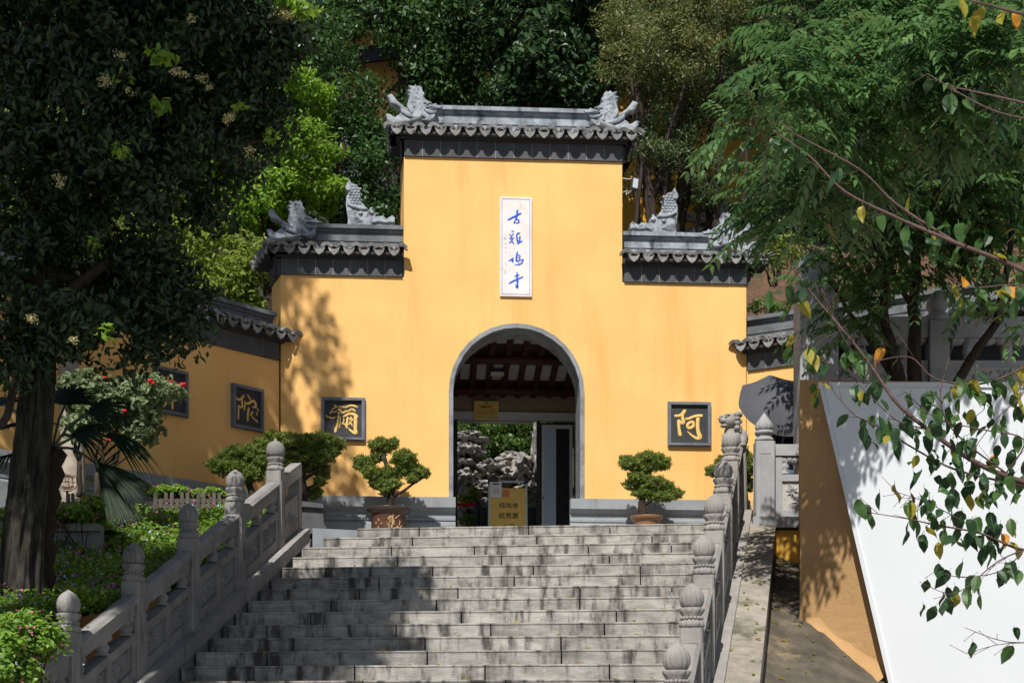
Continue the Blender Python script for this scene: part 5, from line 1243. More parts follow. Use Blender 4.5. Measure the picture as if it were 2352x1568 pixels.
for i, a in enumerate([
    ('long overhanging slab at the top left of the rockery', 1078, 1012, 24.2, 42, 16, .5),
    ('second ledge under the overhanging top left slab', 1072, 1040, 24.1, 40, 20, .5),
    ('low ledge at the left edge of the doorway view', 1066, 1070, 24.0, 34, 14, .5),
    ('dark hollow boulder at lower left behind the queue belt', 1075, 1110, 24.1, 36, 28, .6),
    ('rounded grey boulder in the middle of the rockery', 1117, 1080, 24.3, 30, 20, .5),
    ('smooth upright grey boulder at top right of the rockery', 1180, 1064, 24.6, 42, 22, .5),
    ('pale pitted boulder above the ticket sign', 1160, 1092, 24.2, 40, 28, .5),
    ('craggy pale boulder right of the ticket sign', 1205, 1085, 24.1, 34, 36, .5),
    ('tall thin upright stone at the right edge of the doorway view', 1230, 1045, 23.9, 10, 62, .3),
    ('small boulder low at the right behind the turnstile', 1212, 1135, 23.9, 34, 26, .5),
    ('broken boulder low in the middle behind the ticket sign', 1130, 1135, 24.0, 36, 26, .5),
    ('brown stone by the foot of the queue post', 1078, 1180, 23.6, 30, 24, .4),
    ('low stone behind the right turnstile foot', 1215, 1190, 23.7, 34, 30, .4)]): rock(*a, seed=i + 1)
def shrub(name, label, cat, ells, ncl, cr, nl, L, m, seed, base, stems=4, group=None, **kw):
    t = thing(name, label, cat, base, group); mb = MB(); r = random.Random(seed)
    for e in ells:
        for _ in range(stems): limb(mb, Vector(base) + Vector((r.uniform(-.05, .05), r.uniform(-.05, .05), -.1)), Vector(e[0]) + Vector((r.uniform(-.6, .6) * e[1][0], 0, r.uniform(-.4, .5) * e[1][2])), .014, .004, seed + r.random() * 9, 5, 5, .12)
    mb.build('stems', M_BARK2, t); foliage('leaves', t, m, ells, ncl, cr, nl, L, .5, seed, .3, **kw); return t
shrub('shrub', 'dense glossy shrubs filling the view above the rockery', 'shrub', [ell(1110, 1000, 25.6, 80, 60, .7), ell(1200, 1000, 25.8, 70, 60, .7), ell(1150, 960, 25.9, 110, 50, .7), ell(1170, 1030, 25.4, 60, 30, .5)], 150, .17, 60, .075, LF_HEDGE, 31, W(1150, 1080, 25.6))
shrub('shrub', 'small light green shrub behind the red belt', 'shrub', [ell(1075, 1142, 23.3, 26, 14, .2), ell(1092, 1130, 23.3, 14, 10, .15), ell(1085, 1195, 23.2, 26, 18, .2)], 26, .08, 28, .06, LF_LIME2, 32, W(1080, 1180, 23.3))
# ------------------------------------------------------------------ left garden
def gz(X, Y):                                  # planted slope left of the steps
    d = max(0, xl(Y) - .2 - X)                 # distance from the rail
    top = 4.25 - (17.2 - Y) * .315 if Y < 17.2 else 4.25
    nearz = nose(xl(Y), Y) + .30
    k = min(1, d / 1.1); k = k * k * (3 - 2 * k)
    z = nearz + (max(top, nearz) - nearz) * k if Y < 16.9 else max(4.12, min(top, 4.2))
    dw = (X - LW.O.x) * LW.n.x + (Y - LW.O.y) * LW.n.y      # the bed climbs to the foot of the flank wall
    z = max(z, LZ - .03 - .40 * max(0, dw - .35))
    return z + .05 * mnoise.noise((X * 1.7, Y * 1.7, 2))
def gpt(u, v):
    Y = 7.5 + 10.6 * v; X = xl(Y) - .18 - 8.0 * u ** 1.3
    return (X, Y, gz(X, Y))
sheet('flowerbed_soil', gpt, 40, 60, M_SOIL)
rng = np.random.default_rng(12)
def bed(n, test, seed):
    r = np.random.default_rng(seed); P, O = [], []
    while len(P) < n:
        u, v = r.random() ** 1.2 * .62, r.random(); X, Y, z = gpt(u, v)
        if not test(X, Y): continue
        P.append((X, Y, z)); O.append((0, 0, 1))
    return np.array(P), np.array(O, float)
def inbed(X, Y): return 10.4 < Y < 17.35 and not (X < XX(230, Y) and Y > 14.9)
# tufts: many small leaves standing over every root point
P, O = bed(5200, inbed, 3)
r_ = np.random.default_rng(31); u_, v_ = r_.random(1500) * .13, .2 + .72 * r_.random(1500)
P = np.concatenate([P, np.array([gpt(a, b) for a, b in zip(u_, v_)])]); O = np.concatenate([O, np.tile([0, 0, 1.0], (1500, 1))])
h = .10 + .10 * np.random.default_rng(1).random(len(P)) + .05 * np.sin(P[:, 0] * 4) * np.cos(P[:, 1] * 3.3)
k = 9
r = np.random.default_rng(5)
PP = np.repeat(P, k, 0); hh = np.repeat(h, k)
PP = PP + np.c_[r.normal(0, .055, len(PP)), r.normal(0, .055, len(PP)), hh * r.random(len(PP)) ** .6]
OO = norm(np.c_[r.normal(0, .6, len(PP)), r.normal(-.15, .6, len(PP)), np.ones(len(PP))])
link('flowerbed_plants', quads_mesh('flowerbed_plants', leaf_arrays(PP, OO, .055, .55, r, droop=.15, up=.3, rand=.7), LF_COVER, np.clip(r.normal(.42, .28, len(PP)), 0, 1)), kind='stuff')
def flowers(name, n, m, seed, test=inbed, L=.024):
    P, O = bed(n, test, seed); r = np.random.default_rng(seed); V = []
    P[:, 2] += .12 + .11 * r.random(n)
    for q in range(3):
        V.append(leaf_arrays(P + r.normal(0, .007, P.shape), norm(O + r.normal(0, .5, O.shape)), L, .8, r, droop=0, up=.3, rand=.6))
    link(name, quads_mesh(name, np.concatenate(V), m, r.random(3 * n)), kind='stuff')
flowers('pink_flowers', 850, M_FLPINK, 21); flowers('pale_violet_flowers', 900, M_FLWHITE, 22)
def mound(name, label, ells, n, cr, seed):
    b = Vector(ells[0][0]); b.z = gz(b.x, b.y)
    t = thing(name, label, 'flowering plant', b); foliage('leaves', t, LF_COVER, ells, n, cr, 60, .05, .6, seed, .5, rand=.6, up=.7)
    mb = MB(); r = random.Random(seed)
    for _ in range(14): limb(mb, b + Vector((r.uniform(-.2, .2), r.uniform(-.2, .2), -.05)), Vector(ells[0][0]) + Vector((r.uniform(-.3, .3), r.uniform(-.2, .2), r.uniform(-.1, .2))), .008, .003, seed + r.random() * 5, 4, 4)
    mb.build('stems', M_BARK2, t)
    P, O = crown_pts(ells, 70, cr, 4, np.random.default_rng(seed + 1), .9); P, O = P[::2], O[::2]; r2 = np.random.default_rng(seed)
    link('blossoms', quads_mesh('blossoms', np.concatenate([leaf_arrays(P + r2.normal(0, .005, P.shape), O, .018, .8, r2, droop=0) for _ in range(3)]), M_FLPINK, r2.random(3 * len(P))), t)
    return t
mound('flowering_mound', 'sunlit bright green flowering mound in the bottom left corner beside the rail', [ell(60, 1460, 10.6, 70, 55, .3), ell(20, 1520, 10.4, 60, 60, .35), ell(95, 1490, 10.7, 36, 40, .25)], 80, .10, 41)
mound('flowering_mound', 'flowering plants spilling in front of the picket fence above the stone kerb', [ell(165, 1185, 14.7, 60, 16, .2), ell(215, 1165, 14.9, 36, 26, .2), ell(130, 1190, 14.7, 30, 18, .2)], 70, .085, 42)
mound('flowering_mound', 'pale flowering plants rising behind the far picket fence', [ell(400, 1130, 17.35, 66, 9, .15), ell(490, 1135, 17.35, 40, 8, .12)], 60, .07, 43)
# low granite kerb of the upper bed
t = thing('granite_kerb', 'low grey granite kerb below the upper flowerbed at left', 'kerb', W(165, 1235, 14.75))
x = XX(-120, 14.75)
while x < XX(232, 14.75):
    e = min(x + .62, XX(234, 14.75)); mb = MB(); zt = ZZ(1205, 14.75)
    mb.box(((x + e) / 2, 14.75, zt - .035), (e - x - .006, .20, .07)); mb.box(((x + e) / 2, 14.78, zt - .20), (e - x - .006, .14, .255)); mb.build('kerb_stone', M_GRANITE, t); x = e
sheet('upper_bed_soil', lambda u, v: (XX(-160, 14.85) + (XX(236, 14.85) - XX(-160, 14.85)) * u, 14.85 + 2.2 * v, ZZ(1205, 14.75) - .03 + .25 * v), 10, 8, M_SOIL)
P = np.c_[rng.uniform(XX(-100, 15.2), XX(228, 15.2), 900), rng.uniform(14.85, 16.3, 900), np.full(900, ZZ(1205, 14.75))]
PP = np.repeat(P, 9, 0); PP += np.c_[rng.normal(0, .05, len(PP)), rng.normal(0, .05, len(PP)), .02 + .16 * rng.random(len(PP)) + (PP[:, 1] - 14.85) * .11]
OO = norm(np.c_[rng.normal(0, .6, len(PP)), rng.normal(-.2, .6, len(PP)), np.ones(len(PP))])
link('upper_bed_plants', quads_mesh('upper_bed_plants', leaf_arrays(PP, OO, .055, .5, rng, droop=.15), LF_COVER, np.clip(rng.normal(.3, .25, len(PP)), 0, 1)), kind='stuff')
# picket fences
def picket_fence(label, px0, px1, Y, py0, py1, n, Y1=None):
    t = thing('picket_fence', label, 'fence', W((px0 + px1) / 2, py1, Y), 'low picket fences in the flowerbed'); r = random.Random(n); Y1 = Y1 or Y
    w = abs(XX(px1, Y1) - XX(px0, Y)) / n * .66; me = []
    h = ZZ(py0, Y) - ZZ(py1, Y)
    for hv in (1, .62):
        mb = MB(); hh = h * hv; mb.extrude([(-w / 2, 0), (w / 2, 0), (w / 2, hh - w * .35), (w * .3, hh - w * .08), (0, hh), (-w * .3, hh - w * .08), (-w / 2, hh - w * .35)], lambda q: (q[0], -.009, q[1]), lambda q: (q[0], .009, q[1])); me.append(mb.mesh('picket', M_PICKET))
    for i in range(n):
        u = (i + .5) / n; y = Y + (Y1 - Y) * u; p = W(px0 + (px1 - px0) * u, py1, y)
        link('picket', me[0 if i % 3 != 1 else 1], t, Tr(p.x, p.y, p.z, r.uniform(-.06, .06)) @ Matrix.Rotation(r.uniform(-.03, .03), 4, 'Y'))
    for k in (.22, .62):
        a, b = W(px0, py1, Y), W(px1, py1, Y1); a.z += h * k * .8; b.z += h * k * .8; mb = MB(); d = Vector((0, .018, 0))
        mb.hexa([a - Vector((0, 0, .02)), b - Vector((0, 0, .02)), b - Vector((0, 0, .02)) + d, a - Vector((0, 0, .02)) + d, a + Vector((0, 0, .02)), b + Vector((0, 0, .02)), b + Vector((0, 0, .02)) + d, a + Vector((0, 0, .02)) + d]); mb.build('rail', M_PICKET, t)
picket_fence('weathered picket fence overgrown by flowers above the granite kerb', 128, 232, 15.3, 1132, 1182, 9)
picket_fence('low weathered picket fence behind the flowerbed, below the shaded wall', 352, 535, 17.1, 1130, 1168, 15)
# garden sign
Ys = 15.7
q0, q1, z0, z1 = XX(133, Ys), XX(175, Ys), ZZ(1128, Ys), ZZ(1087, Ys); cx, czz = (q0 + q1) / 2, (z0 + z1) / 2; w, h = (q1 - q0) / 2, (z1 - z0) / 2
MS = Tr(cx, Ys, czz, .22)
t = thing('garden_sign', 'small brown garden sign with two lines of cream characters among the flowers', 'sign', (cx, Ys, z0 - .4))
ol = [(-w, -h * .5), (-w * .7, -h * .62), (-w * .35, -h), (w * .35, -h), (w * .7, -h * .72), (w, -h * .55), (w, h * .6), (w * .8, h * .78), (w * .3, h * .95), (-w * .4, h), (-w, h * .8)]
link('board', slab_mesh('board', ol, .03, M_BROWNS, .004), t, MS)
mb = MB(); o2 = [(x * .92, z * .90) for x, z in ol]
mb.tube([(x, -.0155, z) for x, z in o2 + o2[:1]], .0022, 4); mb.build('border_line', M_CREAM, t, MS)
for body, zz_ in (('垃圾不乱丢', h * .22), ('文明在手中', -h * .30)): link('lettering', text_mesh(body, .043, M_CREAM, MS @ Tr(0, -.0165, zz_), sx=.86), t)
mb = MB(); mb.tube([(0, .02, -h), (0, .02, -h - .45)], .012, 8); mb.build('stake', M_DARKM, t, MS)

# ------------------------------------------------------------------ big shading tree with its furrowed trunk
Yt = 12.2
tb = W(40, 1400, Yt)
big = thing('broadleaf_tree', 'huge dark evergreen tree with furrowed trunk at the left edge, shading the steps', 'tree', tb)
mb = MB(); ctr = [(38, 1420, 66), (45, 1300, 57), (62, 1150, 52), (78, 1000, 49), (88, 880, 44), (96, 760, 40), (100, 640, 36), (95, 520, 31), (86, 400, 24), (85, 290, 20), (84, 200, 18), (80, 60, 16), (78, -120, 13)]
cc = catmull([(a, b, c) for a, b, c in ctr], 7); nn = 80; base = 0
for i, (a, b, rw) in enumerate(cc):
    c = W(a, b, Yt); R = rw * .86 * Yt / F
    for j in range(nn):
        an = 2 * math.pi * j / nn
        q = Vector((math.cos(an) * 2.2, math.sin(an) * 2.2, c.z * .55)); rid = 1 - 2.2 * abs(mnoise.noise(Vector((math.cos(an) * 4.2, math.sin(an) * 4.2, c.z * 1.1)))) + .5 * mnoise.noise(Vector((math.cos(an) * 9, math.sin(an) * 9, c.z * 3)))
        flare = 1 + (.16 * max(0, 1 - i / 9)) * (1 + .5 * math.sin(an * 4))
        rr = R * flare * (.82 + .22 * rid); mb.v.append((c.x + rr * math.cos(an), c.y + rr * math.sin(an), c.z))
for i in range(len(cc) - 1):
    for j in range(nn): mb.f.append((i * nn + j, i * nn + (j + 1) % nn, (i + 1) * nn + (j + 1) % nn, (i + 1) * nn + j))
mb.build('trunk', M_BARK, big, smooth=True)
mb = MB()
for a, b, ra, rb, s in (((92, 700), (330, 560), .07, .02, 1), ((100, 620), (420, 730), .05, .012, 2), ((88, 480), (300, 330), .06, .02, 3), ((85, 330), (480, 180), .06, .02, 4), ((84, 250), (-60, 180), .05, .02, 5), ((82, 150), (300, -30), .06, .02, 6), ((95, 560), (10, 900), .03, .015, 7), ((86, 400), (620, 320), .05, .012, 8), ((88, 760), (0, 980), .035, .03, 9), ((84, 200), (640, 60), .05, .012, 10)):
    limb(mb, W(*a, Yt), W(*b, Yt + (s % 3 - 1) * .5), ra, rb, s, 7, 9, .07)
mb.build('limb', M_BARK2, big, smooth=True)
ells = [ell(60, 60, 11.7, 220, 150, .7), ell(300, 60, 11.7, 200, 150, .8), ell(520, 40, 12.2, 170, 130, 1.1), ell(640, 60, 12.4, 70, 90, .6), ell(180, 260, 11.8, 200, 140, .7), ell(400, 240, 12.5, 190, 150, 1.2), ell(570, 220, 12.6, 100, 130, .8), ell(60, 420, 12.0, 150, 140, .7), ell(260, 430, 12.1, 190, 130, .8), ell(470, 400, 12.6, 120, 100, .9), ell(200, 600, 12.2, 170, 100, .7), ell(60, 640, 12.3, 100, 120, .8), ell(330, 640, 12.4, 120, 80, .7), ell(40, 780, 11.9, 80, 80, .4), ell(180, 730, 11.9, 100, 70, .5), ell(330, 725, 12.2, 100, 45, .5), ell(440, 690, 12.3, 60, 45, .4)]
ells += [ell(420, 760, 12.2, 40, 22, .2), ell(360, 800, 12.2, 50, 26, .2), ell(470, 735, 12.3, 34, 16, .2), ell(240, 830, 12.0, 50, 22, .2), ell(60, 850, 11.8, 50, 20, .2)]
foliage('crown', big, LF_BIG, ells, 480, .22, 92, .072, .52, 51, .25, droop=.55, rand=.9, oval=True)
up_ = [((-4.75, 13.3, 12.0), (.75, .6, 1.5)), ((-5.5, 13.3, 10.9), (.8, .6, 1.6)), ((-6.3, 13.3, 10.2), (.8, .6, 1.6)), ((-5.3, 13.4, 12.6), (.8, .6, 1.2))]
foliage('upper_crown', big, LF_BIG, up_, 170, .42, 110, .13, .6, 52, .25, droop=.4)
foliage('upper_crown', big, LF_BIG, [((-3.95, 13.0, 12.9), (.38, .4, 1.7)), ((-3.72, 13.0, 11.7), (.42, .4, 1.1)), ((-4.25, 13.0, 15.3), (.5, .4, 1.0))], 58, .26, 50, .12, .6, 56, .35, droop=.4)
# sprigs of fresh growth and cream flower panicles
foliage('fresh_sprigs', big, LF_LIME, [ell(185, 130, 11.2, 16, 14, .08), ell(370, 130, 11.1, 16, 14, .08), ell(290, 180, 11.2, 14, 12, .06), ell(370, 240, 11.2, 14, 10, .06), ell(560, 240, 11.4, 20, 14, .08), ell(620, 310, 11.4, 18, 12, .06), ell(275, 350, 11.2, 18, 16, .06), ell(700, 20, 11.6, 26, 16, .1), ell(640, 10, 11.6, 30, 12, .1), ell(220, 560, 11.2, 18, 14, .06), ell(110, 775, 11.0, 18, 14, .06), ell(230, 770, 11.2, 24, 14, .06)], 40, .07, 9, .075, .5, 53, .2, droop=.3)['kind'] = 'stuff'
pn = foliage('flower_panicles', big, M_PANIC, [ell(285, 122, 11.1, 12, 14, .05), ell(240, 185, 11.1, 14, 12, .05), ell(295, 215, 11.1, 18, 14, .05), ell(415, 170, 11.2, 14, 12, .05), ell(470, 190, 11.3, 18, 14, .05), ell(135, 415, 11.1, 14, 12, .05), ell(530, 270, 11.3, 14, 14, .05), ell(575, 340, 11.4, 14, 14, .05), ell(660, 30, 11.6, 18, 14, .05), ell(75, 730, 11.0, 10, 10, .05), ell(170, 775, 11.1, 10, 10, .05), ell(440, 45, 11.2, 12, 12, .05)], 46, .045, 26, .016, .9, 54, .2); pn['kind'] = 'stuff'

# ------------------------------------------------------------------ palm
def frond(t, root, mid, R, spread, seed, droop=.5, nb=26):
    """fan leaf: petiole from root to mid, then nb folded blades fanning out from the hub"""
    r = random.Random(seed); root, mid = Vector(root), Vector(mid); ax = (mid - root).normalized()
    mb = MB(); mb.tube(catmull([root, root.lerp(mid, .5) + Vector((0, 0, .05)), mid], 4), [.011] * 9, 6); p = mb.build('frond', M_DGREEN, t, smooth=True)
    side = ax.cross(Vector((0, -.6, 1))).normalized(); V = []
    for i in range(nb):
        a = (i / (nb - 1) - .5) * spread; d = (ax * math.cos(a) + side * math.sin(a)).normalized(); ln = R * (.78 + .22 * math.cos(a)) * r.uniform(.9, 1.05); wd = .013
        nrm = d.cross(side).normalized(); s = d.cross(nrm).normalized(); pts = []
        for q in range(6):
            u = q / 5; pt = mid + d * ln * u + Vector((0, 0, -droop * ln * u * u)); pts.append((pt, wd * (1.0 if u < .5 else 1.0 - (u - .5) * 1.9) * (.5 + u if u < .5 else 1)))
        for q in range(5):
            (a0, w0), (a1, w1) = pts[q], pts[q + 1]
            V += [a0 - s * w0, a0 + nrm * w0 * .35, a1 + nrm * w1 * .35, a1 - s * w1, a0 + nrm * w0 * .35, a0 + s * w0, a1 + s * w1, a1 + nrm * w1 * .35]
    V = np.array([tuple(v) for v in V]); link('blades', quads_mesh('blades', V, LF_PALM, np.random.default_rng(seed).random(len(V) // 4)), p)
Yq = 12.0
pb = W(92, 1390, Yq + .45)
palm = thing('fan_palm', 'fan palm with shaggy dark trunk and drooping fronds beside the big tree', 'palm', pb)
mb = MB(); pts = [tuple(W(a, b, Yq + .45)) for a, b in ((90, 1400), (95, 1300), (98, 1200), (112, 1100), (120, 1030))]
mb.tube(catmull(pts, 5), [(.105 + .02 * math.sin(i * 2.1)) for i in range(21)], 14); mb.build('trunk', M_FIBRE, palm, smooth=True)
hub = W(120, 1030, Yq + .4)
for k, (a, b, dy, R, sp, dr) in enumerate((((215, 1060), None, -.15, .55, .7, .3), ((165, 1000), None, .0, .5, 2.3, .5), ((60, 975), None, .6, .60, 2.4, .35), ((30, 1040), None, .7, .60, 2.2, .3), ((205, 950), None, 0, .60, 2.4, .6), ((150, 930), None, .2, .55, 2.4, .5), ((10, 930), None, .6, .55, 2.4, .3), ((240, 1000), None, .1, .5, 2.0, .8))):
    frond(palm, hub, W(a[0], a[1], Yq + .4 + dy), R, sp, 60 + k, dr, 26 if k else 30)
W_ = W(216, 1058, Yq + .2)
frond(palm, W(195, 1020, Yq + .3), W(226, 1075, Yq + .18), .60, .50, 77, .08, 26)

# ------------------------------------------------------------------ rose bush with red blooms
Yr = 15.6
rb = W(205, 1140, Yr); rb.z = gz(rb.x, rb.y)
rose = thing('rose_bush', 'tall sprawling rose bush with grey-green leaves and red blooms at the shaded wall', 'shrub', rb)
mb = MB(); r = random.Random(9)
fork = W(225, 1085, Yr); limb(mb, rb - Vector((0, 0, .2)), fork, .045, .035, 3, 8); limb(mb, W(180, 1140, Yr), W(182, 1060, Yr), .03, .025, 5, 8)
for a in ((240, 950), (290, 900), (340, 870), (380, 900), (410, 880), (330, 980), (200, 930), (180, 880), (260, 860), (320, 1040), (155, 960)): limb(mb, fork if a[0] > 200 else W(182, 1060, Yr), W(a[0], a[1], Yr + r.uniform(-.25, .25)), .018, .006, r.random() * 20, 6, 7, .14)
mb.build('stems', M_BARK2, rose, smooth=True)
foliage('leaves', rose, LF_ROSE, [ell(300, 900, Yr, 80, 40, .35), ell(370, 890, Yr, 50, 26, .25), ell(250, 930, Yr, 70, 60, .35), ell(320, 960, Yr, 50, 50, .3), ell(330, 1010, Yr, 26, 44, .2), ell(200, 900, Yr, 60, 50, .3), ell(190, 980, Yr, 40, 40, .25), ell(340, 1040, Yr, 10, 30, .08)], 150, .11, 26, .078, .62, 71, .35, oval=True)
for (a, b), s in zip(((420, 883), (345, 874), (392, 876), (286, 943), (255, 1000), (254, 1010), (352, 880), (240, 868)), (8, 7, 4, 6, 6, 6, 5, 5)):
    mb = MB(); c = W(a, b, Yr - .32); q = s * Yr / F
    for k in range(9):
        an = k * 2.4; mb.ball(c + Vector((math.cos(an) * q * .5, math.sin(an) * q * .3, q * .35 * math.sin(k * 1.7))), (q * .5, q * .4, q * .32), 7, 4)
    mb.ball(c, q * .5, 7, 5); mb.build('bloom', M_FLRED, rose)
# pale trunk and grey wall glimpsed behind the left edge
t = thing('pale_trunk_tree', 'tree with pale sunlit trunk behind the garden sign', 'tree', W(160, 1150, 16.4)); mb = MB(); limb(mb, W(165, 1190, 16.4), W(150, 560, 16.6), .13, .09, 4, 14, 10, .015); mb.build('trunk', M_BARKP, t, smooth=True)
foliage('crown', t, LF_MID, [ell(150, 520, 16.6, 120, 90, .6), ell(60, 600, 16.6, 90, 90, .5)], 60, .22, 50, .07, .5, 81)
t = thing('grey_wall', 'plain grey wall glimpsed behind the palm at the far left', 'wall', (-6.2, 17.0, LZ)); mb = MB(); mb.box((-6.9, 17.8, LZ + 1.3), (2.2, .3, 4.4)); mb.build('wall', M_CONC, t)

# ------------------------------------------------------------------ right: screen wall, feathery tree, cherry
Yc = 16.6
t = thing('stone_screen', 'tall grey stone post and carved screen wall behind the white hoarding', 'wall', W(2100, 900, Yc))
x0, x1 = XX(1838, Yc), XX(1926, Yc); zt, zb = ZZ(668, Yc), LZ - .5
mb = MB(); mb.box(((x0 + x1) / 2, Yc + .2, (zt + zb) / 2), (x1 - x0, .4, zt - zb)); ps_ = mb.build('great_post', M_RAIL_N, t)
mb = MB(); mb.lathe([(.20, 0), (.23, .03), (.23, .12), (.17, .18), (.20, .24), (.19, .38), (.10, .46), (.02, .5)], 24, ((x0 + x1) / 2, Yc + .2, zt)); mb.build('carved_top', M_RAIL_N, ps_, smooth=True)
for (a, b), k in zip(((1930, 2135), (2185, 2365)), (0, 1)):
    qa, qb = XX(a, Yc), XX(b, Yc); mb = MB(); za, zm, zc_2 = ZZ(905, Yc), ZZ(835, Yc), ZZ(790, Yc)
    mb.box(((qa + qb) / 2, Yc + .12, (zm + za) / 2 + .02), (qb - qa, .12, .06 + zm - za)); pnl = mb.build('screen_panel', M_RAIL_N, t)
    mb = MB(); mb.box(((qa + qb) / 2, Yc + .055, (zm + za) / 2), (qb - qa - .16, .01, zm - za - .06)); mb.build('panel_ground', M_RELIEF_BG, pnl)
    mb = MB(); r = random.Random(k)
    for i in range(26):
        an = r.random() * 6.3; leaf_bump(mb, Vector((r.uniform(qa + .15, qb - .2), Yc + .049, r.uniform(za + .08, zm - .08))), Vector((math.cos(an), 0, math.sin(an))), .09, .022, .025, Vector((0, -1, 0)))
    mb.build('carving', M_RAIL_N, pnl)
    mb = MB(); mb.box(((qa + qb) / 2, Yc + .12, ZZ(748, Yc)), (qb - qa, .16, .22)); 
    for i in range(5): mb.ball((qa + (i + .5) * (qb - qa) / 5, Yc + .12, ZZ(775, Yc)), (.10, .07, .06), 10, 6)
    mb.build('handrail', M_RAIL_N, pnl)
    for i in range(2):
        bl_ = MB(); bl_.lathe([(.05, zm), (.07, zm + .03), (.05, zm + .08), (.065, zm + .14), (.05, ZZ(772, Yc))], 16, (qa + (.25 + .5 * i) * (qb - qa), Yc + .12, 0)); bl_.build('vase_baluster', M_RAIL_N, pnl, smooth=True)
qa, qb = XX(1928, Yc), XX(2420, Yc); mb = MB(); mb.box(((qa + qb) / 2, Yc + .42, (ZZ(742, Yc) + zb) / 2), (qb - qa, .12, ZZ(742, Yc) - zb)); mb.build('backing_wall', M_FRIEZE, t)
x0, x1 = XX(2137, Yc), XX(2182, Yc); mb = MB(); mb.box(((x0 + x1) / 2, Yc + .12, (ZZ(735, Yc) + zb) / 2), (x1 - x0, .24, ZZ(735, Yc) - zb)); p2 = mb.build('screen_post', M_RAIL_N, t)
mb = MB(); mb.lathe([(.09, 0), (.13, .02), (.12, .08), (.08, .11), (.12, .18), (.10, .27), (.03, .34)], 20, ((x0 + x1) / 2, Yc + .12, ZZ(735, Yc))); mb.build('carved_top', M_RAIL_N, p2, smooth=True)

# compound-leaved tree: each leaf a drooping rachis with paired leaflets
def compound(name, parent, m, ells, ncl, per, seed, L=.30, pairs=7, lf=.085):
    rng = np.random.default_rng(seed)
    P, O = crown_pts(ells, ncl, .28, per, rng, .35); n = len(P)
    ax = norm(O * np.array([1, 1, .35]) + rng.normal(size=(n, 3)) * .45 + np.array([-.15, -.25, .12])); up = np.array([0, 0, 1.0])
    sd = norm(np.cross(ax, up)); Vs = []; val = []
    base = np.clip(rng.normal(.42, .25, n), 0, 1); sc = rng.uniform(.7, 1.25, (n, 1))
    for k in range(pairs):
        u = (k + .6) / pairs; p = P + ax * L * sc * u + np.array([0, 0, -1]) * (L * sc * .38 * u * u)
        for s in (-1, 1):
            d = norm(sd * s * .75 + ax * .55 + np.array([0, 0, -.55]) + rng.normal(size=(n, 3)) * .12); w = norm(np.cross(d, up + ax * .3)); nn = np.cross(w, d)
            l = lf * sc * (1 - .35 * abs(u - .45)); ww = l * .20
            V = np.empty((n, 4, 3)); V[:, 0] = p; V[:, 1] = p + d * l * .45 + w * ww + nn * ww * .5; V[:, 2] = p + d * l - np.array([0, 0, .12]) * l; V[:, 3] = p + d * l * .45 - w * ww + nn * ww * .5
            Vs.append(V); val.append(base + rng.normal(0, .1, n))
    V = np.concatenate(Vs).reshape(-1, 3); return link(name, quads_mesh(name, V, m, np.clip(np.concatenate(val), 0, 1)), parent)
Yf = 15.8
ft = thing('feathery_tree', 'slender multi-stemmed tree with drooping compound leaves behind the hoarding', 'tree', W(2070, 900, Yf))
mb = MB()
for a, b, ra, rb, s in (((2085, 960), (2035, 760), .075, .06, 1), ((2035, 760), (1960, 640), .05, .03, 2), ((2035, 760), (2030, 560), .05, .03, 3), ((2030, 560), (1960, 250), .03, .012, 3), ((2100, 960), (2095, 700), .085, .06, 4), ((2095, 700), (2105, 420), .055, .03, 5), ((2105, 420), (2100, 60), .03, .012, 6), ((2150, 960), (2290, 740), .06, .04, 7), ((2290, 740), (2340, 400), .04, .02, 8), ((1960, 640), (1830, 380), .028, .01, 9), ((1960, 640), (1840, 560), .022, .008, 10), ((2095, 700), (1950, 480), .03, .01, 11), ((2105, 420), (2250, 180), .03, .01, 12), ((2060, 880), (1935, 690), .04, .018, 13), ((1935, 690), (1880, 610), .018, .008, 14)):
    limb(mb, W(*a, Yf), W(*b, Yf - .1 * (s % 4)), ra, rb, s, 8, 8, .05)
mb.build('trunk', M_BARK2, ft, smooth=True)
compound('crown', ft, LF_PINN, [ell(*q) for q in (
    (1900, 330, 13.0, 80, 60, .4), (1990, 250, 13.0, 100, 70, .5), (2080, 160, 12.8, 100, 70, .5), (2150, 95, 12.3, 110, 70, .5), (2300, 130, 12.4, 100, 80, .5), (2210, 270, 13.0, 100, 70, .5), (1930, 450, 13.4, 90, 50, .4),
    (1950, 130, 15.5, 140, 90, .8), (2080, 60, 15.5, 150, 90, .8), (2260, 60, 15.6, 130, 110, .8), (1970, 300, 15.4, 130, 100, .8), (2130, 300, 15.6, 140, 110, .9), (2290, 320, 15.8, 110, 120, .9), (2050, 480, 15.5, 130, 90, .8), (2200, 480, 15.6, 110, 90, .8), (2300, 540, 15.8, 90, 90, .7), (2080, 610, 15.4, 90, 50, .5), (2240, 640, 15.6, 90, 50, .5), (1990, 760, 15.1, 34, 50, .2), (2010, 690, 15.2, 50, 40, .3), (2330, 700, 15.6, 40, 50, .3), (1930, 590, 15.6, 70, 40, .4),
    (1770, 170, 12.4, 80, 70, .3), (1800, 270, 12.6, 110, 70, .3), (1840, 110, 13.2, 110, 80, .4), (1800, 400, 13.6, 110, 50, .35), (1790, 520, 13.7, 45, 26, .25), (1850, 490, 13.7, 90, 50, .35), (1790, 585, 13.8, 60, 22, .25), (1860, 380, 13.7, 90, 50, .4),
    (2010, 150, 14.2, 120, 80, .5), (2160, 200, 14.3, 120, 90, .5), (2310, 240, 14.4, 90, 90, .5), (2000, 420, 14.4, 90, 60, .5), (2170, 400, 14.5, 90, 70, .5), (2200, 60, 12.2, 110, 60, .4), (2330, 60, 12.2, 90, 60, .4))], 345, 8, 91, L=.37, lf=.115)

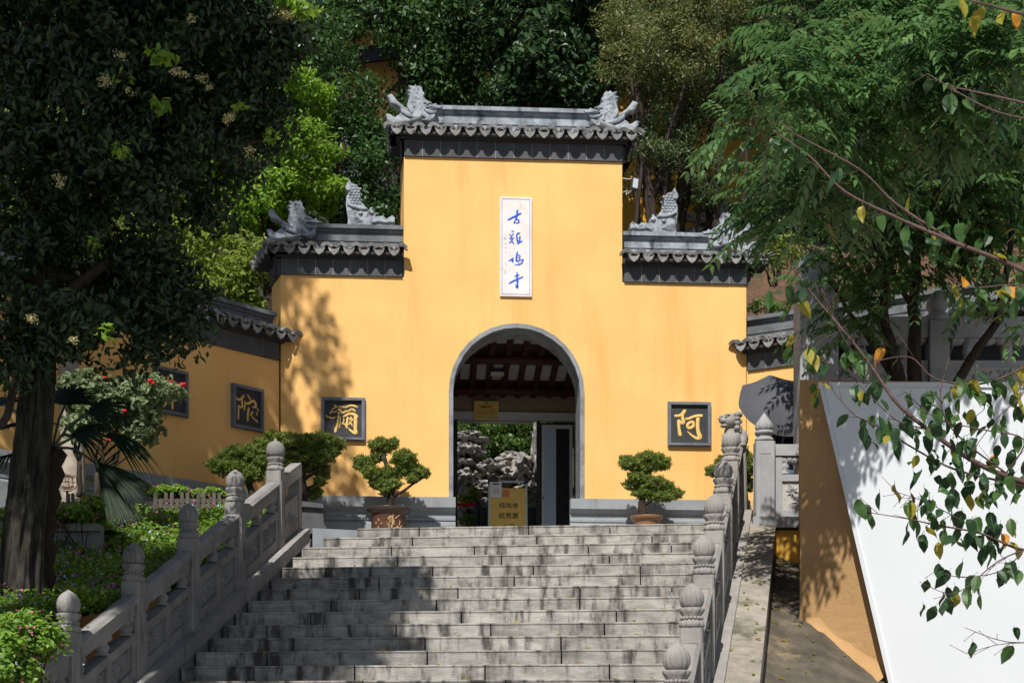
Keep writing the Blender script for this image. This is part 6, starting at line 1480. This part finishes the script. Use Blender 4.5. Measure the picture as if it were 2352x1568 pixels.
# cherry: trunk out of view at the right, boughs reaching in with single leaves
Yh = 9.2
ch = thing('cherry_tree', 'cherry boughs with scattered green and yellowing leaves crossing the right side', 'tree', (4.6, Yh, 0))
mb = MB(); limb(mb, (4.6, Yh, -.1), (4.3, Yh, 2.2), .16, .12, 3, 12, 8, .02); limb(mb, (4.3, Yh, 2.2), (4.0, Yh, 4.4), .10, .06, 5, 10); limb(mb, (4.0, Yh, 4.4), (3.7, Yh, 6.2), .07, .04, 6, 10)
mb.build('trunk', M_CHERRYB, ch, smooth=True)
BR = [  # boughs as sight polylines (px, py, depth offset), end radii
 ([(2480, 1140, 0), (2330, 1100, 0), (2230, 1055, 0), (2130, 985, 0), (2060, 925, 0), (2000, 840, .05), (1950, 775, .05), (1870, 680, .1), (1808, 600, .1)], .022, .004),
 ([(2352, 1115, 0), (2200, 1080, .05), (2100, 1030, .1), (2030, 985, .1), (1960, 950, .1), (1905, 885, .15)], .010, .003),
 ([(2130, 985, 0), (2060, 965, 0), (1990, 900, 0)], .007, .003),
 ([(2500, 1260, 0), (2352, 1262, 0), (2255, 1225, 0), (2150, 1205, .05), (2080, 1190, .05), (1985, 1175, .1)], .011, .0025),
 ([(2560, 740, -.1), (2352, 622, -.1), (2200, 560, -.1), (2060, 500, 0), (1940, 440, 0), (1860, 360, .05), (1775, 300, .1)], .020, .004),
 ([(2200, 560, -.1), (2060, 470, 0), (1975, 390, 0), (1830, 310, .1), (1790, 275, .1)], .012, .003),
 ([(2560, 300, -.2), (2400, 250, -.2), (2300, 225, -.2), (2190, 200, -.1)], .018, .004), ([(2520, 330, -.2), (2380, 280, -.2), (2270, 250, -.2), (2130, 170, -.1)], .012, .003),
 ([(2500, 60, -.2), (2380, 40, -.2), (2260, 10, -.2), (2150, -20, -.2)], .016, .004),
 ([(2500, 760, -.1), (2380, 830, -.1), (2260, 880, 0), (2150, 870, 0), (2090, 820, 0), (2010, 830, 0)], .010, .003),
 ([(2520, 690, -.2), (2352, 655, -.1), (2230, 660, -.1), (2170, 630, -.1)], .008, .003),
 ([(2480, 1470, 0), (2352, 1475, 0), (2290, 1468, 0), (2215, 1440, .05)], .006, .002), ([(2352, 1475, 0), (2290, 1480, 0), (2220, 1500, 0)], .004, .002),
 ([(2255, 1225, 0), (2200, 1190, 0), (2120, 1150, 0), (2060, 1130, 0)], .005, .002),
 ([(2352, 1262, 0), (2290, 1290, 0), (2200, 1360, 0), (2140, 1350, 0)], .007, .002), ([(2352, 1262, 0), (2300, 1310, -.05), (2210, 1325, -.05), (2150, 1310, 0)], .006, .002),
 ([(2330, 1100, 0), (2200, 1000, -.05), (2160, 920, -.1), (2180, 820, -.1)], .008, .003), ([(2352, 1010, -.1), (2250, 985, -.1), (2150, 960, -.05), (2080, 900, 0)], .007, .003), ([(2352, 900, -.15), (2290, 960, -.1), (2230, 1040, -.1)], .006, .0025),
 ([(1870, 800, .1), (1905, 885, .15)], .003, .003), ([(1905, 885, .15), (1870, 830, .15), (1770, 640, .2)], .004, .002), ([(1985, 880, .1), (1900, 830, .1), (1830, 790, .15)], .004, .002), ([(1990, 840, .1), (1940, 780, .1), (1905, 700, .15), (1900, 680, .15)], .004, .002)]
mb = MB(); nodes = []; r = random.Random(8)
for pl, ra, rb in BR:
    ra, rb = ra * .75, rb * .8
    pw = [tuple(W(a, b, Yh + d)) for a, b, d in pl]; p0 = Vector(pw[0])
    near = min(nodes, key=lambda a: (a[0] - p0).length)[0] if nodes else None
    if pl[0][0] > 2470: zt_ = max(2.0, min(6.0, p0.z - .25)); pw = [(4.33 - .15 * (zt_ - 2.2), Yh, zt_)] + pw; ra *= 1.25
    elif near is not None and .02 < (near - p0).length < 1.2: pw = [tuple(near)] + pw
    pts = catmull(pw, 5); m = len(pts)
    mb.tube(pts, [ra + (rb - ra) * i / (m - 1) for i in range(m)], 7)
    for i, p in enumerate(pts):
        nodes.append((Vector(p), ra + (rb - ra) * i / (m - 1)))
        if i > 1 and r.random() < .55:           # side twigs with buds
            d = (Vector(pts[i]) - Vector(pts[i - 1])).normalized(); q = Vector(p) + d * r.uniform(.03, .10) + Vector((r.uniform(-.05, .05), r.uniform(-.05, .05), r.uniform(-.09, .09)))
            mb.tube([p, q], [.0022, .0012], 5); mb.ball(q, .0035, 5, 4)
mb.build('bough', M_CHERRYB, ch, smooth=True)
def cherry_leaf(m, curl=1.0):
    k = 8; mb = MB(); L, Wd = .118, .030
    for i in range(k + 1):
        u = i / k; w = Wd * (math.sin(math.pi * min(1, u * 1.02) ** .85) ** .8) * (1 if u < .8 else (1 - (u - .8) * 2.2)); w = max(w, .0006) * (1 + .07 * (i % 2)); z = -.02 * u * u * curl + .006 * math.sin(u * 7) * (curl - 1)
        mb.v += [(-w, u * L, z + w * .28 * curl), (0, u * L, z), (w, u * L, z + w * .22 * curl)]
    for i in range(k):
        for j in (0, 1): q = i * 3 + j; mb.f.append((q, q + 1, q + 4, q + 3))
    mb.tube([(0, -.022, .004), (0, 0, 0)], .0011, 4)
    me = mb.mesh('leaf', m); a = me.attributes.new('v', 'FLOAT', 'FACE'); a.data.foreach_set('value', [.42 + .14 * ((i // 2) % 2) for i in range(len(me.polygons))]); return me
CL = [[cherry_leaf(m, q) for q in (1.0, 2.1, -.6)] for m in (CH_G, CH_D, CH_Y, CH_O)]
LEAVES = [(1825,765,.4),(1785,805,0),(1845,820,0),(1755,885,0),(1895,735,0),(1885,880,2),(1945,890,2),(2030,800,3),(2060,815,0),(1990,810,1),(2040,860,1),(2190,725,2),(2330,690,0),(1900,925,1),(1870,905,1),(1820,915,0),(1800,690,0),(1835,690,2),(2130,915,0),(2180,900,1),(2010,970,1),(2040,985,0),(2075,975,1),(2100,960,1),(2065,1010,1),(2125,1000,1),(2180,960,1),(2240,990,0),(2280,1020,3),(2200,950,0),(2150,935,0),(2260,930,0),(2230,900,0),(2280,960,1),(2170,1060,0),(2140,1040,1),(2190,1085,1),(2230,1070,0),(2260,1090,1),(2300,1080,1),(2330,1030,1),(2320,1090,0),(2115,1080,1),(1990,1020,1),(1960,1050,1),(1975,1080,1),(1945,1100,0),(2055,1110,2),(2020,1130,1),(2090,1125,1),(2200,1140,1),(2185,1120,1),(2260,1150,0),(2305,1120,1),(2340,1170,1),(2270,1205,0),(2300,1225,3),(2320,1190,0),(2260,1250,1),(2320,1290,1),(2210,1290,1),(2180,1310,1),(2130,1330,1),(2080,1215,1),(2120,1225,1),(2340,1330,0),(2240,1320,1),(2260,1380,0),(2150,1390,1),(2120,1385,0),(2290,1310,1),(2340,1490,0),(2330,1440,1),(2165,1480,1) if False else (2345,1400,1),(2060,500,0),(2165,520,2),(2100,560,1),(2140,590,0),(2230,600,0),(2250,640,0),(2300,640,1),(2215,640,3),(2330,620,3),(1870,375,1) if False else (2175,240,0),(2290,280,1),(2260,330,0),(2330,80,1),(2240,30,2),(2280,50,0),(2200,0,2),(2310,30,3),(2345,60,0),(2260,70,2),(2225,470,1),(2160,430,0),(2110,440,2),(2250,420,0),(2300,450,1),(2050,555,0),(2085,545,1),(2200,700,0),(2260,720,0),(2310,660,3),(2345,560,0)]
for q in range(120): LEAVES.append((r.uniform(2080, 2352), r.uniform(840, 1260), r.choice((0, 1, 1, 1, 0, 1, 0, 1, 2))))
for q in range(26): LEAVES.append((r.uniform(2180, 2352), r.uniform(380, 760), r.choice((0, 1, 1, 2, 0, 0))))
free = [n for n in nodes if n[1] < .011]
for q in range(150):
    p = r.choice(free)[0]; u = (PX0 + p.x / p.y * F, HY - (p.z - CZ) / p.y * F)
    if u[0] < 2352 and u[1] < 1440: LEAVES.append((u[0] + r.uniform(-22, 22), u[1] + r.uniform(0, 34), r.choice((0, 1, 1, 0, 1, 0, 1, 1, 2))))
for px, py, c in LEAVES:
    p = W(px, py, Yh + r.uniform(-.2, .2)); nd = min(nodes, key=lambda a: (a[0] - p).length)[0]
    dd = (p - nd); 
    if dd.length > .16: p = nd + dd.normalized() * r.uniform(.03, .14)
    yaw, pitch, roll = r.uniform(-.9, .9) + math.pi * (r.random() < .5), r.uniform(-1.5, -.5), r.uniform(-.9, .9)
    M = Matrix.Translation(p) @ Matrix.Rotation(yaw, 4, 'Z') @ Matrix.Rotation(pitch, 4, 'X') @ Matrix.Rotation(roll, 4, 'Y') @ Matrix.Diagonal((*(r.uniform(.72, 1.12),) * 3, 1))
    link('leaf', CL[int(c) if c >= 1 else 0][r.randrange(3)], ch, M)
# ------------------------------------------------------------------ buildings on the hill
YB = 31
t = thing('hall', 'ochre hall with dark purple eaves glimpsed through the trees at upper left', 'building', W(880, 300, YB))
x0, x1 = XX(790, YB), XX(945, YB); zt = ZZ(70, YB); z0_ = ZZ(290, YB)
mb = MB(); mb.box(((x0 + x1) / 2, YB + 1.5, (zt + z0_) / 2), (x1 - x0, 3, zt - z0_)); mb.build('wall', M_OCHRE, t)
for k, (py, d) in enumerate(((140, .5), (60, .7))):
    z = ZZ(py, YB); mb = MB(); mb.hexa([(x0 - .3, YB - d, z - .35), (x1 + .3, YB - d, z - .1), (x1 + .3, YB + .1, z + .1), (x0 - .3, YB + .1, z - .1), (x0 - .3, YB - d, z - .2), (x1 + .3, YB - d, z + .05), (x1 + .3, YB + .1, z + .5), (x0 - .3, YB + .1, z + .3)]); mb.build('eave', M_ROOFP, t)
mb = MB(); mb.box(((x0 + x1) / 2, YB + 1.6, z0_ - 3.5), (x1 - x0 + .4, 3, 6.99)); mb.build('stone_base', M_FRIEZE, t)
YG = 36
t = thing('tiled_roof_pavilion', 'grey tiled roof corner showing between trees at the top centre', 'building', W(1150, 120, YG))
x0, x1 = XX(1040, YG), XX(1330, YG)
mb = MB(); mb.box(((x0 + x1) / 2, YG + 2, ZZ(130, YG) - 2), (x1 - x0 - .8, 2.4, 4)); mb.build('wall', M_OCHRE_D, t)
mb = MB(); a, b, c, d = Vector((x0, YG, ZZ(100, YG))), Vector((x1, YG, ZZ(175, YG))), Vector((x1, YG + 3, ZZ(120, YG))), Vector((x0, YG + 3, ZZ(15, YG)))
mb.hexa([a, b, c, d, a + Vector((0, 0, .12)), b + Vector((0, 0, .12)), c + Vector((0, 0, .12)), d + Vector((0, 0, .12))]); rf = mb.build('roof', M_ROOFG, t)
mb = MB()
for i in range(26):
    u = (i + .5) / 26; mb.tube([a.lerp(b, u) + Vector((0, 0, .13)), d.lerp(c, u) + Vector((0, 0, .13))], .035, 6)
mb.build('tile_rows', M_ROOFG, rf)
mb = MB(); mb.tube([d + Vector((0, 0, .2)), c + Vector((0, 0, .2))], .14, 8); mb.build('ridge', M_ROOFP, rf)
YO = 27.5
t = thing('garden_wall', 'orange-yellow wall standing in dappled shade behind the trees right of the gate', 'wall', W(1600, 500, YO))
mb = MB(); mb.box((XX(1570, YO), YO, (ZZ(225, YO) + 5) / 2), (XX(1800, YO) - XX(1340, YO), .4, ZZ(225, YO) - 5)); mb.build('wall', M_YELLOW, t)
mb = MB(); mb.box((XX(1570, YO), YO, ZZ(225, YO) + .08), (XX(1800, YO) - XX(1340, YO) + .2, .7, .15)); mb.build('coping', M_ROOFP, t)
YS = 25.2
t = thing('garden_balustrade', 'small grey stone balustrade behind the right wing roof and fish', 'balustrade', W(1590, 520, YS))
for a in (1536, 1660, 1760): mb = MB(); mb.box((XX(a, YS), YS, ZZ(560, YS)), (.16, .16, 1.2)); mb.ball((XX(a, YS), YS, ZZ(478, YS)), (.09, .09, .11), 12, 8); mb.build('post', M_RAIL, t)
mb = MB(); mb.box((XX(1650, YS), YS, ZZ(500, YS)), (XX(1770, YS) - XX(1530, YS), .12, .12)); mb.box((XX(1650, YS), YS, ZZ(560, YS)), (XX(1770, YS) - XX(1530, YS), .10, .5)); mb.build('rail', M_RAIL, t)

# ------------------------------------------------------------------ trees on the slope
def bt(label, ells, m, seed, ncl, cr, nl, L, w=.5, trunk=None, r0=.14, **kw):
    c = Vector(ells[0][0]); Y = ells[0][0][1]
    tx = trunk if trunk is not None else c.x
    b = Vector((tx, Y + .2, hill(tx, Y + .2)))
    return tree('woodland_tree', label, b, (tx + (c.x - tx) * .6, Y, c.z), r0, ells, ncl, cr, nl, L, m, w, seed=seed, group='trees on the slope behind the gate', **kw)
bt('fresh lime green tree behind the left wing roof', [ell(650, 270, 22.6, 90, 110, .9), ell(560, 380, 22.4, 130, 100, .9), ell(690, 370, 22.3, 80, 90, .8), ell(600, 480, 22.2, 120, 60, .8), ell(700, 450, 22.2, 90, 60, .7), ell(500, 470, 22.3, 90, 80, .8), ell(720, 220, 22.8, 50, 60, .6)], LF_LIME, 101, 125, .25, 150, .085, oval=True, shell=.6)
bt('yellow-green tree hanging over the far end of the left wing', [ell(520, 600, 21.4, 100, 70, .7), ell(450, 560, 21.5, 110, 90, .7), ell(570, 650, 21.2, 60, 50, .5), ell(350, 560, 21.6, 110, 100, .8), ell(520, 680, 21.3, 70, 50, .5)], LF_LIME2, 102, 120, .24, 80, .08, oval=True)
bt('mid green tree left of the tower roof', [ell(790, 330, 24.2, 110, 120, 1.0), ell(760, 200, 24.3, 90, 110, 1.0), ell(850, 440, 24.0, 80, 80, .8), ell(800, 480, 23.8, 110, 50, .7), ell(700, 80, 24.5, 130, 100, 1.0)], LF_DEEP, 103, 150, .34, 95, .09)  # shade on this mid green tree is put into its deeper leaf colour
bt('deep green tree crossing in front of the upper hall', [ell(960, 70, 26, 130, 90, 1.2), ell(1010, 190, 26.2, 90, 90, 1.1), ell(930, 330, 26, 70, 70, .8), ell(780, 40, 26.2, 90, 60, .9)], LF_DEEP, 104, 130, .36, 85, .10, trunk=XX(862, 26))
bt('dark tree with broad leaves above the tower roof', [ell(1260, 120, 25.2, 130, 120, 1.1), ell(1190, 60, 25.4, 100, 80, 1.0), ell(1320, 210, 25, 80, 60, .9), ell(1200, 200, 25.3, 80, 50, .8), ell(1360, 60, 25.3, 80, 90, .9)], LF_BROAD, 105, 150, .32, 62, .135, oval=True)
bt('tall dark tree behind the tower, mostly in shade', [ell(1090, 180, 29, 130, 110, 1.4), ell(1090, 30, 29.5, 140, 80, 1.4), ell(1010, 280, 28.5, 120, 80, 1.2), ell(1200, 300, 28, 120, 70, 1.2)], LF_DEEP, 106, 130, .45, 80, .12)
bt('olive brown fine-leaved tree right of the tower top', [ell(1500, 70, 23.4, 110, 80, .9), ell(1450, 150, 23.2, 80, 60, .8), ell(1570, 130, 23.4, 90, 70, .8), ell(1620, 40, 23.8, 100, 60, .8), ell(1420, 70, 23.6, 50, 60, .6)], LF_OLIVE, 107, 170, .24, 120, .062, .36)
bt('grey-green fine-leaved tree above the right wing', [ell(1530, 260, 24.2, 100, 70, .8), ell(1490, 330, 23.6, 80, 60, .7), ell(1600, 250, 24.6, 90, 80, .8), ell(1560, 360, 24, 70, 40, .6), ell(1620, 420, 24, 50, 60, .5), ell(1480, 410, 24.4, 50, 50, .5), ell(1540, 440, 24.6, 60, 40, .5), ell(1650, 470, 24.2, 50, 40, .5), ((3.3, 24.0, 13.2), (1.0, .6, .8)), ((3.9, 24.0, 11.9), (.9, .6, .7)), ((3.1, 24.2, 14.5), (1.2, .6, .7))], LF_FINE, 108, 240, .25, 110, .065, .38, trunk=XX(1590, 24.3), r0=.22)
for i, (lab, px, py, Y, rx, ry, m) in enumerate((
    ('dark green tree filling the gap behind the feathery crown, upper part', 1800, 90, 26, 180, 120, LF_FINE), ('green tree in the upper right behind the feathery tree', 2030, 120, 26.5, 190, 150, LF_MID),
    ('dark tree at the far upper right edge', 2270, 140, 26, 170, 170, LF_DEEP), ('green tree low at the far right above the grey screen', 2250, 440, 24.5, 170, 150, LF_MID),
    ('dark tree between the garden wall and the feathery stems', 1980, 380, 25.5, 180, 150, LF_DEEP), ('low shady tree above the mulch slope', 1850, 420, 24.8, 110, 110, LF_FINE))):
    bt(lab, [ell(px, py, Y, rx, ry, 1.3), ell(px - rx * .5, py + ry * .6, Y, rx * .6, ry * .5, 1), ell(px + rx * .5, py + ry * .5, Y - .4, rx * .6, ry * .5, 1), ell(px, py - ry * .5, Y + .6, rx * .7, ry * .5, 1)], m, 120 + i, 110, .36, 90, .09)
for i, (lab, px, py, Y, rx, ry, m) in enumerate((
    ('green tree behind the big trunk at the left edge', 60, 350, 22.5, 200, 200, LF_LIME2), ('dark tree deep behind the left crown', 300, 250, 25, 220, 220, LF_DEEP), ('tall dark tree in the upper left behind the lime green tree', 560, 60, 27, 180, 130, LF_DEEP), ('sparse green tree low behind the grey wall at left', 40, 680, 20.5, 140, 130, LF_MID), ('green tree behind the shaded left wall', 330, 690, 21.8, 160, 90, LF_LIME2))):
    bt(lab, [ell(px, py, Y, rx, ry, 1.3), ell(px - rx * .4, py + ry * .6, Y, rx * .6, ry * .5, 1), ell(px + rx * .5, py + ry * .4, Y - .4, rx * .6, ry * .5, 1)], m, 140 + i, 110, .36, 80, .10)
# the wood further up the slope reads as one mass
rng = np.random.default_rng(77); P = []; O = []
for i in range(520):
    X, Y = rng.uniform(-16, 16), rng.uniform(32, 46); z = hill(X, Y) + rng.uniform(.5, 4.5)
    if abs(X - XX(1150, 36)) < 1.7 and Y < 38: continue
    u = norm(rng.normal(size=(60, 3))); P.append(np.array([X, Y, z]) + u * rng.random((60, 1)) ** .4 * np.array([.8, .8, .6])); O.append(u)
P, O = np.concatenate(P), np.concatenate(O)
link('far_wood', quads_mesh('far_wood', leaf_arrays(P, O, .17, .55, rng), LF_DEEP, np.clip(rng.normal(.4, .3, len(P)), 0, 1)), kind='stuff')
# undergrowth
shrub('shrub', 'bright shrub at the end of the right wing above the mulch', 'shrub', [ell(1760, 590, 20.6, 40, 26, .3), ell(1810, 570, 20.8, 40, 30, .3)], 40, .14, 40, .05, LF_LIME2, 161, W(1780, 640, 20.7))
shrub('hedge', 'low clipped hedge along the top of the right splayed wall', 'hedge', [ell(1770, 706, 19.7, 56, 13, .2), ell(1900, 680, 19.7, 80, 14, .2), ell(2060, 655, 19.5, 110, 16, .2)], 90, .10, 50, .04, LF_MID, 162, W(1800, 720, 19.7))
# tree out of view beside the viewer: its shade lies on the steps and the left garden
tree('shade_tree', 'tall tree just outside the left of the view whose shade falls on the steps', (-5.4, 7.2, 0), (-4.6, 7.6, 9), .28, [((-5.3, 7.5, 11.0), (1.6, 1.4, .7)), ((-3.9, 7.2, 11.2), (1.3, 1.3, .7)), ((-4.6, 7.9, 11.2), (1.5, 1.1, .7)), ((-6.6, 7.9, 11.5), (1.5, 1.3, .7)), ((-3.35, 8.7, 11.2), (.7, .8, .5))], 380, .42, 160, .16, LF_DEEP, seed=201, shell=.1)

# high canopy of the wood, above the picture, that keeps the slope dark
tree('woodland_tree', 'tallest tree of the slope, its crown above the others and shading the orange walls', (1.2, 26.2, hill(1.2, 26.2)), (1.4, 25.6, 14), .2,
     [((-.5, 25.8, 15.2), (2.2, 1.4, 1.2)), ((2.2, 24.2, 15.2), (2.0, 1.3, 1.3)), ((4.4, 24.4, 15.6), (2.2, 1.4, 1.4)), ((3.0, 24.6, 17.2), (2.2, 1.3, 1.2)), ((-3.0, 26.4, 16.2), (2.0, 1.4, 1.2)), ((-3.3, 28.0, 18.4), (2.2, 1.0, 1.4)), ((3.4, 25.2, 14.9), (1.6, 1.0, .8))], 330, .55, 80, .17, LF_DEEP, seed=211, group='trees on the slope behind the gate', shell=.2)

# fallen leaves on the steps, the parapet and the channel
rng = np.random.default_rng(5); P = []
for i in range(90):
    k = rng.integers(3, 14); X = rng.uniform(-2.4, 2.0); Yb = NY0 - T_ * k + SK * X; P.append((X, Yb + rng.uniform(.03, .25), LZ - H_ * k + .012))
for i in range(60):
    s_ = rng.uniform(.1, 4.5); u = rng.uniform(.02, .4); p = chan(u, s_ / 8.6); P.append((p[0], p[1], p[2] + .015))
for i in range(40):
    s_ = rng.uniform(.1, 4.5); P.append((2.43 + .38 * rng.random() - .2 * s_, 16.7 - s_, LZ - .005 - .458 * s_))
P = np.array(P); O = np.tile([0, 0, 1.0], (len(P), 1))
link('fallen_leaves', quads_mesh('fallen_leaves', leaf_arrays(P, O, .06, .55, rng, droop=0, up=1, rand=.5, fold=.3), CH_Y, rng.random(len(P))), kind='stuff')
